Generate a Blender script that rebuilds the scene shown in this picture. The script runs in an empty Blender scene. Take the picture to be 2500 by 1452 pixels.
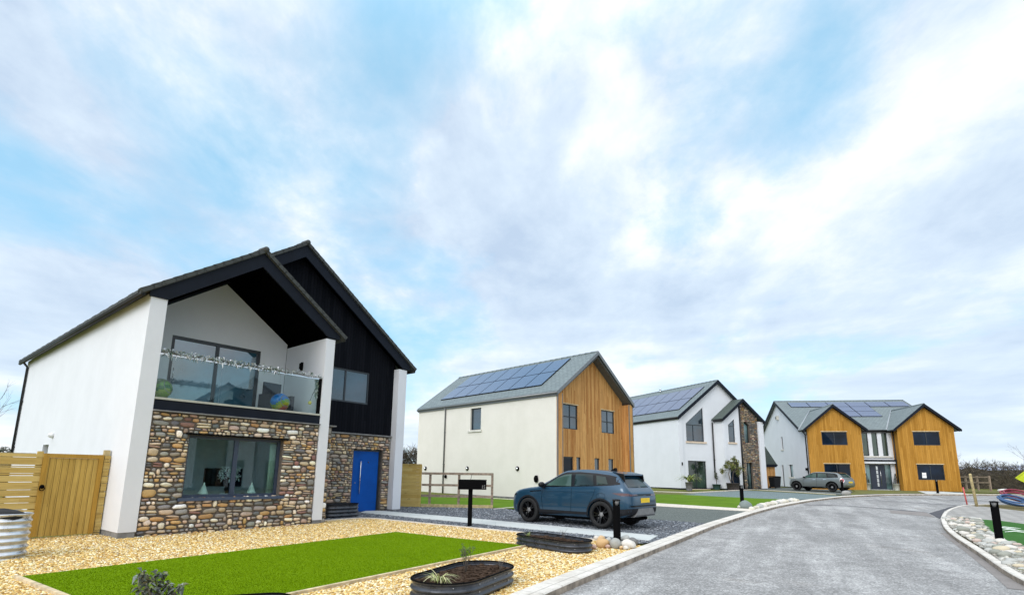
import bpy, bmesh, math, random
import numpy as np
from mathutils import Vector, Matrix, geometry
from mathutils.bvhtree import BVHTree
RND = random.Random(11)
SC = bpy.context.scene
COL = SC.collection
V = Vector
# ------------------------------------------------------------------ camera
FPX, PCY, PITCH, ROLL, EYE = 1281.5, 918.65, 0.18326, 0.0130207, 1.55
_f = V((0, math.cos(PITCH), math.sin(PITCH)))
_r = V((1, 0, 0))
_u = _r.cross(_f)
CR = _r * math.cos(ROLL) + _u * math.sin(ROLL)
CU = -_r * math.sin(ROLL) + _u * math.cos(ROLL)
CF = _f
cam_d = bpy.data.cameras.new('camera')
cam = bpy.data.objects.new('camera', cam_d)
COL.objects.link(cam)
cam_d.sensor_width = 36
cam_d.lens = 36 * FPX / 2500
cam_d.shift_y = (PCY - 726) / 2500
cam_d.clip_end = 30000
cam.matrix_world = Matrix(((CR.x, CU.x, -CF.x, 0), (CR.y, CU.y, -CF.y, 0), (CR.z, CU.z, -CF.z, EYE), (0, 0, 0, 1)))
SC.camera = cam
# ------------------------------------------------------------------ light
SUN_DIR = V((-0.45, -0.68, 0.62)).normalized()          # towards the sun: high behind the viewer
EXPOSURE = 0.45
wd = bpy.data.worlds.new('World')
SC.world = wd
wd.use_nodes = True
wt = wd.node_tree
wt.nodes.clear()


def wn(t, **kw):
    n = wt.nodes.new(t)
    for k, v in kw.items():
        setattr(n, k, v)
    return n


def wmath(op, a, b=None):
    n = wn('ShaderNodeMath', operation=op)
    for i, x in enumerate((a, b)):
        if x is None:
            continue
        if isinstance(x, (int, float)):
            n.inputs[i].default_value = x
        else:
            wt.links.new(x, n.inputs[i])
    return n.outputs[0]


def wramp(fac, stops):
    n = wn('ShaderNodeValToRGB')
    e = n.color_ramp.elements
    while len(e) < len(stops):
        e.new(0.5)
    for el, (p, c) in zip(e, stops):
        el.position = p
        el.color = (c, c, c, 1) if isinstance(c, (int, float)) else (*c, 1)
    wt.links.new(fac, n.inputs[0])
    return n.outputs[0]


sky = wn('ShaderNodeTexSky', sky_type='NISHITA', sun_disc=False)
sky.sun_elevation = math.asin(SUN_DIR.z)
sky.sun_rotation = math.atan2(SUN_DIR.x, SUN_DIR.y)
sky.air_density = 1.0
sky.dust_density = 0.6
bg_sky = wn('ShaderNodeBackground')
bg_sky.inputs[1].default_value = 0.15
wt.links.new(sky.outputs[0], bg_sky.inputs[0])
tc = wn('ShaderNodeTexCoord')
sep = wn('ShaderNodeSeparateXYZ')
wt.links.new(tc.outputs['Generated'], sep.inputs[0])
up = wmath('ADD', wmath('MAXIMUM', sep.outputs[2], 0.0), 0.26)
cx_ = wmath('DIVIDE', sep.outputs[0], up)
cy_ = wmath('DIVIDE', sep.outputs[1], up)
comb = wn('ShaderNodeCombineXYZ')
wt.links.new(cx_, comb.inputs[0])
wt.links.new(cy_, comb.inputs[1])


def wnoise(scale, detail, rough, rot=0.0, sx=1.0, sy=1.0, off=(0, 0, 0), dist=0.0):
    m = wn('ShaderNodeMapping')
    m.inputs['Rotation'].default_value = (0, 0, rot)
    m.inputs['Scale'].default_value = (sx, sy, 1)
    m.inputs['Location'].default_value = off
    wt.links.new(comb.outputs[0], m.inputs[0])
    n = wn('ShaderNodeTexNoise')
    n.inputs['Scale'].default_value = scale
    n.inputs['Detail'].default_value = detail
    n.inputs['Roughness'].default_value = rough
    n.inputs['Distortion'].default_value = dist
    wt.links.new(m.outputs[0], n.inputs['Vector'])
    return n.outputs[0]


n_cover = wnoise(1.35, 8, 0.55, 0.5, 1.0, 0.75, (3.1, 1.7, 0), 0.25)
n_tone = wnoise(2.0, 9, 0.58, 0.6, 1.0, 0.66, (7.3, 2.2, 0.5), 0.25)
n_fine = wnoise(5.0, 9, 0.62, 0.4, 1.0, 0.85, (1.3, 9.2, 0.5), 0.2)
# flat layered cloud low over the horizon
lay = wn('ShaderNodeMapping')
lay.inputs['Scale'].default_value = (2.2, 2.2, 15.0)
lay.inputs['Location'].default_value = (0.4, 2.0, 0.3)
wt.links.new(tc.outputs['Generated'], lay.inputs[0])
n_lay = wn('ShaderNodeTexNoise')
n_lay.inputs['Scale'].default_value = 1.5
n_lay.inputs['Detail'].default_value = 8
n_lay.inputs['Roughness'].default_value = 0.55
wt.links.new(lay.outputs[0], n_lay.inputs['Vector'])
lowf = wn('ShaderNodeMapRange', interpolation_type='SMOOTHSTEP')
for i_, v_ in ((1, 0.40), (2, 0.08), (3, 0.0), (4, 1.0)):
    lowf.inputs[i_].default_value = v_
wt.links.new(sep.outputs[2], lowf.inputs[0])


def wblob(px, py, rad, amt):
    """a wide bank of cloud or a gap, centred on a direction of the sky"""
    d = (CR * ((px - 1250) / FPX) - CU * ((py - PCY) / FPX) + CF).normalized()
    n = wn('ShaderNodeVectorMath', operation='DISTANCE')
    wt.links.new(tc.outputs['Generated'], n.inputs[0])
    n.inputs[1].default_value = d
    m = wn('ShaderNodeMapRange', interpolation_type='SMOOTHSTEP')
    m.inputs[1].default_value = 0.0
    m.inputs[2].default_value = rad
    m.inputs[3].default_value = amt
    m.inputs[4].default_value = 0.0
    wt.links.new(n.outputs['Value'], m.inputs[0])
    return m.outputs[0]


cov = n_cover
for b in [(330, 330, 0.33, -0.08), (560, 400, 0.16, -0.07), (1100, 60, 0.34, -0.07), (2150, 170, 0.26, -0.10), (2000, 300, 0.2, -0.05), (2350, 900, 0.3, 0.10), (150, 100, 0.4, 0.03),
          (1900, 560, 0.4, 0.12), (2420, 60, 0.2, 0.16), (1500, 250, 0.35, 0.06), (650, 420, 0.2, 0.07), (120, 700, 0.3, 0.06),
          (1300, 700, 0.4, 0.08)]:
    cov = wmath('ADD', cov, wblob(*b))
cov_raw = wmath('ADD', cov, wmath('MULTIPLY', wmath('SUBTRACT', n_fine, 0.5), 0.16))
cov = wramp(cov_raw, [(0.34, 0.62), (0.56, 0.97)])
thick = wramp(cov_raw, [(0.38, 0.0), (0.53, 1.0)])
tone = wmath('ADD', n_tone, wmath('MULTIPLY', wmath('SUBTRACT', n_fine, 0.5), 0.45))
tmix = wn('ShaderNodeMix', data_type='FLOAT')
wt.links.new(wmath('MULTIPLY', lowf.outputs[0], 0.75), tmix.inputs[0])
wt.links.new(tone, tmix.inputs[2])
wt.links.new(wmath('ADD', n_lay.outputs[0], 0.03), tmix.inputs[3])
tone = tmix.outputs[0]
for b in [(2200, 380, 0.30, 0.05), (700, 440, 0.25, 0.10), (1250, 420, 0.25, 0.05), (2450, 150, 0.25, 0.10), (800, 700, 0.18, 0.08),
          (150, 560, 0.4, -0.10), (1500, 620, 0.3, -0.08), (2100, 800, 0.4, -0.07), (900, 250, 0.3, -0.03)]:
    tone = wmath('ADD', tone, wblob(*b))
cloud_c = wramp(tone, [(0.28, (0.47, 0.585, 0.74)), (0.48, (0.63, 0.74, 0.86)), (0.66, (0.90, 0.94, 0.97))])
veil = wn('ShaderNodeMix', data_type='RGBA')
wt.links.new(thick, veil.inputs[0])
veil.inputs[6].default_value = (0.37, 0.69, 0.91, 1)
wt.links.new(cloud_c, veil.inputs[7])
cloud_c = veil.outputs[2]
# unseen sky overhead and behind the viewer is whitened to neutralise its fill light
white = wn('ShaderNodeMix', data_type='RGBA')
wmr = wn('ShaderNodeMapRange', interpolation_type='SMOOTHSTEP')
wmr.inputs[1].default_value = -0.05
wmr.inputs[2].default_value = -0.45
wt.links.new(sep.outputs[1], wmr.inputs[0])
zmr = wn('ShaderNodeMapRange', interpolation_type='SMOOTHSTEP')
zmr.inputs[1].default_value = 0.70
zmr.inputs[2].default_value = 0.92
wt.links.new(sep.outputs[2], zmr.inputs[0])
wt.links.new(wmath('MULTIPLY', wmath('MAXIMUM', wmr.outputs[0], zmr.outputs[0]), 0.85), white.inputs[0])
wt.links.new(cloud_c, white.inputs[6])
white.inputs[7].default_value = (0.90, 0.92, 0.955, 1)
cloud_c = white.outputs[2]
# extra glow added around the hidden sun and overhead to lift the walls
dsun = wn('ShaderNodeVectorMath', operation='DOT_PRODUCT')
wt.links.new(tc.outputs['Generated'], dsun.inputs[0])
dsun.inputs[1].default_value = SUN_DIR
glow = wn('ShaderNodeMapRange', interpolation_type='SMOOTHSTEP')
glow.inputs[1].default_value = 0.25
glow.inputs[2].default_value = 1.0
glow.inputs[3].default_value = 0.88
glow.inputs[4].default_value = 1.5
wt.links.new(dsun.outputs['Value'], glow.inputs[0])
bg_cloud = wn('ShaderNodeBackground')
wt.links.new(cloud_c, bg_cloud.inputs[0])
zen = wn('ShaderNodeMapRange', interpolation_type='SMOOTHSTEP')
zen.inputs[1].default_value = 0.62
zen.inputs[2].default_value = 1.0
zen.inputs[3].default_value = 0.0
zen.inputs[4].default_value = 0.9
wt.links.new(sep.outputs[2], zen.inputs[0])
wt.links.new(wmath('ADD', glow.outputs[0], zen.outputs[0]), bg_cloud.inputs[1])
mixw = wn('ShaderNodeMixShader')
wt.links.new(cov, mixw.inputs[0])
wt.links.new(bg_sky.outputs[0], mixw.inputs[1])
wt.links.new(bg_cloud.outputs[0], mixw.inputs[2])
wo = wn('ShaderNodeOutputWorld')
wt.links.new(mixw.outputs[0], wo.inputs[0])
sun_d = bpy.data.lights.new('sun', 'SUN')
sun_d.energy = 1.1
sun_d.angle = math.radians(28)
sun_d.color = (1.0, 0.985, 0.955)
sun = bpy.data.objects.new('sun', sun_d)
COL.objects.link(sun)
sun.rotation_euler = (-SUN_DIR).to_track_quat('-Z', 'Y').to_euler()
vs = SC.view_settings
vs.view_transform = 'Standard'
vs.look = 'None'
vs.gamma = 1
vs.exposure = EXPOSURE
vs.use_curve_mapping = False


# ------------------------------------------------------------------ ground height and site measuring
def gz(y):
    t = min(max((y - 11) / 44, 0), 1)
    return 0.62 * t * t * (3 - 2 * t)


def G(px, py, dz=0.0):
    """the spot on the sloping ground seen at a point of the site photograph"""
    d = CR * ((px - 1250) / FPX) - CU * ((py - PCY) / FPX) + CF
    z = 0.0
    P = V()
    for _ in range(40):
        t = (z + dz - EYE) / d.z
        P = V((0, 0, EYE)) + d * t
        z = 0.5 * z + 0.5 * gz(P.y)
    return V((P.x, P.y, z + dz))


# ------------------------------------------------------------------ materials
def newmat(name):
    m = bpy.data.materials.new(name)
    m.use_nodes = True
    nt = m.node_tree
    b = nt.nodes['Principled BSDF']
    return m, nt, b


class NT:
    def __init__(self, nt):
        self.nt = nt

    def n(self, t, **kw):
        n = self.nt.nodes.new(t)
        for k, v in kw.items():
            setattr(n, k, v)
        return n

    def put(self, sock, x):
        if isinstance(x, (int, float)):
            sock.default_value = x
        elif isinstance(x, (tuple, list)):
            sock.default_value = (*x, 1) if len(x) == 3 and len(sock.default_value) == 4 else x
        else:
            self.nt.links.new(x, sock)

    def math(self, op, a, b=0.0, c=None):
        n = self.n('ShaderNodeMath', operation=op)
        self.put(n.inputs[0], a)
        self.put(n.inputs[1], b)
        if c is not None:
            self.put(n.inputs[2], c)
        return n.outputs[0]

    def mix(self, f, a, b, blend='MIX'):
        n = self.n('ShaderNodeMix', data_type='RGBA', blend_type=blend)
        self.put(n.inputs[0], f)
        self.put(n.inputs[6], a)
        self.put(n.inputs[7], b)
        return n.outputs[2]

    def coord(self, kind='Object', scale=(1, 1, 1), rot=(0, 0, 0)):
        t = self.n('ShaderNodeTexCoord')
        m = self.n('ShaderNodeMapping')
        m.inputs['Scale'].default_value = scale
        m.inputs['Rotation'].default_value = rot
        self.nt.links.new(t.outputs[kind], m.inputs[0])
        return m.outputs[0]

    def aligned(self, ang, lx, ly):
        """object coordinates turned by ang and drawn out by lx along, ly across"""
        t = self.n('ShaderNodeTexCoord')
        m = self.n('ShaderNodeMapping', vector_type='TEXTURE')
        m.inputs['Rotation'].default_value = (0, 0, ang)
        m.inputs['Scale'].default_value = (lx, ly, 1)
        self.nt.links.new(t.outputs['Object'], m.inputs[0])
        return m.outputs[0]

    def noise(self, vec, scale, detail=4, rough=0.55, out=0):
        n = self.n('ShaderNodeTexNoise')
        n.inputs['Scale'].default_value = scale
        n.inputs['Detail'].default_value = detail
        n.inputs['Roughness'].default_value = rough
        self.nt.links.new(vec, n.inputs['Vector'])
        return n.outputs[out]

    def voro(self, vec, scale, feature='F1', out='Distance', rand=1.0):
        n = self.n('ShaderNodeTexVoronoi', feature=feature)
        n.inputs['Scale'].default_value = scale
        n.inputs['Randomness'].default_value = rand
        self.nt.links.new(vec, n.inputs['Vector'])
        return n.outputs[out]

    def ramp(self, fac, stops, interp='LINEAR'):
        n = self.n('ShaderNodeValToRGB')
        n.color_ramp.interpolation = interp
        e = n.color_ramp.elements
        while len(e) < len(stops):
            e.new(0.5)
        for el, (p, c) in zip(e, stops):
            el.position = p
            el.color = (c, c, c, 1) if isinstance(c, (int, float)) else (*c, 1)
        self.put(n.inputs[0], fac)
        return n.outputs[0]

    def bump(self, h, strength=0.3, dist=0.01, normal=None):
        n = self.n('ShaderNodeBump')
        n.inputs['Strength'].default_value = strength
        n.inputs['Distance'].default_value = dist
        self.put(n.inputs['Height'], h)
        if normal is not None:
            self.nt.links.new(normal, n.inputs['Normal'])
        return n.outputs[0]


def plain(name, c, rough=0.6, metal=0.0, var=0.12, vscale=6.0, bump=0.0, bscale=60.0, spec=0.5, coat=0.0, coord='Object'):
    """one colour, gently uneven, with an optional fine grain"""
    m, nt, b = newmat(name)
    k = NT(nt)
    vec = k.coord(coord)
    nz = k.noise(vec, vscale, 5, 0.6)
    c2 = tuple(max(0, x * (1 - 2 * var)) for x in c)
    c3 = tuple(min(1, x * (1 + var)) for x in c)
    k.put(b.inputs['Base Color'], k.ramp(nz, [(0.3, c2), (0.7, c3)]))
    k.put(b.inputs['Roughness'], k.ramp(nz, [(0.3, max(rough - 0.06, 0.02)), (0.7, min(1, rough + 0.06))]))
    b.inputs['Metallic'].default_value = metal
    b.inputs['Specular IOR Level'].default_value = spec
    b.inputs['Coat Weight'].default_value = coat
    b.inputs['Coat Roughness'].default_value = 0.04
    if bump:
        k.put(b.inputs['Normal'], k.bump(k.noise(vec, bscale, 4, 0.7), bump, 0.006))
    return m


def planks(name, c1, c2, width, gap=0.06, vertical=True, grain=0.35, rough=0.75, knots=True, dark=0.25, spec=0.25):
    """boards of uneven tone with grain, knots and open joints (uv in metres)"""
    m, nt, b = newmat(name)
    k = NT(nt)
    uv = k.n('ShaderNodeTexCoord').outputs['UV']
    s = k.n('ShaderNodeSeparateXYZ')
    nt.links.new(uv, s.inputs[0])
    a, l = (s.outputs[0], s.outputs[1]) if vertical else (s.outputs[1], s.outputs[0])
    t = k.math('DIVIDE', a, width)
    idx = k.math('FLOOR', t)
    fr = k.math('FRACT', t)
    wn_ = k.n('ShaderNodeTexWhiteNoise', noise_dimensions='1D')
    nt.links.new(idx, wn_.inputs['W'])
    rnd = wn_.outputs['Value']
    # long boards are butted at uneven heights
    l2 = k.math('ADD', k.math('MULTIPLY', l, 0.30), k.math('MULTIPLY', rnd, 7.0))
    wn2 = k.n('ShaderNodeTexWhiteNoise', noise_dimensions='2D')
    cb = k.n('ShaderNodeCombineXYZ')
    nt.links.new(idx, cb.inputs[0])
    nt.links.new(k.math('FLOOR', l2), cb.inputs[1])
    nt.links.new(cb.outputs[0], wn2.inputs['Vector'])
    g = k.n('ShaderNodeCombineXYZ')
    k.put(g.inputs[0], k.math('MULTIPLY', a, 38.0))
    k.put(g.inputs[1], k.math('MULTIPLY', l, 2.2))
    k.put(g.inputs[2], k.math('MULTIPLY', rnd, 30.0))
    gr = k.noise(g.outputs[0], 1.0, 5, 0.6)
    st = k.n('ShaderNodeCombineXYZ')
    k.put(st.inputs[0], k.math('MULTIPLY', a, 3.0))
    k.put(st.inputs[1], k.math('MULTIPLY', l, 0.45))
    k.put(st.inputs[2], k.math('MULTIPLY', idx, 0.37))
    stain = k.noise(st.outputs[0], 1.0, 4, 0.6)
    col = k.mix(k.ramp(wn2.outputs['Value'], [(0.1, 0.0), (0.9, 1.0)]), c1, c2)
    col = k.mix(k.ramp(gr, [(0.35, grain), (0.65, 0.0)]), col, tuple(x * 0.5 for x in c1))
    col = k.mix(k.ramp(stain, [(0.45, 0.0), (0.75, 0.5)]), col, tuple(min(1, x * 1.25) for x in c2))
    if knots:
        kc = k.n('ShaderNodeCombineXYZ')
        k.put(kc.inputs[0], k.math('MULTIPLY', a, 5.0))
        k.put(kc.inputs[1], k.math('MULTIPLY', l, 1.6))
        k.put(kc.inputs[2], rnd)
        kd = k.voro(kc.outputs[0], 1.0)
        col = k.mix(k.ramp(kd, [(0.05, 0.7), (0.11, 0.0)]), col, tuple(x * 0.35 for x in c1))
    edge = k.math('MINIMUM', fr, k.math('SUBTRACT', 1.0, fr))
    joint = k.ramp(edge, [(gap * 0.35, 1.0), (gap, 0.0)])
    col = k.mix(joint, col, tuple(x * dark for x in c1))
    k.put(b.inputs['Base Color'], col)
    b.inputs['Roughness'].default_value = rough
    b.inputs['Specular IOR Level'].default_value = spec
    h = k.math('ADD', k.math('MULTIPLY', gr, 0.15), k.math('SUBTRACT', 1.0, joint))
    k.put(b.inputs['Normal'], k.bump(h, 0.6, 0.008))
    return m


def tiles(name, c1, c2, w, h, mortar_c, mortar=0.012, rough=0.6, off=0.5, bumpd=0.008, spec=0.5, var_scale=0.8):
    m, nt, b = newmat(name)
    k = NT(nt)
    uv = k.coord('UV')
    br = k.n('ShaderNodeTexBrick')
    br.offset = off
    br.inputs['Color1'].default_value = (*c1, 1)
    br.inputs['Color2'].default_value = (*c2, 1)
    br.inputs['Mortar'].default_value = (*mortar_c, 1)
    br.inputs['Scale'].default_value = 1
    br.inputs['Mortar Size'].default_value = mortar
    br.inputs['Mortar Smooth'].default_value = 0.2
    br.inputs['Bias'].default_value = 0.0
    br.inputs['Brick Width'].default_value = w
    br.inputs['Row Height'].default_value = h
    nt.links.new(uv, br.inputs['Vector'])
    nz = k.noise(uv, var_scale, 5, 0.6)
    col = k.mix(k.ramp(nz, [(0.3, 0.0), (0.7, 0.35)]), br.outputs[0], tuple(x * 0.72 for x in c1))
    fn = k.noise(uv, 45, 3, 0.6)
    col = k.mix(k.ramp(fn, [(0.35, 0.28), (0.65, 0.0)]), col, tuple(x * 0.55 for x in c1))
    k.put(b.inputs['Base Color'], col)
    b.inputs['Roughness'].default_value = rough
    b.inputs['Specular IOR Level'].default_value = spec
    hgt = k.math('SUBTRACT', k.math('MULTIPLY', fn, 0.3), br.outputs['Fac'])
    k.put(b.inputs['Normal'], k.bump(hgt, 0.5, bumpd))
    return m


def attr_mat(name, rough=0.8, bump=0.4, bscale=40.0, mott=0.25, spec=0.3):
    """the colour of each stone, chip or leaf is its own"""
    m, nt, b = newmat(name)
    k = NT(nt)
    at = k.n('ShaderNodeAttribute', attribute_name='Col')
    vec = k.coord('Object')
    nz = k.noise(vec, bscale, 4, 0.65)
    col = k.mix(k.ramp(nz, [(0.35, mott), (0.65, 0.0)]), at.outputs['Color'], (0.05, 0.045, 0.04))
    k.put(b.inputs['Base Color'], col)
    b.inputs['Roughness'].default_value = rough
    b.inputs['Specular IOR Level'].default_value = spec
    if bump:
        k.put(b.inputs['Normal'], k.bump(nz, bump, 0.01))
    return m


def render_mat(name, c, stain=(0.62, 0.62, 0.6)):
    m, nt, b = newmat(name)
    k = NT(nt)
    vec = k.coord('Object')
    n1 = k.noise(vec, 0.9, 7, 0.65)
    n2 = k.noise(k.coord('Object', (2.2, 2.2, 0.25)), 1.0, 5, 0.65)
    col = k.mix(k.ramp(n1, [(0.35, 0.5), (0.62, 0.0)]), c, stain)
    col = k.mix(k.ramp(n2, [(0.55, 0.0), (0.8, 0.22)]), col, stain)
    fn = k.noise(vec, 130, 3, 0.7)
    col = k.mix(k.ramp(fn, [(0.3, 0.10), (0.6, 0.0)]), col, tuple(x * 0.6 for x in c))
    k.put(b.inputs['Base Color'], col)
    b.inputs['Roughness'].default_value = 0.92
    b.inputs['Specular IOR Level'].default_value = 0.2
    k.put(b.inputs['Normal'], k.bump(fn, 0.35, 0.004))
    return m


def window_glass(name, c=(0.016, 0.032, 0.046), spec=1.0, coat=0.7):
    m, nt, b = newmat(name)
    k = NT(nt)
    vec = k.coord('Object')
    nz = k.noise(vec, 0.7, 3, 0.5)
    k.put(b.inputs['Base Color'], k.ramp(nz, [(0.35, tuple(x * 0.5 for x in c)), (0.7, tuple(x * 2.2 for x in c))]))
    b.inputs['Roughness'].default_value = 0.015
    b.inputs['Specular IOR Level'].default_value = spec
    b.inputs['Coat Weight'].default_value = coat
    b.inputs['Coat Roughness'].default_value = 0.01
    k.put(b.inputs['Normal'], k.bump(k.noise(vec, 1.3, 2, 0.5), 0.04, 0.02))
    return m


def clear_glass(name, tint, base=0.08):
    m = bpy.data.materials.new(name)
    m.use_nodes = True
    nt = m.node_tree
    nt.nodes.clear()
    k = NT(nt)
    tr = k.n('ShaderNodeBsdfTransparent')
    tr.inputs[0].default_value = (*tint, 1)
    gl = k.n('ShaderNodeBsdfGlossy')
    gl.inputs['Roughness'].default_value = 0.01
    fr = k.n('ShaderNodeFresnel')
    fr.inputs[0].default_value = 1.5
    fac = k.math('MINIMUM', k.math('ADD', k.math('MULTIPLY', fr.outputs[0], 0.55), base), 0.9)
    mx = k.n('ShaderNodeMixShader')
    k.put(mx.inputs[0], fac)
    nt.links.new(tr.outputs[0], mx.inputs[1])
    nt.links.new(gl.outputs[0], mx.inputs[2])
    o = k.n('ShaderNodeOutputMaterial')
    nt.links.new(mx.outputs[0], o.inputs[0])
    return m


M = {}
M['white'] = render_mat('white_render', (0.705, 0.72, 0.755), (0.63, 0.645, 0.675))
M['cream'] = render_mat('cream_render', (0.76, 0.725, 0.66), (0.67, 0.64, 0.57))
M['plinth'] = plain('plinth_concrete', (0.22, 0.22, 0.22), 0.9, var=0.2, vscale=4, bump=0.4)
M['blacktimber'] = planks('black_charred_boards', (0.004, 0.005, 0.008), (0.008, 0.009, 0.013), 0.12, 0.09, True, 0.4, 0.8, False, 0.3, 0.06)
M['fascia'] = plain('anthracite_fascia', (0.008, 0.011, 0.019), 0.55, var=0.15, vscale=2, bump=0.15, bscale=90, spec=0.15)
M['soffit'] = plain('black_soffit', (0.0015, 0.0015, 0.0015), 0.9, spec=0.0)
M['frame'] = plain('anthracite_frame', (0.022, 0.028, 0.036), 0.38, var=0.08)
M['bluesill'] = plain('blue_grey_sill', (0.035, 0.05, 0.085), 0.35, var=0.08)
M['gutter'] = plain('black_gutter', (0.006, 0.006, 0.007), 0.5)
M['zinc'] = plain('grey_metal_trim', (0.20, 0.205, 0.21), 0.4, metal=0.4, var=0.08)
M['lead'] = plain('lead_flashing', (0.30, 0.33, 0.35), 0.5, var=0.12)
M['slate'] = tiles('roof_slate', (0.185, 0.225, 0.225), (0.135, 0.165, 0.17), 0.30, 0.21, (0.06, 0.075, 0.08), 0.016, 0.5)
M['darkslate'] = tiles('dark_roof_tile', (0.055, 0.06, 0.055), (0.04, 0.044, 0.042), 0.30, 0.30, (0.015, 0.016, 0.016), 0.014, 0.7)
M['greenslate'] = tiles('green_grey_slate', (0.075, 0.10, 0.085), (0.06, 0.08, 0.07), 0.30, 0.22, (0.03, 0.04, 0.036), 0.012, 0.65)
M['larch'] = planks('larch_cladding', (0.45, 0.19, 0.050), (0.69, 0.38, 0.135), 0.095, 0.06, True, 0.45, 0.75)
M['oaktimber'] = planks('golden_cladding', (0.36, 0.165, 0.018), (0.49, 0.245, 0.042), 0.14, 0.04, True, 0.35, 0.75, False, 0.5)
M['fencewood'] = planks('fence_board', (0.46, 0.31, 0.085), (0.56, 0.42, 0.15), 0.125, 0.0, False, 0.4, 0.8)
M['gatewood'] = planks('gate_board', (0.38, 0.24, 0.05), (0.50, 0.34, 0.09), 0.115, 0.05, True, 0.4, 0.8)
M['gateframe'] = planks('gate_frame_wood', (0.36, 0.20, 0.03), (0.42, 0.25, 0.045), 0.4, 0.0, True, 0.35, 0.8, False)
M['railwood'] = plain('weathered_rail', (0.30, 0.23, 0.17), 0.85, var=0.25, vscale=9, bump=0.3)
M['palewood'] = plain('pale_timber', (0.50, 0.40, 0.20), 0.8, var=0.2, vscale=9, bump=0.3)
M['stone'] = attr_mat('rubble_stone', 0.82, 0.5, 30.0, 0.22)
M['mortar'] = plain('dark_mortar', (0.135, 0.112, 0.092), 0.95, var=0.25, vscale=14, bump=0.5)
M['sandstone'] = plain('sandstone_sill', (0.62, 0.50, 0.38), 0.85, var=0.12, vscale=8, bump=0.3)
M['palestone'] = plain('pale_stone_sill', (0.62, 0.60, 0.54), 0.85, var=0.12, vscale=8, bump=0.3)
M['glass'] = window_glass('window_glass')
M['glassgreen'] = window_glass('green_window_glass', (0.02, 0.035, 0.026), 0.7, 0.3)
M['glasspale'] = window_glass('frosted_side_glass', (0.07, 0.12, 0.125), 0.6, 0.3)
M['glassblue'] = window_glass('dark_blue_window_glass', (0.003, 0.008, 0.018), 0.22, 0.0)
M['glasspatio'] = window_glass('patio_glass', (0.045, 0.13, 0.19), 1.0, 0.4)
M['glasspatio'].node_tree.nodes['Principled BSDF'].inputs['IOR'].default_value = 1.8
M['balglass'] = clear_glass('balustrade_glass', (0.90, 0.97, 0.965), 0.0)
M['viewglass'] = clear_glass('see_through_glass', (0.84, 0.95, 0.975), 0.03)
M['chrome'] = plain('brushed_steel', (0.65, 0.66, 0.67), 0.22, metal=1.0, var=0.05)
M['bluedoor'] = plain('royal_blue_door', (0.002, 0.075, 0.36), 0.5, var=0.08, vscale=2, spec=0.15)
M['interior'] = plain('interior_wall', (0.80, 0.84, 0.83), 0.9, var=0.04)
M['black'] = plain('matt_black', (0.0025, 0.0025, 0.003), 0.8, var=0.1, spec=0.06)
M['rubber'] = plain('black_rubber', (0.007, 0.007, 0.0075), 0.8, var=0.2, vscale=20)
M['blackgloss'] = plain('black_gloss', (0.004, 0.004, 0.005), 0.15, var=0.1, spec=0.25)
M['ribmetal'] = plain('dark_ribbed_metal', (0.055, 0.060, 0.072), 0.30, metal=0.35, var=0.2, vscale=9)
M['galv'] = plain('galvanised_steel', (0.62, 0.64, 0.67), 0.30, metal=0.85, var=0.12, vscale=7)
M['solar'] = None


def solar_mat():
    m, nt, b = newmat('solar_cells')
    k = NT(nt)
    uv = k.coord('UV')
    br = k.n('ShaderNodeTexBrick')
    br.offset = 0
    br.inputs['Color1'].default_value = (0.045, 0.065, 0.135, 1)
    br.inputs['Color2'].default_value = (0.05, 0.072, 0.15, 1)
    br.inputs['Mortar'].default_value = (0.05, 0.07, 0.14, 1)
    br.inputs['Scale'].default_value = 1
    br.inputs['Mortar Size'].default_value = 0.006
    br.inputs['Brick Width'].default_value = 0.16
    br.inputs['Row Height'].default_value = 0.16
    nt.links.new(uv, br.inputs['Vector'])
    k.put(b.inputs['Base Color'], br.outputs[0])
    b.inputs['Roughness'].default_value = 0.16
    b.inputs['Specular IOR Level'].default_value = 0.8
    b.inputs['Coat Weight'].default_value = 0.6
    b.inputs['Coat Roughness'].default_value = 0.12
    return m


M['solar'] = solar_mat()


# ------------------------------------------------------------------ mesh builder
def tag(o, label=None, cat=None, group=None, kind=None):
    for k, v in (('label', label), ('category', cat), ('group', group), ('kind', kind)):
        if v:
            o[k] = v
    return o


def empty(name, loc=(0, 0, 0), rz=0.0, label=None, cat=None, group=None):
    o = bpy.data.objects.new(name, None)
    COL.objects.link(o)
    o.location = loc
    o.rotation_euler = (0, 0, rz)
    o.empty_display_size = 0.2
    return tag(o, label, cat, group)


def auto_uv(me):
    uvl = me.uv_layers.new(name='UVMap')
    n = len(me.loops)
    data = np.zeros(n * 2, np.float32)
    vs_ = me.vertices
    lp = me.loops
    for p in me.polygons:
        nn = p.normal
        if abs(nn.z) > 0.995:
            u, v = V((1, 0, 0)), V((0, 1, 0))
        else:
            u = V((0, 0, 1)).cross(nn).normalized()
            v = nn.cross(u)
        for li in p.loop_indices:
            c = vs_[lp[li].vertex_index].co
            data[2 * li] = c.dot(u)
            data[2 * li + 1] = c.dot(v)
    uvl.data.foreach_set('uv', data)


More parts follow.
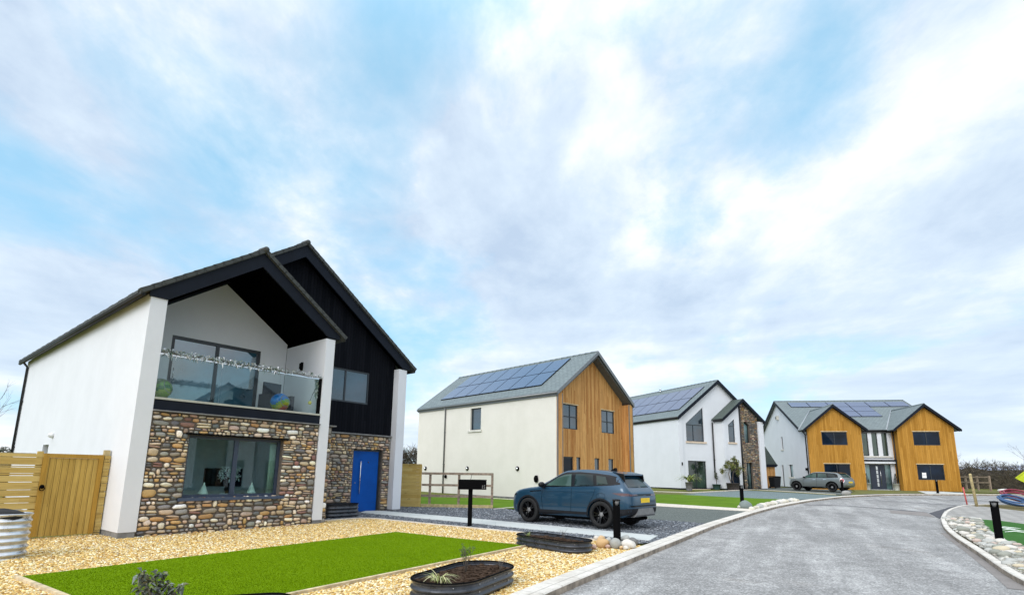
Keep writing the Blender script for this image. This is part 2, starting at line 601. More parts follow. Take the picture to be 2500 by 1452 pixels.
class MB:
    def __init__(self):
        self.v, self.f, self.m, self.c, self.s = [], [], [], [], []

    def add(self, vs, fs, m=0, c=None, smooth=False, T=None):
        o = len(self.v)
        self.v += [tuple(T @ V(p)) if T else tuple(p) for p in vs]
        for f in fs:
            self.f.append(tuple(i + o for i in f))
            self.m.append(m)
            self.c.append(c)
            self.s.append(smooth)
        return self

    def box(self, a, b, m=0, c=None, T=None):
        x0, y0, z0 = a
        x1, y1, z1 = b
        return self.add([(x0, y0, z0), (x1, y0, z0), (x1, y1, z0), (x0, y1, z0), (x0, y0, z1), (x1, y0, z1), (x1, y1, z1), (x0, y1, z1)],
                        [(0, 3, 2, 1), (4, 5, 6, 7), (0, 1, 5, 4), (1, 2, 6, 5), (2, 3, 7, 6), (3, 0, 4, 7)], m, c, False, T)

    def prism(self, pts, vec, m=0, c=None, T=None):
        n = len(pts)
        vec = V(vec)
        vs = [V(p) for p in pts] + [V(p) + vec for p in pts]
        fs = [tuple(range(n))[::-1], tuple(range(n, 2 * n))] + [(i, (i + 1) % n, n + (i + 1) % n, n + i) for i in range(n)]
        return self.add(vs, fs, m, c, False, T)

    def tube(self, pts, rad, n=8, m=0, c=None, cap=True, smooth=True):
        pts = [V(p) for p in pts]
        if not isinstance(rad, (list, tuple)):
            rad = [rad] * len(pts)
        vs, fs = [], []
        up = V((0, 0, 1))
        prev = None
        for i, p in enumerate(pts):
            d = (pts[min(i + 1, len(pts) - 1)] - pts[max(i - 1, 0)]).normalized()
            if prev is None:
                a = d.orthogonal().normalized()
            else:
                a = (prev - d * prev.dot(d)).normalized()
            prev = a
            b = d.cross(a)
            for k in range(n):
                t = 2 * math.pi * k / n
                vs.append(p + (a * math.cos(t) + b * math.sin(t)) * rad[i])
        for i in range(len(pts) - 1):
            for k in range(n):
                fs.append((i * n + k, i * n + (k + 1) % n, (i + 1) * n + (k + 1) % n, (i + 1) * n + k))
        if cap:
            fs.append(tuple(range(n))[::-1])
            fs.append(tuple(range((len(pts) - 1) * n, len(pts) * n)))
        return self.add(vs, fs, m, c, smooth)

    def lathe(self, prof, n=24, m=0, c=None, T=None, smooth=True, close=True):
        """profile of (r, z) turned about z"""
        vs, fs = [], []
        for r, z in prof:
            for k in range(n):
                t = 2 * math.pi * k / n
                vs.append((r * math.cos(t), r * math.sin(t), z))
        for i in range(len(prof) - 1):
            for k in range(n):
                fs.append((i * n + k, i * n + (k + 1) % n, (i + 1) * n + (k + 1) % n, (i + 1) * n + k))
        if close:
            fs.append(tuple(range(n))[::-1])
            fs.append(tuple(range((len(prof) - 1) * n, len(prof) * n)))
        return self.add(vs, fs, m, c, smooth, T)

    def ball(self, ctr, r, n=12, rings=8, m=0, c=None, jit=0.0, rnd=None, T=None):
        vs, fs = [], []
        rx, ry, rz = (r, r, r) if isinstance(r, (int, float)) else r
        for i in range(rings + 1):
            ph = math.pi * i / rings
            for k in range(n):
                t = 2 * math.pi * k / n
                j = 1 + (rnd.uniform(-jit, jit) if rnd and 0 < i < rings else 0)
                vs.append((ctr[0] + rx * math.sin(ph) * math.cos(t) * j, ctr[1] + ry * math.sin(ph) * math.sin(t) * j, ctr[2] + rz * math.cos(ph) * j))
        for i in range(rings):
            for k in range(n):
                fs.append((i * n + k, (i + 1) * n + k, (i + 1) * n + (k + 1) % n, i * n + (k + 1) % n))
        return self.add(vs, fs, m, c, True, T)

    def build(self, name, mats, parent=None, uv=True, loc=None, recalc=True):
        me = bpy.data.meshes.new(name)
        me.from_pydata(self.v, [], self.f)
        mats = mats if isinstance(mats, (list, tuple)) else [mats]
        for x in mats:
            me.materials.append(M[x] if isinstance(x, str) else x)
        me.polygons.foreach_set('material_index', self.m)
        me.polygons.foreach_set('use_smooth', self.s)
        if any(x is not None for x in self.c):
            ca = me.color_attributes.new('Col', 'FLOAT_COLOR', 'CORNER')
            arr = np.ones((len(me.loops), 4), np.float32)
            i = 0
            for p, c in zip(me.polygons, self.c):
                arr[p.loop_start:p.loop_start + p.loop_total, :3] = c if c is not None else (0.5, 0.5, 0.5)
            ca.data.foreach_set('color', arr.ravel())
        if recalc:
            bm = bmesh.new()
            bm.from_mesh(me)
            bmesh.ops.recalc_face_normals(bm, faces=bm.faces)
            bm.to_mesh(me)
            bm.free()
        me.update()
        if uv:
            auto_uv(me)
        o = bpy.data.objects.new(name, me)
        COL.objects.link(o)
        if parent is not None:
            o.parent = parent
        if loc is not None:
            o.location = loc
        return o


def np_mesh(name, verts, faces, cols, mat, parent=None):
    """many small pieces at once: verts (n,3), faces (m,k), one colour per face"""
    me = bpy.data.meshes.new(name)
    nf, kk = faces.shape
    me.vertices.add(len(verts))
    me.vertices.foreach_set('co', verts.astype(np.float32).ravel())
    me.loops.add(nf * kk)
    me.loops.foreach_set('vertex_index', faces.astype(np.int32).ravel())
    me.polygons.add(nf)
    me.polygons.foreach_set('loop_start', (np.arange(nf) * kk).astype(np.int32))
    me.polygons.foreach_set('loop_total', np.full(nf, kk, np.int32))
    me.update(calc_edges=True)
    me.materials.append(M[mat])
    ca = me.color_attributes.new('Col', 'FLOAT_COLOR', 'CORNER')
    arr = np.ones((nf, kk, 4), np.float32)
    arr[:, :, :3] = cols[:, None, :]
    ca.data.foreach_set('color', arr.ravel())
    me.validate()
    o = bpy.data.objects.new(name, me)
    COL.objects.link(o)
    if parent is not None:
        o.parent = parent
    return o


# ------------------------------------------------------------------ walls, windows, roofs
class Plane:
    """a wall plane: origin, u along, v up; outward normal u x v"""

    def __init__(self, o, u=(1, 0, 0), v=(0, 0, 1)):
        self.o, self.u, self.v = V(o), V(u).normalized(), V(v).normalized()
        self.n = self.u.cross(self.v)

    def p(self, a, b, d=0.0):
        return self.o + self.u * a + self.v * b + self.n * d


def FRONT(y, z=0):
    return Plane((0, y, z))


def LEFT(x, z=0):          # u runs towards the viewer: u = -y
    return Plane((x, 0, z), (0, -1, 0))


def wall(mb, pl, outer, holes=(), thick=0.3, m=0, off=0.0):
    """a flat wall with openings; its face at pl + off, its back thick behind"""
    loops = [list(outer)] + [list(h) for h in holes]
    flat = [p for lp in loops for p in lp]
    tris = geometry.tessellate_polygon([[V((a, b, 0)) for a, b in lp] for lp in loops])
    n = len(flat)
    vs = [pl.p(a, b, off) for a, b in flat] + [pl.p(a, b, off - thick) for a, b in flat]
    fs = []
    for t in tris:
        a, b, c = (V(flat[i]) for i in t)
        ccw = (b - a).x * (c - a).y - (b - a).y * (c - a).x > 0
        t = tuple(t) if ccw else tuple(t)[::-1]
        fs.append(t)
        fs.append(tuple(i + n for i in t[::-1]))
    s = 0
    for lp in loops:
        k = len(lp)
        for i in range(k):
            j = (i + 1) % k
            fs.append((s + i, s + j, n + s + j, n + s + i))
        s += k
    return mb.add(vs, fs, m)


def rect(a0, b0, a1, b1):
    return [(a0, b0), (a1, b0), (a1, b1), (a0, b1)]


def inset(poly, w):
    n = len(poly)
    area = sum(poly[i][0] * poly[(i + 1) % n][1] - poly[(i + 1) % n][0] * poly[i][1] for i in range(n))
    sg = 1 if area > 0 else -1
    out = []
    for i in range(n):
        p0, p1, p2 = V(poly[i - 1]), V(poly[i]), V(poly[(i + 1) % n])
        d1, d2 = (p1 - p0).normalized(), (p2 - p1).normalized()
        n1, n2 = V((-d1.y, d1.x)) * sg, V((-d2.y, d2.x)) * sg
        a, b = p1 + n1 * w, p1 + n2 * w
        den = d1.x * d2.y - d1.y * d2.x
        if abs(den) < 1e-6:
            out.append(tuple(a))
        else:
            t = ((b.x - a.x) * d2.y - (b.y - a.y) * d2.x) / den
            out.append(tuple(a + d1 * t))
    return out


def window(parent, pl, poly, mulls=(), trans=(), fw=0.055, recess=0.10, depth=0.06, frame='frame', glass='glass',
           sill=None, name='window', sill_mat='sandstone', bars=(), mw=None):
    """frame with mullions, one pane behind them, an optional sill"""
    mb = MB()
    inn = inset(poly, fw)
    loops_out = [pl.p(a, b, -recess) for a, b in poly]
    n = len(poly)
    q = [pl.p(a, b, -recess) for a, b in poly] + [pl.p(a, b, -recess) for a, b in inn] + \
        [pl.p(a, b, -recess - depth) for a, b in poly] + [pl.p(a, b, -recess - depth) for a, b in inn]
    fs = []
    for i in range(n):
        j = (i + 1) % n
        fs += [(i, j, n + j, n + i), (2 * n + i, 3 * n + i, 3 * n + j, 2 * n + j), (n + i, n + j, 3 * n + j, 3 * n + i), (i, 2 * n + i, 2 * n + j, j)]
    mb.add(q, fs)
    mw = mw or fw

    def bar(a0, b0, a1, b1):
        pts = [pl.p(a0, b0, -recess - 0.004), pl.p(a1, b0, -recess - 0.004), pl.p(a1, b1, -recess - 0.004), pl.p(a0, b1, -recess - 0.004)]
        mb.prism(pts, pl.n * -(depth - 0.008))
    bs = [b for a, b in inn]
    as_ = [a for a, b in inn]
    for u in mulls:
        if isinstance(u, tuple):
            u, lo, hi = u
        else:
            lo, hi = min(bs), max(bs)
        bar(u - mw / 2, lo, u + mw / 2, hi)
    for v in trans:
        if isinstance(v, tuple):
            v, lo, hi = v
        else:
            lo, hi = min(as_), max(as_)
        bar(lo, v - mw / 2, hi, v + mw / 2)
    fo = mb.build(name, frame, parent)
    g = MB()
    gi = inset(poly, fw * 0.6)
    g.prism([pl.p(a, b, -recess - depth * 0.55) for a, b in gi], pl.n * -0.012)
    g.build('pane', glass, fo)
    if sill:
        a0, a1, b, h, out = sill
        s = MB()
        s.prism([pl.p(a0, b - h, out), pl.p(a1, b - h, out), pl.p(a1, b, out - 0.015), pl.p(a0, b, out - 0.015)], pl.n * -(out + recess - 0.004))
        s.build('sill', sill_mat, fo)
    return fo


STONE_PAL = [((0.34, 0.29, 0.235), 5), ((0.50, 0.385, 0.26), 6), ((0.68, 0.54, 0.38), 5), ((0.82, 0.72, 0.57), 3), ((0.50, 0.31, 0.13), 3),
             ((0.15, 0.155, 0.155), 3), ((0.27, 0.26, 0.235), 7), ((0.56, 0.43, 0.34), 2), ((0.26, 0.14, 0.115), 1), ((0.88, 0.84, 0.77), 1), ((0.38, 0.26, 0.20), 2)]
_pal = [c for c, w in STONE_PAL for _ in range(w)]


def stone_blob(mb, pl, a0, b0, a1, b1, depth, rnd, pal=None, off=0.0):
    ca, cb, ha, hb = (a0 + a1) / 2, (b0 + b1) / 2, (a1 - a0) / 2, (b1 - b0) / 2
    n = 12
    ex = rnd.uniform(0.5, 0.95)
    jit = [rnd.uniform(0.84, 1.05) for _ in range(n)]
    rot = rnd.uniform(-0.3, 0.3)
    rings = []
    tilt = (rnd.uniform(-0.15, 0.15), rnd.uniform(-0.15, 0.15))
    for sc, d in ((1.0, 0.0), (0.99, 0.45), (0.86, 0.82), (0.5, 1.0)):
        ring = []
        for k in range(n):
            t = 2 * math.pi * k / n
            c, s = math.cos(t), math.sin(t)
            x = math.copysign(abs(c) ** ex, c) * ha * sc * jit[k]
            y = math.copysign(abs(s) ** ex, s) * hb * sc * jit[k]
            x, y = x - y * rot * 0.4, y + x * rot * 0.4
            dd = d * depth * (1 + tilt[0] * x / ha + tilt[1] * y / hb)
            ring.append(pl.p(ca + x, cb + y, off + dd))
        rings.append(ring)
    vs = [p for r in rings for p in r] + [pl.p(ca, cb, off + depth * 1.03)]
    fs = []
    for i in range(3):
        for k in range(n):
            fs.append((i * n + k, i * n + (k + 1) % n, (i + 1) * n + (k + 1) % n, (i + 1) * n + k))
    fs += [(3 * n + k, 3 * n + (k + 1) % n, 4 * n) for k in range(n)]
    c = V(rnd.choice(pal or _pal)) * rnd.uniform(0.85, 1.3)
    c = tuple(min(1, x * rnd.uniform(0.95, 1.05)) for x in c)
    mb.add(vs, fs, 0, c, True)


def rubble(mb, pl, a0, b0, a1, b1, holes, rnd, hmin=0.07, hmax=0.17, depth=0.05, top=None, pal=None, gap=0.009):
    """irregular courses of rounded stones; holes are (a0,b0,a1,b1); top(a) cuts the head of the wall"""
    b = b0
    skip = []
    while b < b1 - 0.02:
        h = rnd.uniform(hmin, hmax)
        if b1 - b - h < hmin:
            h = b1 - b
        a = a0
        while a < a1 - 0.01:
            w = h * rnd.uniform(1.2, 3.0) if rnd.random() < 0.8 else h * rnd.uniform(0.8, 1.3)
            w = min(max(w, 0.06), 0.42)
            if a1 - a - w < 0.07:
                w = a1 - a
            e = a + w
            hh = h
            blocked = False
            for (x0, y0, x1, y1) in holes:
                if b + h * 0.5 > y0 and b + h * 0.5 < y1:
                    if a < x0 < e:
                        e = x0
                    elif x0 - 0.001 <= a < x1:
                        blocked = True
                        e = x1
            if top and b + h > top((a + e) / 2):
                blocked = True
            big = None
            for (x0, y0, x1, y1) in skip:
                if y0 < b + h * 0.5 < y1 and a < x1 - 0.01 and e > x0 + 0.01:
                    if a >= x0 - 0.02:
                        blocked = True
                        e = max(x1, a + 0.01)
                    else:
                        e = x0
            if not blocked and e - a > 0.03:
                r = rnd.random()
                free = all(not (b + 2.2 * h > y0 and b < y1 and e > x0 - 0.02 and a < x1 + 0.02) for (x0, y0, x1, y1) in holes)
                if r < 0.07 and h < 0.125 and free and b + 2.0 * h < b1 and not top:
                    hh = h * rnd.uniform(1.5, 1.9)
                    skip.append((a, b + h, e, b + hh))
                    stone_blob(mb, pl, a + gap, b + gap, e - gap, b + hh - gap, depth * rnd.uniform(0.9, 1.3), rnd, pal)
                elif r < 0.30 and h > 0.11:
                    s = rnd.uniform(0.4, 0.6) * h
                    stone_blob(mb, pl, a + gap, b + gap * 0.7, e - gap, b + s - gap * 0.5, depth * rnd.uniform(0.7, 1.1), rnd, pal)
                    stone_blob(mb, pl, a + gap, b + s + gap * 0.5, e - gap, b + h - gap * 0.7, depth * rnd.uniform(0.7, 1.1), rnd, pal)
                else:
                    dy = rnd.uniform(-0.010, 0.010)
                    sh = rnd.choice([0, 0, 0, 0.10, 0.2]) * h
                    stone_blob(mb, pl, a + gap, b + gap * 0.6 + dy + sh * rnd.random(), e - gap, b + h - gap * 0.6 + dy - sh * rnd.random(), depth * rnd.uniform(0.75, 1.25), rnd, pal)
            a = e
        b += h


def slope_slab(mb, p0, p1, y0, y1, t, m=0):
    """roof slope in a house's x-z section: from p0 (x,z) up to p1, y0..y1, thickness t below"""
    (xa, za), (xb, zb) = p0, p1
    mb.prism([(xa, y0, za), (xb, y0, zb), (xb, y0, zb - t), (xa, y0, za - t)], (0, y1 - y0, 0), m)


def verge_tiles(mb, p0, p1, y, depth, t, n, side=1, m=0):
    """overlapping cap tiles up a verge, each lapping the one below"""
    a, b = V((p0[0], 0, p0[1])), V((p1[0], 0, p1[1]))
    d = (b - a)
    L = d.length
    d.normalize()
    nn = V((-d.z, 0, d.x)) if d.x > 0 else V((d.z, 0, -d.x))
    st = L / n
    for i in range(n):
        s0, s1 = i * st - 0.03, (i + 1) * st
        q = [a + d * s0 + nn * (0.016), a + d * s1 + nn * 0.004, a + d * s1 - nn * t, a + d * s0 - nn * t]
        mb.prism([V((p.x, y, p.z)) for p in q], (0, depth, 0), m)


def rz_of(a):
    return math.pi / 2 - a


A1, A2, A3, A4 = 0.674458, 0.795579, 1.137473, 1.736359


# ------------------------------------------------------------------ the ground and its surfaces
def sheet(name, pts, mat, dz, kind='structure', step=1.0, skirt=0.0):
    """a sheet laid on the sloping ground, cut fine enough to follow it"""
    bm = bmesh.new()
    vs_ = [bm.verts.new((p[0], p[1], 0)) for p in pts]
    tri = geometry.tessellate_polygon([[V((p[0], p[1], 0)) for p in pts]])
    for t in tri:
        try:
            bm.faces.new([vs_[i] for i in t])
        except ValueError:
            pass
    ys = [p[1] for p in pts]
    y = max(9, math.floor(min(ys)))
    while y < min(max(ys), 58):
        if min(ys) < y:
            bmesh.ops.bisect_plane(bm, geom=bm.verts[:] + bm.edges[:] + bm.faces[:], plane_co=(0, y, 0), plane_no=(0, 1, 0))
        y += step
    for v in bm.verts:
        v.co.z = gz(v.co.y) + dz
    if skirt:
        be = [e for e in bm.edges if e.is_boundary]
        r = bmesh.ops.extrude_edge_only(bm, edges=be)
        for v in [x for x in r['geom'] if isinstance(x, bmesh.types.BMVert)]:
            v.co.z -= skirt
    bmesh.ops.recalc_face_normals(bm, faces=bm.faces)
    for f in bm.faces:
        if f.normal.z < -0.5:
            f.normal_flip()
    me = bpy.data.meshes.new(name)
    bm.to_mesh(me)
    bm.free()
    me.materials.append(M[mat])
    auto_uv(me)
    o = bpy.data.objects.new(name, me)
    COL.objects.link(o)
    o['kind'] = kind
    return o


def ground_mat(name, stops, s1, s2, fine=(0.3, 0.3), rough=0.95, bump=0.5, bd=0.02, chips=None):
    m, nt, b = newmat(name)
    k = NT(nt)
    vec = k.coord('Object')
    n1 = k.noise(vec, s1, 6, 0.65)
    n2 = k.noise(vec, s2, 5, 0.7)
    col = k.ramp(k.math('ADD', k.math('MULTIPLY', n1, 0.6), k.math('MULTIPLY', n2, 0.4)), stops)
    h = n2
    if chips:
        sc, pal, amt = chips
        vc = k.voro(vec, sc, out='Color')
        s = k.n('ShaderNodeSeparateColor')
        nt.links.new(vc, s.inputs[0])
        cc = k.ramp(s.outputs[0], pal)
        vd = k.voro(vec, sc)
        cc = k.mix(k.ramp(vd, [(0.45, 0.0), (0.75, 0.75)]), cc, tuple(x * 0.3 for x in pal[0][1]))
        col = k.mix(amt, col, cc)
        h = k.math('SUBTRACT', 1.0, vd)
    k.put(b.inputs['Base Color'], col)
    b.inputs['Roughness'].default_value = rough
    b.inputs['Specular IOR Level'].default_value = 0.06
    k.put(b.inputs['Normal'], k.bump(h, bump, bd))
    return m


M['soil'] = ground_mat('rough_grass_ground', [(0.3, (0.10, 0.085, 0.03)), (0.5, (0.13, 0.14, 0.035)), (0.7, (0.17, 0.19, 0.05))], 0.5, 9)
M['mud'] = ground_mat('bare_soil', [(0.3, (0.10, 0.07, 0.04)), (0.55, (0.14, 0.12, 0.055)), (0.75, (0.13, 0.16, 0.04))], 1.2, 12)
M['turf'] = ground_mat('bright_turf', [(0.3, (0.108, 0.19, 0.0005)), (0.5, (0.126, 0.215, 0.001)), (0.7, (0.145, 0.238, 0.003))], 0.7, 14, bump=0.8, bd=0.015)
M['turf2'] = ground_mat('lawn_turf', [(0.3, (0.075, 0.14, 0.012)), (0.5, (0.10, 0.185, 0.014)), (0.7, (0.14, 0.22, 0.02))], 0.9, 30, bump=0.8, bd=0.015)
M['turf3'] = ground_mat('dark_green_turf', [(0.3, (0.035, 0.10, 0.025)), (0.5, (0.045, 0.13, 0.03)), (0.7, (0.06, 0.15, 0.04))], 1.2, 30, bump=0.8, bd=0.015)
M['poorgrass'] = ground_mat('thin_grass', [(0.3, (0.11, 0.105, 0.05)), (0.5, (0.15, 0.15, 0.06)), (0.7, (0.17, 0.20, 0.05))], 0.8, 14)
M['goldbed'] = ground_mat('golden_gravel_bed', [(0.3, (0.52, 0.32, 0.09)), (0.7, (0.70, 0.47, 0.16))], 2, 30, bump=0.9, bd=0.03,
                          chips=(32, [(0.0, (0.42, 0.24, 0.06)), (0.35, (0.66, 0.42, 0.13)), (0.7, (0.82, 0.60, 0.24)), (1.0, (0.90, 0.78, 0.48))], 0.8))
M['slatebed'] = ground_mat('slate_chip_bed', [(0.3, (0.13, 0.145, 0.17)), (0.7, (0.20, 0.22, 0.25))], 2, 30, bump=0.9, bd=0.03,
                           chips=(24, [(0.0, (0.05, 0.06, 0.08)), (0.5, (0.13, 0.155, 0.19)), (0.85, (0.22, 0.25, 0.29)), (1.0, (0.50, 0.54, 0.60))], 0.85))
M['drive'] = ground_mat('grey_green_drive', [(0.3, (0.125, 0.14, 0.125)), (0.7, (0.17, 0.19, 0.17))], 0.8, 40, bump=0.7, bd=0.02,
                        chips=(40, [(0.0, (0.09, 0.10, 0.10)), (0.6, (0.16, 0.185, 0.175)), (1.0, (0.26, 0.28, 0.27))], 0.6))
M['teal'] = ground_mat('teal_grey_drive', [(0.3, (0.16, 0.21, 0.21)), (0.7, (0.21, 0.26, 0.26))], 0.6, 40, bump=0.6, bd=0.02,
                       chips=(30, [(0.0, (0.12, 0.16, 0.165)), (0.6, (0.20, 0.25, 0.25)), (1.0, (0.32, 0.36, 0.36))], 0.6))
M['pebblebed'] = ground_mat('grey_pebble_bed', [(0.3, (0.22, 0.21, 0.18)), (0.7, (0.34, 0.33, 0.29))], 2, 30, bump=0.9, bd=0.03,
                            chips=(22, [(0.0, (0.16, 0.15, 0.12)), (0.5, (0.33, 0.32, 0.28)), (1.0, (0.60, 0.58, 0.52))], 0.8))
M['path'] = tiles('pale_paving', (0.58, 0.60, 0.58), (0.52, 0.55, 0.54), 0.9, 0.9, (0.36, 0.37, 0.35), 0.006, 0.85, 0.5, 0.004, 0.3)
M['edging'] = plain('pale_edging', (0.66, 0.60, 0.52), 0.9, var=0.15, vscale=8, bump=0.3)
M['timberedge'] = plain('timber_edging', (0.60, 0.48, 0.30), 0.85, var=0.2, vscale=8, bump=0.3)
M['block'] = tiles('block_paving', (0.42, 0.40, 0.37), (0.31, 0.295, 0.275), 0.6, 0.42, (0.15, 0.14, 0.13), 0.035, 0.9, 0.5, 0.01, 0.3)
M['hill'] = plain('haze_tinted_moor', (0.32, 0.35, 0.44), 1.0, var=0.1, vscale=0.002)  # distant haze is painted into the blue grey hill colour
M['sea'] = plain('grey_sea', (0.16, 0.19, 0.23), 0.25, var=0.05, vscale=0.002)


def kerb_mat():
    m, nt, b = newmat('kerb_blocks')
    k = NT(nt)
    vec = k.coord('Object')
    n1 = k.noise(vec, 1.7, 6, 0.65)
    n2 = k.noise(vec, 25, 4, 0.7)
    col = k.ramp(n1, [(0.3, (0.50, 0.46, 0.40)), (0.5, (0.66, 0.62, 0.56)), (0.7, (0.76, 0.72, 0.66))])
    col = k.mix(k.ramp(n2, [(0.35, 0.3), (0.6, 0.0)]), col, (0.33, 0.30, 0.26))
    uv = k.n('ShaderNodeTexCoord').outputs['UV']
    s = k.n('ShaderNodeSeparateXYZ')
    nt.links.new(uv, s.inputs[0])
    fr = k.math('FRACT', k.math('DIVIDE', s.outputs[0], 0.62))
    e = k.math('MINIMUM', fr, k.math('SUBTRACT', 1.0, fr))
    j = k.ramp(e, [(0.006, 1.0), (0.02, 0.0)])
    line = k.math('ABSOLUTE', k.math('SUBTRACT', s.outputs[1], 0.14))
    j2 = k.ramp(line, [(0.004, 1.0), (0.012, 0.0)])
    jj = k.math('MAXIMUM', j, j2)
    col = k.mix(k.math('MULTIPLY', jj, 0.6), col, (0.2, 0.18, 0.15))
    k.put(b.inputs['Base Color'], col)
    b.inputs['Roughness'].default_value = 0.9
    b.inputs['Specular IOR Level'].default_value = 0.25
    k.put(b.inputs['Normal'], k.bump(k.math('SUBTRACT', n2, jj), 0.5, 0.01))
    return m


M['kerb'] = kerb_mat()
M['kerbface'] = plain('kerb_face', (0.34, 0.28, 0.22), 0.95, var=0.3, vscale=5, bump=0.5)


def road_mat():
    m, nt, b = newmat('dusty_asphalt')
    k = NT(nt)
    vec = k.coord('Object')
    big = k.noise(k.aligned(1.09, 3.6, 1.6), 1.0, 8, 0.62)
    mid = k.noise(vec, 2.2, 9, 0.72)
    fine = k.noise(vec, 22, 5, 0.75)
    t = k.math('ADD', k.math('MULTIPLY', big, 0.5), k.math('MULTIPLY', mid, 0.5))
    col = k.ramp(t, [(0.36, (0.235, 0.23, 0.225)), (0.46, (0.325, 0.318, 0.31)), (0.54, (0.405, 0.398, 0.388)), (0.66, (0.54, 0.53, 0.515))])
    trk = k.noise(k.aligned(1.09, 7.0, 0.55), 1.0, 5, 0.55)
    col = k.mix(k.ramp(trk, [(0.42, 0.0), (0.56, 0.45)]), col, (0.22, 0.217, 0.212))
    vc = k.voro(vec, 42, out='Color')
    s = k.n('ShaderNodeSeparateColor')
    nt.links.new(vc, s.inputs[0])
    vd = k.voro(vec, 42)
    spk = k.ramp(s.outputs[0], [(0.0, 0.55), (0.45, 0.9), (0.8, 1.1), (1.0, 1.7)])
    col = k.mix(0.75, col, spk, 'MULTIPLY')
    col = k.mix(k.ramp(vd, [(0.5, 0.0), (0.85, 0.35)]), col, (0.08, 0.08, 0.08))
    rust = k.noise(vec, 0.35, 4, 0.6)
    col = k.mix(k.ramp(rust, [(0.62, 0.0), (0.78, 0.35)]), col, (0.28, 0.23, 0.18))
    k.put(b.inputs['Base Color'], col)
    b.inputs['Roughness'].default_value = 0.9
    b.inputs['Specular IOR Level'].default_value = 0.12
    k.put(b.inputs['Normal'], k.bump(k.math('SUBTRACT', k.math('MULTIPLY', fine, 0.5), vd), 0.7, 0.012))
    return m


M['road'] = road_mat()
M['tarpatch'] = ground_mat('dark_tar_patch', [(0.3, (0.07, 0.07, 0.078)), (0.7, (0.13, 0.13, 0.14))], 2.5, 40, bump=0.5)
M['brownpatch'] = ground_mat('brown_dusty_patch', [(0.3, (0.19, 0.175, 0.165)), (0.7, (0.30, 0.275, 0.26))], 1.5, 40, bump=0.5)

# base sheet of rough ground out to the horizon, sea and hills beyond
bmg = bmesh.new()
ys = [-60] + list(range(8, 60)) + [80, 150, 400, 1200]
xs = [-1500, -300, -80, -20, 20, 80, 300, 1500]
gv = [[bmg.verts.new((x, y, gz(y) - 0.14 - (0 if y < 80 else 0.02 * (y - 80) ** 0.8))) for x in xs] for y in ys]
for i in range(len(ys) - 1):
    for j in range(len(xs) - 1):
        bmg.faces.new((gv[i][j], gv[i][j + 1], gv[i + 1][j + 1], gv[i + 1][j]))
gme = bpy.data.meshes.new('ground')
bmg.to_mesh(gme)
bmg.free()
gme.materials.append(M['soil'])
go = bpy.data.objects.new('ground', gme)
COL.objects.link(go)
go['kind'] = 'structure'
mb = MB()
mb.add([(-25000, 1150, -9), (25000, 1150, -9), (25000, 25000, -9), (-25000, 25000, -9)], [(0, 1, 2, 3)])
mb.build('sea', 'sea')['kind'] = 'structure'
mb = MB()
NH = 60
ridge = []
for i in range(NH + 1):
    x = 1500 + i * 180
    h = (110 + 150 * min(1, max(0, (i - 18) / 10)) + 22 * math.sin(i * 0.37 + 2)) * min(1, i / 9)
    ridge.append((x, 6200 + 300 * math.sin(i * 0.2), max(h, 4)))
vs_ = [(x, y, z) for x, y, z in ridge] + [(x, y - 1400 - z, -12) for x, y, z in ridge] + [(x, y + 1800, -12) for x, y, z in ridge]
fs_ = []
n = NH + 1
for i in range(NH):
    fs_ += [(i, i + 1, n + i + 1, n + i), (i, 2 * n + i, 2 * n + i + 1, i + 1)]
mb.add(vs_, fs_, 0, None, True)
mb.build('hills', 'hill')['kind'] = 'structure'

# kerb lines (the road-side edge), walked from behind the viewer to the bend
KL = [V((-6.6, -6.5)), V((-3.6, -0.5)), V((-1.4, 3.8))] + [V(G(*p)[:2]) for p in
      [(1314, 1452), (1400, 1417), (1500, 1378), (1600, 1338), (1636, 1324), (1740, 1282), (1840, 1250), (1900, 1234), (1980, 1220), (2060, 1211)]] + \
     [V((25.3, 37.9)), V((28.6, 39.6)), V((32.0, 40.6)), V((36, 41.2)), V((44, 41.6)), V((70, 42))]
KR = [V((3.6, -6.0)), V((5.2, 1.5)), V((6.7, 5.9))] + [V(G(*p)[:2]) for p in
      [(2498.7, 1418.8), (2463.5, 1399.7), (2402, 1355), (2370, 1334), (2326, 1306.5), (2303, 1285), (2296, 1263.6), (2303, 1250), (2318, 1240.7), (2339.6, 1234.6), (2353, 1232)]] + [V((25.3, 29.5)), V((26.6, 30.0))]


def resample(pts, step):
    out = [pts[0]]
    for a, b in zip(pts, pts[1:]):
        k = max(1, int((b - a).length / step))
        out += [a.lerp(b, (i + 1) / k) for i in range(k)]
    return out


def smooth(pts, it=6):
    for _ in range(it):
        pts = [pts[0]] + [(pts[i - 1] + pts[i] * 2 + pts[i + 1]) / 4 for i in range(1, len(pts) - 1)] + [pts[-1]]
    return pts


KLs = smooth(resample(KL, 0.6), 8)
KRs = smooth(resample(KR, 0.5), 5)


def offset(pts, d):
    out = []
    for i, p in enumerate(pts):
        t = (pts[min(i + 1, len(pts) - 1)] - pts[max(i - 1, 0)]).normalized()
        out.append(p + V((-t.y, t.x)) * d)
    return out


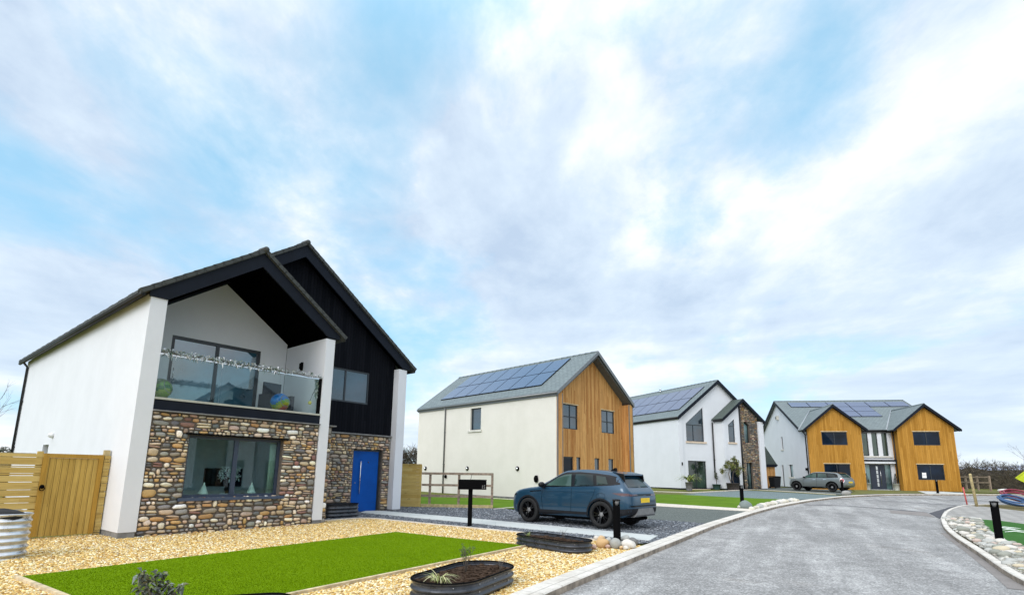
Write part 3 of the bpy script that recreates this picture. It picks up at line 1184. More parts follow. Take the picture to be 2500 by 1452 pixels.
def kerb(name, line, width, rise=0.1, dz=0.012):
    """kerb blocks: top, road-side face and rounded arris"""
    inner = offset(line, width)
    arr = offset(line, 0.018 * (1 if width > 0 else -1))
    me = MB()
    n = len(line)
    rows = []
    for p, q, r in zip(line, arr, inner):
        z = gz(p.y) + dz
        rows.append([(p.x, p.y, z - rise - 0.02), (p.x, p.y, z - 0.018), (q.x, q.y, z), (r.x, r.y, z), (r.x, r.y, z - 0.1)])
    vs_ = [c for r in rows for c in r]
    fs_ = []
    mi = []
    for i in range(n - 1):
        for k in range(4):
            fs_.append((i * 5 + k, i * 5 + k + 1, (i + 1) * 5 + k + 1, (i + 1) * 5 + k))
            mi.append(1 if k == 0 else 0)
    me.add(vs_, fs_)
    me.m = mi
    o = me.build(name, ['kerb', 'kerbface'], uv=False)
    uvl = o.data.uv_layers.new(name='UVMap')
    dist = [0]
    for a, b in zip(line, line[1:]):
        dist.append(dist[-1] + (b - a).length)
    acr = [-0.2, 0.0, 0.02, abs(width), abs(width) + 0.1]
    for l in o.data.loops:
        i, k = divmod(l.vertex_index, 5)
        uvl.data[l.index].uv = (dist[i], acr[k])
    o['kind'] = 'structure'
    return inner


KLi = kerb('left_kerb', KLs, 0.36)
KRi = kerb('right_kerb', KRs, -0.15, 0.085)

# the road fills the space between the kerbs and runs on to the right
road_pts = [tuple(p) for p in KLs] + [(70, 30.8)] + [tuple(p) for p in reversed(KRs)]
sheet('road', road_pts, 'road', -0.095)


def strip(name, px, w, mat, dz):
    a = [V(G(x, y, -0.095)[:2]) for x, y in px]
    a = resample(a, 1.0)
    l, r = offset(a, w / 2), offset(a, -w / 2)
    return sheet(name, [tuple(p) for p in l] + [tuple(p) for p in reversed(r)], mat, dz)


strip('road_trench', [(1962, 1231.5), (2060, 1234), (2170, 1242), (2262, 1250.5)], 0.32, 'tarpatch', -0.091)
strip('road_trench', [(2005, 1216.5), (2110, 1219.5), (2240, 1227), (2335, 1233)], 0.30, 'tarpatch', -0.091)
strip('road_trench', [(2110, 1211.0), (2230, 1215), (2370, 1223), (2480, 1227)], 0.30, 'tarpatch', -0.091)
sheet('road_patch', [G(*p, -0.09)[:2] for p in [(2172, 1245), (2262, 1250), (2283, 1262), (2240, 1257), (2175, 1252)]], 'brownpatch', -0.087)
sheet('road_patch', [G(*p, -0.09)[:2] for p in [(2268, 1252), (2290, 1246), (2318, 1237.5), (2338, 1234), (2306, 1246), (2297, 1262), (2294, 1266)]], 'tarpatch', -0.083)
strip('road_gully_line', [(2312, 1301), (2345, 1325), (2385, 1352), (2430, 1386), (2498, 1440)], 0.34, 'brownpatch', -0.089)

# left side: base ground, then the gravels, lawns, drives and paths
H1O = V((-8.837, 12.275))
X1 = V((math.sin(A1), math.cos(A1)))
Y1 = V((-math.cos(A1), math.sin(A1)))


def L1(a, b):
    return H1O + X1 * a + Y1 * b


kin = [tuple(p) for p in KLi]


def kseg(y0, y1, off=0.0):
    """points of the kerb's inner edge between two depths"""
    pts = [p for p in KLi if y0 < p.y < y1]
    return [tuple(p) for p in pts]


sheet('garden_ground', [(-40, -6.5)] + [tuple(p) for p in KLi] + [(70, 70), (-40, 70)], 'soil', -0.03)
E_ = [G(785, 1271.5), G(830, 1268), G(877, 1265), G(900, 1265.2), G(920, 1266.4), G(1050, 1279), G(1258, 1298.6), G(1420, 1314.5), G(1545, 1327)]
E_ = [V(p[:2]) for p in E_]
yE = E_[-1].y
gold = [tuple(p) for p in E_] + list(reversed(kseg(-6, yE))) + [(-16, -5), (-16, 8)] + [tuple(L1(-7, 1.4)), tuple(L1(0.2, 1.4)), tuple(L1(0.2, 0.2)), tuple(L1(5.0, 0.2))]
sheet('gold_gravel_bed', gold, 'goldbed', 0.0)
slate = [tuple(p) for p in E_] + kseg(yE, G(1720, 1277).y) + [tuple(G(1720, 1277)[:2]), tuple(G(1604, 1268)[:2]), tuple(G(1400, 1254)[:2]), tuple(G(1203, 1240)[:2]), tuple(G(1024, 1237)[:2]),
        tuple(L1(10.3, 4.5)), tuple(L1(9.5, 2.6)), tuple(L1(5.2, 2.6)), tuple(L1(5.2, 0.3))]
sheet('slate_gravel_bed', slate, 'slatebed', 0.004)


def ribbon(name, line, w, mat, dz, h=0.05):
    line = resample(line, 0.5)
    l, r = offset(line, w / 2), offset(line, -w / 2)
    return sheet(name, [tuple(p) for p in l] + [tuple(p) for p in reversed(r)], mat, dz, skirt=h)


ribbon('gravel_edging', E_, 0.085, 'edging', 0.03)
pth = [G(*p)[:2] for p in [(893, 1247.3), (928, 1247), (1155, 1266), (1340, 1283), (1516, 1300), (1606, 1308.5), (1585, 1320.5), (1552, 1317), (1340, 1296.5), (1155, 1277.6), (900, 1253.2), (880, 1252)]]
po = sheet('path', pth, 'path', 0.022, skirt=0.05)
LA, LB, LC = V(G(40, 1412)[:2]), V(G(967, 1300)[:2]), V(G(1285, 1334)[:2])
LD = LC + (LA - LB)
sheet('front_lawn', [tuple(LA), tuple(LB), tuple(LC), tuple(LD)], 'turf', 0.03, step=0.5, skirt=0.05)
ribbon('lawn_edging', [LC + (LC - LD).normalized() * 0.12, LD - (LC - LD).normalized() * 0.3], 0.06, 'timberedge', 0.045)
ribbon('lawn_edging', [LA, LA + (LD - LA) * 1.0], 0.06, 'timberedge', 0.045)

# neighbour's front: drive, lawns and edgings
hd = [tuple(G(1720, 1277)[:2]), tuple(G(1604, 1268)[:2]), tuple(G(1400, 1254)[:2]), tuple(G(1270, 1243)[:2]), tuple(G(1300, 1222)[:2]), tuple(G(1400, 1218)[:2]), tuple(G(1608, 1233.5)[:2]), tuple(G(1833, 1246.5)[:2])]
sheet('grey_drive', hd + list(reversed(kseg(G(1720, 1277).y, G(1833, 1246.5).y))), 'drive', 0.008)
sheet('side_lawn', [G(*p)[:2] for p in [(1000, 1236), (1203, 1239), (1275, 1242.5), (1300, 1222), (1203, 1214), (1010, 1206)]], 'turf2', 0.012)
ribbon('lawn_edging', [V(G(*p)[:2]) for p in [(1010, 1207.5), (1110, 1211.5), (1203, 1216.5), (1300, 1222)]], 0.16, 'edging', 0.03)
ribbon('lawn_edging', [V(G(*p)[:2]) for p in [(1206, 1242.5), (1272, 1236.5)]], 0.10, 'edging', 0.025)
sheet('path', [G(*p)[:2] for p in [(1400, 1216.5), (1608, 1228.7), (1818, 1242), (1846, 1243.2), (1830, 1248.2), (1608, 1235.5), (1400, 1221)]], 'edging', 0.026, skirt=0.05)
lw = [(1560, 1205), (1640, 1206), (1756, 1212), (1850, 1216.5), (1942, 1219.8), (1905, 1228), (1850, 1240), (1825, 1241.6), (1608, 1228.4), (1480, 1219)]
sheet('side_lawn', [G(*p)[:2] for p in lw], 'turf2', 0.018, skirt=0.04)
sheet('teal_drive', [G(*p)[:2] for p in [(1560, 1201.5), (1625, 1202.5), (1690, 1203.5), (1800, 1198), (1840, 1196), (1868, 1198.5), (2036, 1207.6), (2052, 1210.4), (1990, 1217), (1942, 1220), (1850, 1216.5), (1756, 1212), (1640, 1206), (1560, 1205)]], 'teal', 0.010)
ribbon('lawn_edging', [V(G(*p)[:2]) for p in [(1560, 1198), (1605, 1199.5), (1690, 1202), (1760, 1198.5), (1800, 1196.3), (1842, 1194.6), (1900, 1198), (1960, 1201.6), (2038, 1206.7)]], 0.22, 'edging', 0.03)
sheet('grass_strip', [G(*p)[:2] for p in [(1815, 1197), (1842, 1195.2), (1900, 1198.8), (2038, 1207.3), (2046, 1209.5), (1990, 1206), (1900, 1200.6), (1845, 1197.8)]], 'poorgrass', 0.022)
sheet('side_lawn', [G(*p)[:2] for p in [(1560, 1202), (1640, 1203), (1700, 1205), (1660, 1207), (1560, 1206)]], 'poorgrass', 0.024)
sheet('car_drive', [G(*p)[:2] for p in [(1842, 1194), (1885, 1189), (2000, 1191), (2076, 1196), (2085, 1202), (2062, 1209), (2040, 1206.5), (1900, 1197.5)]], 'drive', 0.006)
sheet('far_lawn', [G(*p)[:2] for p in [(2062, 1208.8), (2088, 1199), (2075, 1193), (2210, 1193), (2350, 1194.5), (2500, 1199), (2500, 1206), (2345, 1200), (2262, 1201.5), (2262, 1203.8), (2180, 1204.5), (2120, 1205.5)]], 'poorgrass', 0.014)
sheet('path', [G(*p)[:2] for p in [(2240, 1198.5), (2300, 1200), (2350, 1203.3), (2360, 1205.5), (2262, 1205.2)]], 'path', 0.028, skirt=0.05)

# right side: block paving, pebble bed, lawn and bare soil
sheet('verge_ground', [tuple(p) for p in KRi] + [(70, 30.8), (70, -6), (6, -6)], 'mud', -0.03)
sheet('block_paving', [G(*p)[:2] for p in [(2355, 1232.6), (2400, 1236), (2430, 1239), (2500, 1247.5), (2640, 1262), (2640, 1296), (2500, 1279), (2445, 1271.5), (2392, 1267.5), (2312, 1258.5), (2308, 1250.5), (2322, 1241), (2343, 1235)]], 'block', 0.006)
sheet('pebble_bed', [G(*p)[:2] for p in [(2312, 1258.5), (2392, 1267.5), (2420, 1300), (2450, 1322), (2500, 1334), (2640, 1360), (2640, 1460), (2510, 1406), (2466, 1385), (2412, 1345), (2380, 1325), (2335, 1297), (2316, 1280), (2306, 1264)]], 'pebblebed', 0.004)
sheet('side_lawn', [G(*p)[:2] for p in [(2392, 1267.5), (2445, 1271.5), (2500, 1279), (2640, 1298), (2640, 1362), (2500, 1334), (2450, 1322), (2420, 1300)]], 'turf3', 0.016, skirt=0.04)
sheet('side_lawn', [G(*p)[:2] for p in [(2484, 1391), (2520, 1388), (2560, 1410), (2560, 1440), (2512, 1406)]], 'poorgrass', 0.016)


# ------------------------------------------------------------------ loose chips, blades: what nobody could count
def inside(poly, x, y):
    r = np.zeros(len(x), bool)
    n = len(poly)
    j = n - 1
    for i in range(n):
        xi, yi, xj, yj = poly[i][0], poly[i][1], poly[j][0], poly[j][1]
        c = ((yi > y) != (yj > y)) & (x < (xj - xi) * (y - yi) / (yj - yi + 1e-12) + xi)
        r ^= c
        j = i
    return r


rng = np.random.default_rng(5)


def gz_np(y):
    t = np.clip((y - 11) / 44, 0, 1)
    return 0.62 * t * t * (3 - 2 * t)


def scatter(poly, n, excl=(), yfall=2.0, ymin=6.0):
    xs_, ys_ = [p[0] for p in poly], [p[1] for p in poly]
    ox, oy = np.zeros(0), np.zeros(0)
    while len(ox) < n:
        x = rng.uniform(min(xs_), max(xs_), 400000)
        y = rng.uniform(max(min(ys_), ymin), max(ys_), 400000)
        k = inside(poly, x, y) & (rng.random(len(x)) < (ymin / np.maximum(np.hypot(x, y), ymin)) ** yfall)
        k &= (x > -0.98 * y - 1.5) & (x < 1.02 * y + 1.0)
        for e in excl:
            k &= ~inside(e, x, y)
        ox, oy = np.append(ox, x[k]), np.append(oy, y[k])
    return ox[:n], oy[:n]


def chips(name, poly, n, smin, smax, flat, pal, mat, excl=(), dz=0.0, yfall=2.0):
    x, y = scatter(poly, n, excl, yfall)
    base = np.array([(-1, -1, -1), (1, -1, -1), (1, 1, -1), (-1, 1, -1), (-1, -1, 1), (1, -1, 1), (1, 1, 1), (-1, 1, 1)], float) * 0.6
    q = np.array([(0, 3, 2, 1), (4, 5, 6, 7), (0, 1, 5, 4), (1, 2, 6, 5), (2, 3, 7, 6), (3, 0, 4, 7)])
    vs_ = base[None] * (1 + rng.uniform(-0.45, 0.45, (n, 8, 3)))
    s = rng.uniform(smin, smax, n) * rng.choice([0.8, 1.0, 1.3], n)
    vs_ *= np.stack([s * rng.uniform(0.9, 1.7, n), s, s * flat * rng.uniform(0.7, 1.3, n)], 1)[:, None, :]
    tx, a = rng.normal(0, 0.35, n), rng.uniform(0, 2 * np.pi, n)
    c, sn = np.cos(tx)[:, None], np.sin(tx)[:, None]
    yy, zz = vs_[:, :, 1] * c - vs_[:, :, 2] * sn, vs_[:, :, 1] * sn + vs_[:, :, 2] * c
    c, sn = np.cos(a)[:, None], np.sin(a)[:, None]
    xx = vs_[:, :, 0] * c - yy * sn
    yy = vs_[:, :, 0] * sn + yy * c
    P = np.stack([xx + x[:, None], yy + y[:, None], zz + (gz_np(y) + dz + s * flat * 0.35)[:, None]], 2)
    faces = (q[None] + (np.arange(n) * 8)[:, None, None]).reshape(-1, 4)
    pc = np.array(pal)[rng.integers(0, len(pal), n)] * rng.uniform(0.8, 1.15, (n, 1))
    o = np_mesh(name, P.reshape(-1, 3), faces, np.repeat(np.clip(pc, 0, 1), 6, 0), mat)
    o['kind'] = 'stuff'
    return o


M['chip'] = attr_mat('stone_chip', 0.85, 0.0, 60, 0.12, 0.1)
M['blade'] = attr_mat('grass_blade', 0.8, 0.0, 3, 0.05, 0.0)
lawn_poly = [tuple(LA), tuple(LB), tuple(LC), tuple(LD)]
GOLD_PAL = [(0.82, 0.57, 0.20), (0.70, 0.45, 0.13), (0.90, 0.75, 0.42), (0.52, 0.31, 0.10), (0.95, 0.88, 0.68), (0.80, 0.60, 0.27), (0.42, 0.24, 0.08), (0.88, 0.68, 0.30), (0.93, 0.84, 0.58)]
SLATE_PAL = [(0.125, 0.138, 0.155), (0.16, 0.175, 0.195), (0.095, 0.102, 0.115), (0.20, 0.215, 0.235), (0.14, 0.152, 0.17), (0.25, 0.265, 0.285), (0.38, 0.40, 0.43)]
tag(chips('golden_gravel', gold, 66000, 0.010, 0.019, 0.55, GOLD_PAL, 'chip', [lawn_poly], 0.0), 'loose golden stone chips around the bright front lawn', 'gravel')
tag(chips('slate_gravel', slate, 26000, 0.014, 0.03, 0.35, SLATE_PAL, 'chip', [[tuple(p) for p in pth]], 0.004, 1.2), 'blue grey slate chips under the parked blue car', 'gravel')
pb = [tuple(G(*p)[:2]) for p in [(2312, 1258.5), (2392, 1267.5), (2420, 1300), (2450, 1322), (2500, 1334), (2560, 1345), (2560, 1430), (2510, 1406), (2466, 1385), (2412, 1345), (2380, 1325), (2335, 1297), (2316, 1280), (2306, 1264)]]
tag(chips('pebbles', pb, 4500, 0.015, 0.04, 0.6, [(0.36, 0.35, 0.31), (0.5, 0.48, 0.42), (0.26, 0.25, 0.22), (0.62, 0.6, 0.54), (0.42, 0.38, 0.32)], 'chip', (), 0.0, 1.0), 'small grey pebbles between the cobbles by the right kerb', 'pebbles')


def blades(name, poly, n, h, pal, dz, excl=()):
    x, y = scatter(poly, n, excl, 1.5)
    a = rng.uniform(0, 2 * np.pi, n)
    w, hh = rng.uniform(0.004, 0.007, n), rng.uniform(0.6, 1.2, n) * h
    lean = rng.normal(0, 0.5, (n, 2)) * hh[:, None]
    z = gz_np(y) + dz
    p0 = np.stack([x - np.cos(a) * w, y - np.sin(a) * w, z], 1)
    p1 = np.stack([x + np.cos(a) * w, y + np.sin(a) * w, z], 1)
    p2 = np.stack([x + lean[:, 0], y + lean[:, 1], z + hh], 1)
    vs_ = np.stack([p0, p1, p2], 1).reshape(-1, 3)
    pc = np.array(pal)[rng.integers(0, len(pal), n)] * rng.uniform(0.85, 1.15, (n, 1))
    o = np_mesh(name, vs_, np.arange(3 * n).reshape(-1, 3), pc, 'blade')
    o['kind'] = 'stuff'
    return o


tag(blades('lawn_grass', lawn_poly, 110000, 0.012, [(0.126, 0.215, 0.0005), (0.134, 0.225, 0.001), (0.118, 0.205, 0.0005), (0.142, 0.235, 0.003)], 0.028), 'short bright green grass of the front lawn', 'grass')


# ------------------------------------------------------------------ house with the balcony
h1 = empty('detached_house', (H1O.x, H1O.y, 0), rz_of(A1), 'white house with black gables, glass balcony, cobble stone front and blue door', 'house')
SL = 0.712                                                   # roof pitch


def zt(x):                                                   # top of the left roof slope
    return 5.85 + SL * (x + 0.2)


w = MB()
# long side wall with its front pier, small window behind the fence
wall(w, LEFT(0.0), rect(-13.95, 0.13, 0.0, 5.80), [rect(-8.75, 1.1, -7.95, 2.3)], 0.36)
w.box((0.0, 0.0, 5.80), (0.36, 0.01, 5.82))
# inner wing wall on the right of the balcony
w.box((4.80, 0.0, 0.13), (5.11, 2.38, 5.66))
# recessed balcony wall with the patio doors, up to the ridge
wall(w, FRONT(2.4), [(0.36, 3.2), (4.8, 3.2), (4.8, 5.86), (2.6, 7.44), (0.36, 5.87)], [rect(1.33, 3.27, 3.93, 5.40)], 0.1)
# far pier and the blind right and rear walls
w.box((9.50, 2.18, 0.13), (9.90, 13.9, 5.70))
w.box((0.36, 13.6, 0.0), (9.5, 13.95, 5.70))
w.build('rendered_wall', 'white', h1)
w = MB()
w.box((0.012, 0.012, -0.2), (0.34, 13.9, 0.13))
w.box((4.815, 0.012, -0.2), (5.095, 2.3, 0.13))
w.box((9.515, 2.195, -0.2), (9.885, 13.9, 0.13))
w.build('plinth', 'plinth', h1)
# roof: front wing and main range
w = MB()
slope_slab(w, (-0.24, zt(-0.24)), (2.6, zt(2.6)), -0.06, 2.14, 0.14)
slope_slab(w, (5.44, zt(-0.24)), (2.6, zt(2.6)), -0.06, 2.48, 0.14)
slope_slab(w, (-0.24, zt(-0.24)), (5.05, zt(5.05)), 2.14, 14.25, 0.14)
slope_slab(w, (10.32, zt(-0.22)), (5.05, zt(5.05)), 2.14, 14.25, 0.14)
verge_tiles(w, (-0.24, zt(-0.24)), (2.6, zt(2.6)), -0.12, 0.2, 0.10, 13)
verge_tiles(w, (5.44, zt(-0.24)), (2.6, zt(2.6)), -0.12, 0.2, 0.10, 13)
verge_tiles(w, (2.6, zt(2.6)), (5.05, zt(5.05)), 2.08, 0.2, 0.10, 11)
verge_tiles(w, (10.32, zt(-0.22)), (5.05, zt(5.05)), 2.08, 0.2, 0.10, 24)
for i in range(36):                                          # ragged eaves course seen from below
    y = 0.05 + i * 0.39
    w.box((-0.27, y, zt(-0.24) - 0.10), (-0.10, y + 0.36, zt(-0.24) - 0.02 + 0.012 * (i % 2)))
rf = w.build('roof', 'darkslate', h1)
w = MB()
for k in range(7):
    w.tube([(2.6, -0.14 + k * 0.33, zt(2.6) - 0.035), (2.6, 0.20 + k * 0.33, zt(2.6) - 0.02)], [0.085, 0.10], 10)
w.build('ridge_tiles', 'darkslate', rf)
w = MB()
for k in range(36):
    w.tube([(5.05, 2.06 + k * 0.34, zt(5.05) - 0.035), (5.05, 2.41 + k * 0.34, zt(5.05) - 0.02)], [0.085, 0.10], 10)
w.build('ridge_tiles', 'darkslate', rf)


def barge(mb, xl, xm, xr, y, depth, zbot, hgt, toff=0.14):
    """deep fascia boards of a gable, cut level at the feet"""
    zl, zm, zr = zt(xl) - toff, zt(xm) - toff, zt(xl) - toff

    def half(xe, s):
        zb_m = zm - hgt
        # where the lower edge meets the level foot
        run = (zb_m - zbot) / SL
        xf = xm + s * run
        z_e = zm - abs(xe - xm) * SL
        pts = [(xe, y, z_e), (xm, y, zm), (xm, y, zb_m), (xf, y, zbot), (xe, y, zbot)]
        mb.prism(pts, (0, depth, 0))
    half(xl, -1)
    half(xr, 1)


w = MB()
barge(w, -0.04, 2.6, 5.24, -0.035, 0.06, 5.70, 0.40)
barge(w, 0.2, 5.05, 10.02, 2.15, 0.06, 5.72, 0.42)
w.build('fascia', 'fascia', h1)
w = MB()                                                     # dark lining of the overhangs
slope_slab(w, (0.30, zt(0.30) - 0.43), (2.6, zt(2.6) - 0.43), 0.026, 2.40, 0.05)
slope_slab(w, (4.9, zt(0.30) - 0.43), (2.6, zt(2.6) - 0.43), 0.026, 2.40, 0.05)
slope_slab(w, (9.95, zt(0.15) - 0.40), (5.05, zt(5.05) - 0.40), 2.21, 2.52, 0.05)
slope_slab(w, (2.8, zt(2.8) - 0.40), (5.05, zt(5.05) - 0.40), 2.21, 2.52, 0.05)
w.build('soffit', 'soffit', h1)
# black boarded gable over the door
w = MB()
zz = lambda x: min(zt(x), zt(10.1 - x)) - 0.2
wall(w, FRONT(2.5), [(4.5, 2.99), (9.55, 2.99), (9.55, zz(9.55)), (5.05, zz(5.05)), (0.5, zz(0.5)), (0.5, 3.3), (4.5, 3.3)], [rect(6.2, 4.12, 8.32, 5.38)], 0.2)
w.build('boarded_gable', 'blacktimber', h1)
window(h1, FRONT(2.5), rect(6.2, 4.12, 8.32, 5.38), [7.26], [], 0.06, 0.03, 0.06)
window(h1, LEFT(0.0), rect(-8.75, 1.1, -7.95, 2.3), [], [], 0.05, 0.2, 0.06)
# balcony: band, rim, deck, glass, rail
w = MB()
w.box((0.36, 0.03, 2.975), (4.80, 0.25, 3.22))
w.build('balcony_band', 'fascia', h1)
w = MB()
w.box((0.36, 0.005, 3.224), (4.80, 2.30, 3.275))
w.build('balcony_deck', plain('pale_deck_edge', (0.42, 0.42, 0.36), 0.6, var=0.1), h1)
for a, b in ((0.38, 1.86), (1.87, 3.48), (3.49, 4.70)):
    w = MB()
    w.box((a, 0.10, 3.28), (b, 0.112, 4.335))
    w.build('balustrade_panel', 'balglass', h1)
w = MB()
w.box((0.36, 0.085, 4.335), (4.72, 0.13, 4.375))
w.build('handrail', 'chrome', h1)
w = MB()
w.box((4.715, 0.06, 3.276), (4.795, 0.15, 4.37))
w.build('rail_post', 'black', h1)
pd = window(h1, FRONT(2.4), rect(1.33, 3.27, 3.93, 5.40), [2.62], [], 0.09, 0.03, 0.08, 'frame', 'glasspatio', None, 'patio_door')
w = MB()
w.tube([(1.44, 2.355, 4.15), (1.44, 2.32, 4.15), (1.44, 2.32, 4.42), (1.44, 2.355, 4.42)], 0.012, 8)
w.build('handle', 'chrome', pd)
w = MB()
w.box((4.735, 1.25, 4.78), (4.795, 1.33, 5.04))
w.box((4.70, 1.245, 4.82), (4.735, 1.335, 5.00))
w.build('wall_light', 'black', h1)
# rubble stone front with the wide window
HOLE = (1.25, 0.86, 3.72, 2.42)
w = MB()
wall(w, FRONT(0.06), rect(0.36, -0.2, 4.80, 2.93), [rect(1.25, 0.86, 3.72, 2.42)], 0.30)
w.box((5.11, 0.22, -0.2), (5.36, 2.5, 2.93))
wall(w, FRONT(2.5), rect(5.36, -0.1, 9.50, 2.93), [rect(7.81, -0.1, 9.12, 2.42)], 0.25)
mo = w.build('mortar_wall', 'mortar', h1)
w = MB()
r1 = random.Random(4)
rubble(w, FRONT(0.06), 0.37, -0.03, 4.79, 2.92, [HOLE], r1, 0.062, 0.145, 0.05)
rubble(w, FRONT(0.22), 5.12, 0.0, 5.35, 2.92, [], r1, 0.10, 0.20, 0.05)
rubble(w, LEFT(5.36), -2.4, 0.0, -0.2, 2.9, [], r1, 0.10, 0.2, 0.03)
rubble(w, FRONT(2.5), 5.4, 0.0, 9.49, 2.92, [(7.78, -0.5, 9.15, 2.42)], r1, 0.062, 0.145, 0.05, pal=[c for c in _pal if c[0] < 0.75])
w.build('rubble_stone', 'stone', mo)
w = MB()
w.box((0.36, -0.06, 2.935), (4.795, 0.30, 2.965))
w.box((5.115, 0.12, 2.935), (5.46, 2.42, 2.975))
w.box((5.47, 2.40, 2.935), (9.495, 2.49, 2.98))
w.build('stone_coping', 'plinth', mo)
ww = window(h1, FRONT(0.06), rect(1.25, 0.86, 3.72, 2.42), [2.5], [], 0.07, 0.14, 0.08, 'bluesill', 'viewglass',
            (1.14, 3.86, 0.862, 0.075, 0.075), 'window', 'bluesill', mw=0.11)
w = MB()                                                     # dark lintel and lined reveal
w.box((1.16, -0.02, 2.42), (3.84, 0.06, 2.455))
w.build('lintel', 'black', ww)
# the room behind it
w = MB()
w.box((0.40, 3.55, 0.2), (4.75, 3.6, 2.85))
w.box((0.42, 0.37, 0.25), (0.46, 3.55, 2.85))
w.box((4.70, 0.37, 0.25), (4.74, 3.55, 2.85))
w.box((0.46, 0.37, 2.70), (4.70, 3.55, 2.74))
w.box((0.46, 0.37, 0.26), (4.70, 3.55, 0.30))
w.box((0.46, 2.0, 2.45), (4.70, 2.15, 2.70))
w.build('living_room', 'interior', h1)
# blue front door
w = MB()
w.box((7.81, 2.60, 0.08), (7.88, 2.68, 2.42))
w.box((9.05, 2.60, 0.08), (9.12, 2.68, 2.42))
w.box((7.88, 2.60, 2.34), (9.05, 2.68, 2.42))
w.box((7.81, 2.56, 0.02), (9.12, 2.68, 0.08))
w.build('door_frame', 'frame', h1)
w = MB()
for i in range(7):
    z0 = 0.085 + i * 0.322
    w.box((8.14, 2.616, z0 + 0.004), (9.045, 2.66, z0 + 0.318))
w.box((7.885, 2.614, 0.085), (8.136, 2.66, 2.335))
w.box((7.885, 2.622, 0.085), (9.045, 2.664, 2.335))
dr = w.build('door', 'bluedoor', h1)
w = MB()
w.tube([(8.20, 2.555, 0.75), (8.20, 2.555, 1.95)], 0.019, 10)
w.tube([(8.20, 2.555, 0.86), (8.20, 2.615, 0.86)], 0.012, 8)
w.tube([(8.20, 2.555, 1.84), (8.20, 2.615, 1.84)], 0.012, 8)
w.build('handle', 'chrome', dr)
w = MB()
w.lathe([(0.028, 0), (0.028, 0.012), (0.012, 0.02)], 14, T=Matrix.Translation((8.58, 2.614, 1.92)) @ Matrix.Rotation(math.pi / 2, 4, 'X'))
w.build('spy_hole', 'frame', dr)
w = MB()
w.lathe([(0.018, 0), (0.018, 0.02)], 12, T=Matrix.Translation((8.02, 2.612, 1.14)) @ Matrix.Rotation(math.pi / 2, 4, 'X'))
w.build('lock', 'chrome', dr)
# gutter and downpipe, boiler cowl
w = MB()
w.tube([(-0.20, -0.02, 5.70), (-0.20, 14.2, 5.70)], 0.055, 10)
w.build('gutter', 'gutter', h1)
w = MB()
w.tube([(10.27, 2.15, 5.70), (10.27, 14.2, 5.70)], 0.055, 10)
w.build('gutter', 'gutter', h1)
w = MB()
w.tube([(-0.18, 13.55, 5.66), (-0.05, 13.55, 5.50), (-0.05, 13.55, 0.0)], 0.042, 8)
for z in (4.1, 2.3):
    w.box((-0.06, 13.46, z), (0.0, 13.64, z + 0.04))
w.build('downpipe', 'gutter', h1)
w = MB()
w.lathe([(0.09, 0), (0.09, 0.05), (0.055, 0.12), (0.0, 0.14)], 14, T=Matrix.Translation((0, 7.55, 2.58)) @ Matrix.Rotation(-math.pi / 2, 4, 'Y'))
w.box((-0.13, 7.49, 2.54), (-0.03, 7.61, 2.6))
w.build('vent_cowl', plain('white_plastic', (0.75, 0.75, 0.74), 0.5), h1)


# ------------------------------------------------------------------ shared house parts
def gable_roof(parent, x0, x1, y0, y1, ze, sl, t=0.13, mat='slate', ridge=True, trim='zinc', trim_h=0.2, trim_d=0.04, gut='zinc'):
    """simple pitched roof running along y, with verge trims and gutters"""
    xm = (x0 + x1) / 2
    zr = ze + sl * (xm - x0)
    w = MB()
    slope_slab(w, (x0, ze), (xm, zr), y0, y1, t)
    slope_slab(w, (x1, ze), (xm, zr), y0, y1, t)
    ro = w.build('roof', mat, parent)
    if ridge:
        w = MB()
        n = max(1, int((y1 - y0) / 0.45))
        for k in range(n):
            a = y0 + (y1 - y0) * k / n
            b = y0 + (y1 - y0) * (k + 1) / n
            w.tube([(xm, a, zr - 0.04), (xm, b + 0.02, zr - 0.03)], [0.085, 0.095], 8)
        w.build('ridge_tiles', mat, ro)
    for xe in (x0, x1):
        for y, d in ((y0 - trim_d, trim_d), (y1, trim_d)):
            w = MB()
            w.prism([(xe, y, ze + 0.015), (xm, y, zr + 0.015), (xm, y, zr - trim_h), (xe, y, ze - trim_h)], (0, d, 0))
            w.build('verge_trim', trim, ro)
    for s, xe in ((-1, x0), (1, x1)):
        w = MB()
        w.tube([(xe + s * 0.045, y0 + 0.02, ze - 0.10), (xe + s * 0.045, y1 - 0.02, ze - 0.10)], 0.06, 8)
        w.box((min(xe, xe - s * 0.03), y0 + 0.03, ze - 0.24), (max(xe, xe - s * 0.03), y1 - 0.03, ze - 0.135))
        w.build('gutter', gut, parent)
    return ro, xm, zr


def panels_left(ro, x0, ze, sl, xa, xb, ya, yb, cols, rows):
    """solar panels on the left slope; each one a piece of the roof"""
    d = V((1, 0, sl)).normalized()
    nrm = V((-sl, 0, 1)).normalized()
    L = (xb - xa) * math.sqrt(1 + sl * sl)
    for r in range(rows):
        for c in range(cols):
            y0 = ya + (yb - ya) * c / cols + 0.012
            y1 = ya + (yb - ya) * (c + 1) / cols - 0.012
            s0, s1 = L * r / rows + 0.012, L * (r + 1) / rows - 0.012
            base = V((xa, 0, ze + sl * (xa - x0)))
            one_panel(ro, [base + d * s0 + V((0, y1, 0)), base + d * s0 + V((0, y0, 0)), base + d * s1 + V((0, y0, 0)), base + d * s1 + V((0, y1, 0))], nrm)


def one_panel(ro, q, nrm):
    """a dark framed glass panel standing just off the slates"""
    w = MB()
    c = sum(q, V()) / 4
    inn = [p + (c - p).normalized() * 0.03 for p in q]
    w.prism([p + nrm * 0.02 for p in q], nrm * 0.035, 1)
    w.prism([p + nrm * 0.056 for p in inn], nrm * 0.004, 0)
    o = w.build('solar_panel', ['solar', 'black'], ro)
    return o


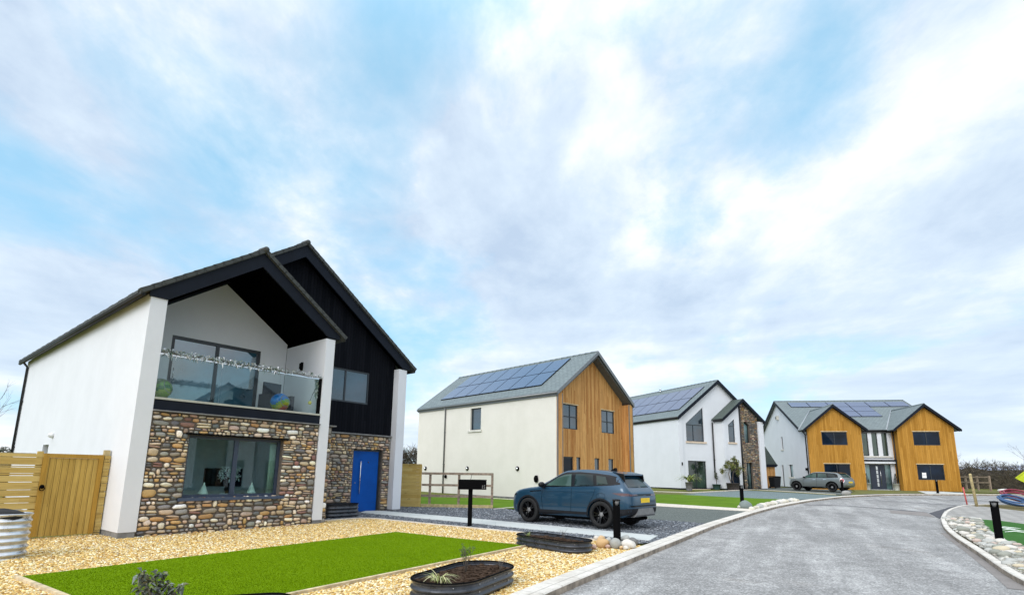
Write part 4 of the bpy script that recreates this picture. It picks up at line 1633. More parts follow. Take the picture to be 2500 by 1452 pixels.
def downpipe(parent, pts, r=0.04, mat='zinc', clips=()):
    w = MB()
    w.tube(pts, r, 8)
    for (x, y, z) in clips:
        w.box((x - 0.06, y - 0.06, z), (x + 0.06, y + 0.06, z + 0.04))
    return w.build('downpipe', mat, parent)


# ------------------------------------------------------------------ cream house with the larch gable
O2 = V((2.40, 27.15, gz(27.15) + 0.0))
h2 = empty('detached_house', O2, rz_of(A2), 'cream rendered house with natural timber gable behind the blue car, solar roof', 'house')
W2, L2, SL2 = 7.05, 12.55, 0.75
EZ2 = 5.69
w = MB()
wall(w, LEFT(0.0), rect(-L2, 0.12, -0.09, EZ2 - 0.12), [rect(-7.02, 3.95, -6.05, 5.27)], 0.3)
w.box((0.3, L2 - 0.3, 0.12), (W2 - 0.3, L2, EZ2 - 0.1))
w.prism([(0.3, L2 - 0.3, EZ2 - 0.1), (W2 - 0.3, L2 - 0.3, EZ2 - 0.1), (W2 / 2, L2 - 0.3, EZ2 + SL2 * 3.3)], (0, 0.28, 0))
w.box((W2 - 0.3, 0.1, 0.12), (W2, L2, EZ2 - 0.12))
w.build('rendered_wall', 'cream', h2)
w = MB()
w.box((0.015, 0.02, -0.3), (W2 - 0.015, L2 - 0.02, 0.12))
w.build('plinth', 'plinth', h2)
w = MB()
hz = lambda x: EZ2 + SL2 * (min(x, W2 - x) + 0.05) - 0.15
holes = [rect(1.03, 3.80, 2.30, 5.15), rect(4.50, 3.79, 5.83, 5.13), rect(1.05, 0.02, 1.87, 2.31), rect(2.14, 0.02, 2.52, 2.31), rect(3.77, 1.25, 4.25, 2.30), rect(5.12, 1.25, 5.65, 2.30)]
wall(w, FRONT(0.5), [(0.38, 0.0), (W2 - 0.38, 0.0), (W2 - 0.38, hz(W2 - 0.38)), (W2 / 2, hz(W2 / 2)), (0.38, hz(0.38))], holes, 0.2)
w.box((0.02, 0.0, 0.0), (0.38, 0.7, EZ2 - 0.10))
w.box((W2 - 0.38, 0.0, 0.0), (W2 - 0.02, 0.7, EZ2 - 0.10))
w.build('timber_cladding', 'larch', h2)
for x in (-0.012, 0.36, W2 - 0.40, W2 - 0.03):
    w = MB()
    w.box((x, -0.015, 0.0), (x + 0.042, 0.04, EZ2 - 0.12))
    w.build('corner_trim', 'zinc', h2)
ro, xm, zr = gable_roof(h2, -0.08, W2 + 0.08, -0.06, L2 + 0.06, EZ2 - 0.02, SL2, 0.14, 'slate')
w = MB()
slope_slab(w, (0.0, EZ2 - 0.17), (xm, zr - 0.30), -0.02, 0.55, 0.05)
slope_slab(w, (W2, EZ2 - 0.17), (xm, zr - 0.30), -0.02, 0.55, 0.05)
w.build('soffit', plain('grey_soffit', (0.10, 0.10, 0.10), 0.7), h2)
panels_left(ro, -0.08, EZ2 - 0.02, SL2, 0.62, 3.25, 1.70, 10.95, 7, 2)
F2 = FRONT(0.5)
window(h2, F2, holes[0], [1.665], [4.475], 0.05, 0.05, 0.06)
window(h2, F2, holes[1], [5.165], [4.46], 0.05, 0.05, 0.06)
dd = window(h2, F2, holes[2], [], [(0.8, 1.1, 1.82)], 0.07, 0.05, 0.06, 'frame', 'glassblue', None, 'door')
for k in (3, 4, 5):
    window(h2, F2, holes[k], [], [], 0.045, 0.05, 0.06)
for (a0, b0), _, (a1, b1), _2 in holes[:2]:
    w = MB()
    w.prism([F2.p(a0 - 0.05, b1, 0.012), F2.p(a1 + 0.05, b1, 0.012), F2.p(a1 + 0.05, b1 + 0.05, 0.012), F2.p(a0 - 0.05, b1 + 0.05, 0.012)], (0, 0.011, 0))
    w.build('window_trim', 'timberedge', h2)
window(h2, LEFT(0.0), rect(-7.02, 3.95, -6.05, 5.27), [], [], 0.05, 0.10, 0.06, 'frame', 'glass', (-7.20, -5.95, 3.95, 0.13, 0.06), 'window', 'palestone')
downpipe(h2, [(-0.13, 9.5, EZ2 - 0.13), (-0.055, 9.5, EZ2 - 0.3), (-0.055, 9.5, 0.05)], 0.045, 'zinc', [(-0.03, 9.5, 3.9), (-0.03, 9.5, 1.9)])
for y in (11.5, 7.18, 2.89):
    w = MB()
    T = Matrix.Translation((0, y, 1.65)) @ Matrix.Rotation(-math.pi / 2, 4, 'Y')
    w.lathe([(0.125, 0), (0.125, 0.05), (0.09, 0.075)], 16, 1, None, T)
    w.lathe([(0.085, 0.05), (0.07, 0.10), (0.0, 0.115)], 16, 0, None, T)
    w.build('bulkhead_light', ['chrome', 'black'], h2)
w = MB()
w.ball((-0.08, 1.45, 1.12), (0.09, 0.14, 0.19), 12, 8)
w.box((-0.05, 1.38, 0.95), (0.0, 1.52, 1.3))
w.build('hose_reel', 'black', h2)
w = MB()
w.ball((-0.06, 9.25, 1.15), (0.07, 0.11, 0.12), 10, 6)
w.box((-0.04, 9.2, 1.08), (0.0, 9.3, 1.22))
w.build('outside_tap', 'black', h2)

# ------------------------------------------------------------------ white house with the stone tower bay
O3 = V((13.66, 42.90, gz(42.9)))
h3 = empty('detached_house', O3, rz_of(A3), 'white rendered house with sloping topped windows and a stone clad porch wing', 'house')
W3, L3, SL3, EZ3 = 9.1, 12.0, 0.73, 5.86
w = MB()
wall(w, LEFT(0.0), rect(-L3, 0.1, 0.0, EZ3 - 0.12), [], 0.4)
hz3 = lambda x: EZ3 + SL3 * (min(x, W3 - x) + 0.1) - 0.15
mw_ = [(0.90, 3.88), (2.85, 3.88), (2.85, 6.80), (0.90, 5.33)]
hd_ = rect(0.95, 0.03, 2.90, 2.30)
wall(w, FRONT(0.12), [(0.4, 0.0), (W3 - 0.02, 0.0), (W3 - 0.02, hz3(W3 - 0.02)), (W3 / 2, hz3(W3 / 2)), (0.4, hz3(0.4))], [mw_, hd_], 0.25)
w.box((W3 - 0.3, 0.4, 0.0), (W3, L3, EZ3 - 0.12))
w.box((0.4, L3 - 0.3, 0.1), (W3 - 0.3, L3, EZ3 - 0.12))
# wing
P3 = 1.0
WL, WR, WM = 3.84, 8.60, 6.22
ez_w = EZ3 - 0.05
hw = lambda x: ez_w + SL3 * (min(x - WL, WR - x) + 0.1) - 0.15
w2_ = [(4.55, 3.89), (5.30, 3.89), (5.30, 5.86), (4.55, 5.33)]
d2_ = rect(4.50, 0.03, 5.55, 2.27)
w.box((WL, -P3, 0.1), (WL + 0.32, 0.118, ez_w - 0.05))
wall(w, FRONT(-P3 + 0.1), [(WL + 0.32, 0.0), (5.86, 0.0), (5.86, hw(5.86)), (WL + 0.32, hw(WL + 0.32))], [w2_, d2_], 0.25)
w.box((8.02, -P3, 0.1), (WR, 0.118, ez_w - 0.05))
w.build('rendered_wall', 'white', h3)
w = MB()
w.box((0.015, 0.015, -0.3), (W3 - 0.02, L3 - 0.02, 0.098))
w.box((WL + 0.015, -P3 + 0.015, -0.3), (WR - 0.015, 0.5, 0.098))
w.build('plinth', 'fascia', h3)
w = MB()
s1_, s2_ = [(6.42, 3.88), (7.08, 3.88), (7.08, 5.42), (6.42, 5.88)], rect(6.42, 0.05, 7.16, 2.27)
wall(w, FRONT(-P3 + 0.16), [(5.98, 0.0), (8.02, 0.0), (8.02, hw(8.02)), (WM, hw(WM)), (5.98, hw(5.98))], [s1_, s2_], 0.2)
mo = w.build('mortar_wall', 'mortar', h3)
w = MB()
rubble(w, FRONT(-P3 + 0.16), 5.98, 0.0, 8.01, 7.4, [(6.42, 3.88, 7.08, 5.7), (6.42, -0.5, 7.16, 2.27)], random.Random(8), 0.08, 0.15, 0.07, top=lambda a: hw(a) - 0.02, pal=[tuple(V(c) * 0.62) for c in _pal if c[0] < 0.7])
w.build('rubble_stone', 'stone', mo)
ro, xm, zr = gable_roof(h3, -0.1, W3 + 0.1, -0.10, L3 + 0.1, EZ3, SL3, 0.13, 'slate', True, 'fascia', 0.28, 0.05, 'gutter')
panels_left(ro, -0.1, EZ3, SL3, 0.80, 3.82, 0.70, 11.0, 7, 2)
w = MB()
w.tube([(4.3, 7.0, zr - 0.25), (4.3, 7.0, zr + 0.12)], 0.07, 10)
w.lathe([(0.11, 0), (0.11, 0.08), (0.02, 0.12)], 12, T=Matrix.Translation((4.3, 7.0, zr + 0.1)))
w.build('vent_pipe', 'chrome', ro)
# roof of the wing
w = MB()
zrw = ez_w + SL3 * (WM - WL + 0.1)
slope_slab(w, (WL - 0.1, ez_w), (WM, zrw), -P3 - 0.12, 1.5, 0.12)
slope_slab(w, (WR + 0.1, ez_w), (WM, zrw), -P3 - 0.12, 1.5, 0.12)
rw = w.build('roof', 'greenslate', h3)
for xe in (WL - 0.1, WR + 0.1):
    w = MB()
    w.prism([(xe, -P3 - 0.16, ez_w + 0.015), (WM, -P3 - 0.16, zrw + 0.015), (WM, -P3 - 0.16, zrw - 0.27), (xe, -P3 - 0.16, ez_w - 0.24)], (0, 0.04, 0))
    w.build('verge_trim', 'fascia', rw)
w = MB()
w.box((WL - 0.16, -P3 - 0.10, ez_w - 0.24), (WL - 0.02, -0.11, ez_w - 0.03))
w.build('gutter', 'gutter', h3)
w = MB()
w.box((WR + 0.02, -P3 - 0.10, ez_w - 0.24), (WR + 0.16, -0.11, ez_w - 0.03))
w.build('gutter', 'gutter', h3)
downpipe(h3, [(WL - 0.08, 0.04, ez_w - 0.24), (WL - 0.08, 0.04, 0.9)], 0.05, 'gutter', [(WL - 0.06, 0.04, 2.4)])
downpipe(h3, [(5.92, -P3 + 0.05, 7.0), (5.92, -P3 + 0.05, 0.1)], 0.06, 'gutter')
F3 = FRONT(0.12)
window(h3, F3, mw_, [(1.72, 3.93, 5.25)], [(5.25, 0.95, 2.8)], 0.055, 0.06, 0.06, 'frame', 'glass', (0.82, 3.05, 3.88, 0.14, 0.07))
window(h3, F3, hd_, [1.82], [], 0.06, 0.06, 0.06, 'frame', 'glassgreen', (0.9, 3.1, 0.03, 0.10, 0.18), 'patio_door', 'sandstone')
F3w = FRONT(-P3 + 0.1)
window(h3, F3w, w2_, [], [(5.22, 4.6, 5.25)], 0.05, 0.06, 0.06, 'frame', 'glass', (4.44, 5.44, 3.88, 0.14, 0.07))
window(h3, F3w, d2_, [], [], 0.06, 0.06, 0.06, 'frame', 'glassblue', None, 'window')
F3s = FRONT(-P3 + 0.16)
window(h3, F3s, s1_, [], [], 0.06, 0.16, 0.05, 'black', 'glasspale')
window(h3, F3s, s2_, [6.78], [(1.25, 6.45, 6.75)], 0.06, 0.16, 0.05, 'black', 'glasspale', None, 'door')
w = MB()
w.box((0.16, -0.06, 1.9), (0.24, 0.0, 2.15))
w.build('wall_light', 'black', h3)

# ------------------------------------------------------------------ far house with two golden gables
O4 = V((26.51, 47.10, gz(47.1)))
h4 = empty('detached_house', O4, rz_of(A4), 'wide house with two golden timber gables and white centre, beyond the small grey car', 'house')
SL4 = 0.53
EZ4 = 5.30
D4 = 13.9
w = MB()
hs = lambda y: EZ4 + SL4 * (min(y, 15.0 - y) - 1.0) - 0.15
wall(w, LEFT(0.0), [(-13.9, 0.1), (-0.02, 0.1), (-0.02, 5.05), (-1.1, 5.05), (-1.1, hs(1.1)), (-7.5, hs(7.5)), (-13.9, hs(13.9))],
     [rect(-7.05, 3.78, -6.55, 5.05), rect(-7.50, 0.1, -6.95, 2.22), rect(-5.35, 1.05, -4.30, 2.22)], 0.3)
holes_c = [rect(4.88, 2.97, 5.36, 5.02), rect(5.67, 2.97, 6.13, 5.02), rect(6.48, 2.97, 6.93, 5.02), rect(4.90, 0.05, 6.97, 2.25)]
wall(w, FRONT(1.0), rect(4.42, 0.0, 7.36, 5.2), holes_c, 0.25)
w.box((11.4, 0.2, 0.1), (11.68, 13.9, 5.1))
w.box((0.3, 13.6, 0.1), (11.4, 13.9, 5.1))
w.prism([(11.4, 1.1, 5.1), (11.4, 7.5, hs(7.5)), (11.4, 13.9, 5.1)], (0.28, 0, 0))
w.build('rendered_wall', 'white', h4)
w = MB()
gl, gr = 4.42, 7.30
g1 = lambda x: 5.41 + 0.848 * min(x, 4.42 - x)
g2 = lambda x: 5.41 + 0.848 * min(x - 7.30, 11.72 - x)
o1 = [rect(1.16, 3.86, 3.25, 5.03), rect(1.15, 0.88, 3.25, 2.22)]
o2 = [rect(8.50, 3.86, 10.58, 5.04), rect(8.51, 0.93, 10.58, 2.24)]
wall(w, FRONT(0.0), [(0.0, 0.0), (4.42, 0.0), (4.42, g1(4.42)), (2.21, g1(2.21)), (0.0, g1(0))], o1, 0.22)
wall(w, FRONT(0.0), [(7.30, 0.0), (11.72, 0.0), (11.72, g2(11.72)), (9.51, g2(9.51)), (7.30, g2(7.30))], o2, 0.22)
w.box((4.20, 0.22, 0.0), (4.418, 1.25, 5.15))
w.box((7.302, 0.22, 0.0), (7.50, 1.25, 5.15))
w.build('timber_cladding', 'oaktimber', h4)
w = MB()
w.box((0.012, 0.02, -0.3), (11.7, 13.88, 0.0))
w.build('plinth', 'plinth', h4)
# main roof along x and the two gable roofs
zr4 = EZ4 + SL4 * 6.6
w = MB()
w.prism([(-0.25, 0.9, EZ4), (-0.25, 7.5, zr4), (-0.25, 7.5, zr4 - 0.14), (-0.25, 0.9, EZ4 - 0.14)], (12.2, 0, 0))
w.prism([(-0.25, 14.1, EZ4), (-0.25, 7.5, zr4), (-0.25, 7.5, zr4 - 0.14), (-0.25, 14.1, EZ4 - 0.14)], (12.2, 0, 0))
ro4 = w.build('roof', 'slate', h4)
w = MB()
w.tube([(-0.27, 7.5, zr4 - 0.03), (11.97, 7.5, zr4 - 0.03)], 0.095, 8)
w.build('ridge_tiles', 'slate', ro4)
for x in (-0.30, 11.95):
    for ya in (0.9, 14.1):
        w = MB()
        w.prism([(x, ya, EZ4 + 0.015), (x, 7.5, zr4 + 0.015), (x, 7.5, zr4 - 0.24), (x, ya, EZ4 - 0.24)], (0.05, 0, 0))
        w.build('verge_trim', 'fascia', ro4)
for xa, xb in ((0.0, 4.42), (7.30, 11.72)):
    xm = (xa + xb) / 2
    e = 5.24
    x0, x1 = xa - 0.42, xb + 0.42
    z0 = e - 0.02
    zm = 7.45
    sl = (zm - z0) / (xm - x0)
    yb_ = lambda z: 0.9 + (z - EZ4) / SL4 + 0.10
    w = MB()
    for xe in (x0, x1):
        # each slope runs back until it meets the main roof
        top = [(xe, -0.30, z0), (xm, -0.30, zm), (xm, yb_(zm), zm), (xe, max(yb_(z0), 0.9), z0)]
        w.prism(top, (0, 0, -0.13))
    gro = w.build('roof', 'slate', h4)
    w = MB()
    w.tube([(xm, -0.31, zm - 0.03), (xm, yb_(zm), zm - 0.03)], 0.085, 8)
    w.build('ridge_tiles', 'slate', gro)
    for xe in (x0, x1):
        w = MB()
        w.prism([(xe, -0.345, z0 + 0.015), (xm, -0.345, zm + 0.015), (xm, -0.345, zm - 0.26), (xe, -0.345, z0 - 0.20)], (0, 0.045, 0))
        w.prism([(xe, -0.30, z0 - 0.135), (xm, -0.30, zm - 0.20), (xm, 0.05, zm - 0.20), (xe, 0.05, z0 - 0.135)], (0, 0, -0.03))
        w.build('verge_trim', 'fascia', gro)
    for xe in (x0, x1):
        w = MB()
        w.tube([(xe, 0.85, z0 + 0.03), (xm, yb_(zm) - 0.03, zm + 0.04)], 0.07, 6)
        w.build('valley_lead', 'lead', gro)
    for xe in (x0, x1):
        w = MB()
        w.tube([(xe, -0.30, z0 - 0.08), (xe, 0.85, z0 - 0.08)], 0.06, 8)
        w.build('gutter', 'gutter', h4)
w = MB()
w.tube([(4.7, 0.83, EZ4 - 0.10), (7.0, 0.83, EZ4 - 0.10)], 0.07, 8)
w.box((4.43, 0.86, EZ4 - 0.26), (7.29, 0.985, EZ4 - 0.13))
w.build('gutter', 'gutter', h4)
sd = V((0, 1, SL4)).normalized()
sn = V((0, -SL4, 1)).normalized()


def p4(x, y):
    return V((x, y, EZ4 + SL4 * (y - 0.9)))


for (xa, xb, n, ya, yb) in ((0.85, 11.75, 6, 5.90, 7.02), (4.46, 8.05, 2, 4.75, 5.87), (4.46, 8.05, 2, 3.60, 4.72)):
    for i in range(n):
        a, b = xa + (xb - xa) * i / n + 0.012, xa + (xb - xa) * (i + 1) / n - 0.012
        one_panel(ro4, [p4(a, ya), p4(b, ya), p4(b, yb), p4(a, yb)], sn)
F4 = FRONT(0.0)
for hole in o1 + o2:
    window(h4, F4, hole, [(hole[0][0] + hole[1][0]) / 2], [], 0.065, 0.05, 0.06, 'frame', 'glassblue')
for hole in o1 + o2:
    w = MB()
    (a0, b0), _, (a1, b1), _2 = hole
    w.prism([F4.p(a0 - 0.05, b1, 0.012), F4.p(a1 + 0.05, b1, 0.012), F4.p(a1 + 0.05, b1 + 0.06, 0.012), F4.p(a0 - 0.05, b1 + 0.06, 0.012)], (0, 0.011, 0))
    w.build('window_trim', 'timberedge', h4)
F4c = FRONT(1.0)
for hole in holes_c[:3]:
    window(h4, F4c, hole, [], [], 0.045, 0.08, 0.06, 'frame', 'glassgreen')
w = MB()
w.box((4.5, 0.90, 2.82), (7.16, 0.998, 2.95))
w.build('sill', 'palestone', h4)
w = MB()
w.box((4.425, 0.55, 2.50), (7.295, 0.998, 2.62))
w.build('canopy', 'fascia', h4)
w = MB()
w.box((4.43, 0.62, 2.30), (7.29, 0.997, 2.48))
w.build('canopy_face', 'white', h4)
d4 = window(h4, F4c, holes_c[3], [5.31, 6.49], [], 0.05, 0.08, 0.06, 'frame', 'glasspale', None, 'door')
w = MB()
w.box((5.34, 1.07, 0.10), (6.46, 1.12, 2.20))
lf = w.build('door_leaf', plain('dark_blue_door', (0.02, 0.028, 0.05), 0.4), d4)
w = MB()
for z in range(5):
    w.box((5.78, 1.055, 0.32 + z * 0.36), (5.92, 1.075, 0.62 + z * 0.36))
w.tube([(6.10, 1.03, 0.4), (6.10, 1.03, 1.9)], 0.02, 8)
w.build('door_handle', 'chrome', d4)
window(h4, LEFT(0.0), rect(-7.05, 3.78, -6.55, 5.05), [], [], 0.05, 0.1, 0.06, 'frame', 'glass', (-7.2, -6.4, 3.78, 0.12, 0.06), 'window', 'palestone')
window(h4, LEFT(0.0), rect(-5.35, 1.05, -4.30, 2.22), [], [], 0.05, 0.1, 0.06, 'frame', 'glasspale', (-5.5, -4.1, 1.05, 0.14, 0.06), 'window', 'palestone')
w = MB()
w.box((0.08, 6.95, 0.1), (0.14, 7.5, 2.22))
w.build('door', plain('grey_side_door', (0.07, 0.075, 0.085), 0.5), h4)
downpipe(h4, [(-0.35, 0.2, 5.1), (-0.06, 0.35, 4.8), (-0.06, 0.35, 0.0)], 0.05, 'gutter')
downpipe(h4, [(7.22, 0.55, 5.1), (7.22, 0.55, 0.0)], 0.05, 'gutter')
w = MB()
w.box((-0.14, 0.6, 1.62), (0.0, 0.78, 1.85))
w.build('wall_light', 'black', h4)
w = MB()
w.box((-0.2, 7.25, 6.85), (0.0, 7.6, 7.25))
w.box((-0.26, 7.3, 6.95), (-0.2, 7.55, 7.15), 1)
w.build('alarm_box', [plain('beige_box', (0.6, 0.58, 0.5), 0.6), 'plinth'], h4)

# small lean-to store between the two white houses
gp = G(1884, 1190)
st = empty('garden_store', (gp.x, gp.y, gp.z), rz_of(A3), 'small timber store with a steep slate roof between two white houses', 'store')
w = MB()
w.box((-1.2, 0.0, -0.2), (0.62, 2.0, 2.05))
w.build('timber_wall', 'larch', st)
w = MB()
w.prism([(-1.5, -0.15, 3.75), (-0.62, -0.15, 3.75), (0.78, -0.15, 2.12), (-1.5, -0.15, 2.12)], (0, 2.3, 0))
w.build('roof', 'greenslate', st)
w = MB()
w.box((-1.45, -0.19, 2.0), (0.80, -0.155, 2.14))
w.box((-1.4, -0.17, 1.9), (0.7, 2.1, 1.999))
w.build('fascia', 'fascia', st)


# ------------------------------------------------------------------ cars
def car_paint(name, c, metal=0.35):
    m, nt, b = newmat(name)
    k = NT(nt)
    vec = k.coord('Object')
    fl = k.noise(vec, 400, 2, 0.5)
    dirt = k.noise(k.coord('Object', (1, 1, 2.5)), 3.0, 5, 0.65)
    s = k.n('ShaderNodeSeparateXYZ')
    nt.links.new(k.coord('Object'), s.inputs[0])
    low = k.ramp(s.outputs[2], [(0.25, 0.22), (0.55, 0.0)])
    col = k.mix(k.ramp(fl, [(0.35, 0.0), (0.7, 0.25)]), c, tuple(min(1, x * 1.5) for x in c))
    col = k.mix(k.math('MULTIPLY', low, k.ramp(dirt, [(0.35, 0.2), (0.7, 1.0)])), col, (0.16, 0.15, 0.13))
    k.put(b.inputs['Base Color'], col)
    b.inputs['Metallic'].default_value = metal
    k.put(b.inputs['Roughness'], k.ramp(dirt, [(0.3, 0.30), (0.7, 0.42)]))
    b.inputs['Coat Weight'].default_value = 0.75
    k.put(b.inputs['Coat Roughness'], k.ramp(dirt, [(0.3, 0.02), (0.7, 0.07)]))
    return m


M['suvblue'] = car_paint('blue_car_paint', (0.006, 0.044, 0.088), 0.4)
M['minigrey'] = car_paint('grey_green_car_paint', (0.15, 0.168, 0.17))
M['carglass'] = window_glass('tinted_car_glass', (0.008, 0.022, 0.024), 0.4, 0.0)
M['carglass2'] = window_glass('light_car_glass', (0.03, 0.058, 0.05), 0.4, 0.0)
M['redlamp'] = plain('red_lamp_lens', (0.50, 0.01, 0.02), 0.12, coat=0.8)
M['darklamp'] = plain('smoked_lamp_lens', (0.06, 0.012, 0.016), 0.12, coat=0.8)
M['yellowplate'] = plain('yellow_plate', (0.85, 0.56, 0.01), 0.5, var=0.05)
M['satinplate'] = plain('satin_skid_plate', (0.22, 0.22, 0.22), 0.5, metal=0.2, var=0.15)
M['greyplastic'] = plain('dark_grey_plastic', (0.012, 0.013, 0.016), 0.7, var=0.15, spec=0.2)


def interp(pts, x):
    if x <= pts[0][0]:
        return pts[0][1]
    for (a, b), (c, d) in zip(pts, pts[1:]):
        if x <= c:
            t = (x - a) / (c - a)
            return b + (d - b) * t
    return pts[-1][1]


def car_body(P):
    """lofted shell: x forward, y left; returns a closed bmesh"""
    xs_ = P['xs']
    bm = bmesh.new()
    rows = []
    for x in xs_:
        zt_, zb = interp(P['top'], x), interp(P['bot'], x)
        w = interp(P['wid'], x)
        belt = min(interp(P['belt'], x), zt_ - 0.07)
        wr = interp(P['roofw'], x)
        gh = zt_ - belt
        cab = min(1.0, max(0.0, (gh - 0.07) / 0.25))
        ws = w * 0.955
        hi = min(1, gh / 0.1)
        wr2 = ws * 0.93 * (1 - cab) + wr * cab
        half = [(w * 0.80, zb), (w * 0.93, zb + 0.02), (w * 0.985, zb + 0.10), (w, zb + (belt - zb) * 0.42), (w * 0.997, zb + (belt - zb) * 0.66),
                (w * 0.982, belt - 0.10), (ws, belt),
                (ws + (wr2 - ws) * 0.35, belt + gh * 0.34), (ws + (wr2 - ws) * 0.72, belt + gh * 0.68), (wr2 - 0.01, belt + gh * 0.88),
                (wr2 * 0.90, belt + gh * 0.965), (wr2 * 0.5, zt_ - 0.004)]
        ring = [(0.0, zb)] + half + [(0.0, zt_)] + [(-a, b) for a, b in reversed(half)]
        rows.append([bm.verts.new((x, y, z)) for y, z in ring])
    n = len(rows[0])
    for r0, r1 in zip(rows, rows[1:]):
        for k in range(n):
            bm.faces.new((r0[k], r0[(k + 1) % n], r1[(k + 1) % n], r1[k]))
    bm.faces.new(rows[0][::-1])
    bm.faces.new(rows[-1])
    bmesh.ops.recalc_face_normals(bm, faces=bm.faces)
    return bm


def boolean_cut(bm, cyls, mat_cut):
    me = bpy.data.meshes.new('tmp')
    bm.to_mesh(me)
    o = bpy.data.objects.new('tmp', me)
    COL.objects.link(o)
    cb = MB()
    for (x, z, r, y0, y1) in cyls:
        T = Matrix.Translation((x, y0, z)) @ Matrix.Rotation(-math.pi / 2, 4, 'X')
        cb.lathe([(r, 0), (r, y1 - y0)], 40, 0, None, T)
    co = cb.build('tmpcut', mat_cut, uv=False)
    me.materials.append(M['black'])
    me.materials.append(M[mat_cut])
    md = o.modifiers.new('b', 'BOOLEAN')
    md.operation = 'DIFFERENCE'
    md.solver = 'EXACT'
    md.material_mode = 'TRANSFER'
    md.object = co
    bpy.context.view_layer.update()
    dg = bpy.context.evaluated_depsgraph_get()
    out = bpy.data.meshes.new_from_object(o.evaluated_get(dg))
    for x in (o, co):
        bpy.data.objects.remove(x)
    return out


def densify(poly, L):
    out = []
    n = len(poly)
    for i in range(n):
        a, b = V(poly[i]), V(poly[(i + 1) % n])
        k = max(1, int((b - a).length / L))
        out += [a.lerp(b, j / k) for j in range(k)]
    return out


def decal(name, bvh, poly, axis, mat, parent, eps=0.006, L=0.09, sign=1):
    """a panel pressed onto the shell: polygon in (x,z) for the side, (y,z) for the tail or nose"""
    bm = bmesh.new()
    pts = densify(poly, L)
    vs_ = [bm.verts.new((p[0], p[1], 0)) for p in pts]
    tri = geometry.tessellate_polygon([[V((p[0], p[1], 0)) for p in pts]])
    for t in tri:
        try:
            bm.faces.new([vs_[i] for i in t])
        except ValueError:
            pass
    for ax in (0, 1):
        lo = min(p[ax] for p in pts)
        hi = max(p[ax] for p in pts)
        t = lo + L
        while t < hi:
            co = [0, 0, 0]
            no = [0, 0, 0]
            co[ax] = t
            no[ax] = 1
            bmesh.ops.bisect_plane(bm, geom=bm.verts[:] + bm.edges[:] + bm.faces[:], plane_co=co, plane_no=no)
            t += L
    for v in bm.verts:
        a, b = v.co.x, v.co.y
        if axis == 'side':
            o, d = V((a, 3 * sign, b)), V((0, -sign, 0))
        elif axis == 'end':
            o, d = V((6 * sign, a, b)), V((-sign, 0, 0))
        else:
            o, d = V((a, b, 5)), V((0, 0, -1))
        hit, nrm, idx, dist = bvh.ray_cast(o, d)
        v.co = hit + (-d) * eps if hit is not None else o + d * 10
    bad = [v for v in bm.verts if abs(v.co.x) > 3.2 or abs(v.co.y) > 1.6 or v.co.z < -1]
    bmesh.ops.delete(bm, geom=bad, context='VERTS')
    me = bpy.data.meshes.new(name)
    bm.to_mesh(me)
    bm.free()
    me.materials.append(M[mat])
    for p in me.polygons:
        p.use_smooth = True
    ob = bpy.data.objects.new(name, me)
    COL.objects.link(ob)
    ob.parent = parent
    return ob


def wheel(parent, x, y, r, wdt, side, rim='blackgloss', spokes=5):
    T = Matrix.Translation((x, y, r)) @ Matrix.Rotation(-math.pi / 2 * side, 4, 'X')
    w = MB()
    h = wdt / 2
    w.lathe([(r * 0.66, -h), (r * 0.93, -h), (r * 0.985, -h * 0.75), (r, -h * 0.3), (r, h * 0.3), (r * 0.985, h * 0.78), (r * 0.94, h), (r * 0.72, h), (r * 0.68, h * 0.8), (r * 0.66, -h)], 40, 0, None, T, True, False)
    wo = w.build('wheel', 'rubber', parent, uv=False)
    w = MB()
    w.lathe([(r * 0.665, h * 0.82), (r * 0.70, h * 0.99), (r * 0.675, h * 0.99), (r * 0.63, h * 0.55), (r * 0.60, h * 0.0), (0.02, -h * 0.1)], 40, 0, None, T, True, False)
    for k in range(spokes):
        a = 2 * math.pi * k / spokes
        for da in (-0.17, 0.17):
            S = T @ Matrix.Rotation(a + da * 0.5, 4, 'Z')
            w.prism([S @ V((0.05, -0.022, h * 0.55)), S @ V((r * 0.66, -0.018 + da * 0.18, h * 0.85)), S @ V((r * 0.66, 0.018 + da * 0.18, h * 0.85)), S @ V((0.05, 0.022, h * 0.55))], (T.to_3x3() @ V((0, 0, -0.04))))
    w.lathe([(0.065, h * 0.3), (0.065, h * 0.62), (0.045, h * 0.68), (0.0, h * 0.68)], 16, 1, None, T)
    for k in range(5):
        a = 2 * math.pi * k / 5 + 0.3
        w.lathe([(0.012, h * 0.55), (0.012, h * 0.68)], 8, 1, None, T @ Matrix.Translation((0.085 * math.cos(a), 0.085 * math.sin(a), 0)))
    w.build('rim', [rim, 'satinplate'], wo, uv=False)


def finish_body(me, name, paint, parent, roof=None, roofz=9):
    me.materials.clear()
    for x in (paint, 'black', roof or paint):
        me.materials.append(M[x])
    ob = bpy.data.objects.new(name, me)
    COL.objects.link(ob)
    ob.parent = parent
    return ob


def shell(name, P, cyls, paint, parent, roof=None, roofz=9):
    bm = car_body(P)
    me = boolean_cut(bm, cyls, 'rubber')
    b2 = bmesh.new()
    b2.from_mesh(me)
    for f in b2.faces:
        c = f.calc_center_median()
        tunnel = f.material_index == 1
        f.material_index = 1 if tunnel or c.z < interp(P['bot'], c.x) + 0.012 else (2 if c.z > roofz and roof else 0)
        f.smooth = True
    b2.to_mesh(me)
    bvh = BVHTree.FromBMesh(bm)
    b2.free()
    bm.free()
    ob = finish_body(me, name, paint, parent, roof)
    try:
        me.set_sharp_from_angle(angle=math.radians(38))
    except Exception:
        pass
    return ob, bvh


def poly_arc(cx, cz, r, a0, a1, n=14):
    return [(cx + r * math.cos(math.radians(a0 + (a1 - a0) * i / n)), cz + r * math.sin(math.radians(a0 + (a1 - a0) * i / n))) for i in range(n + 1)]


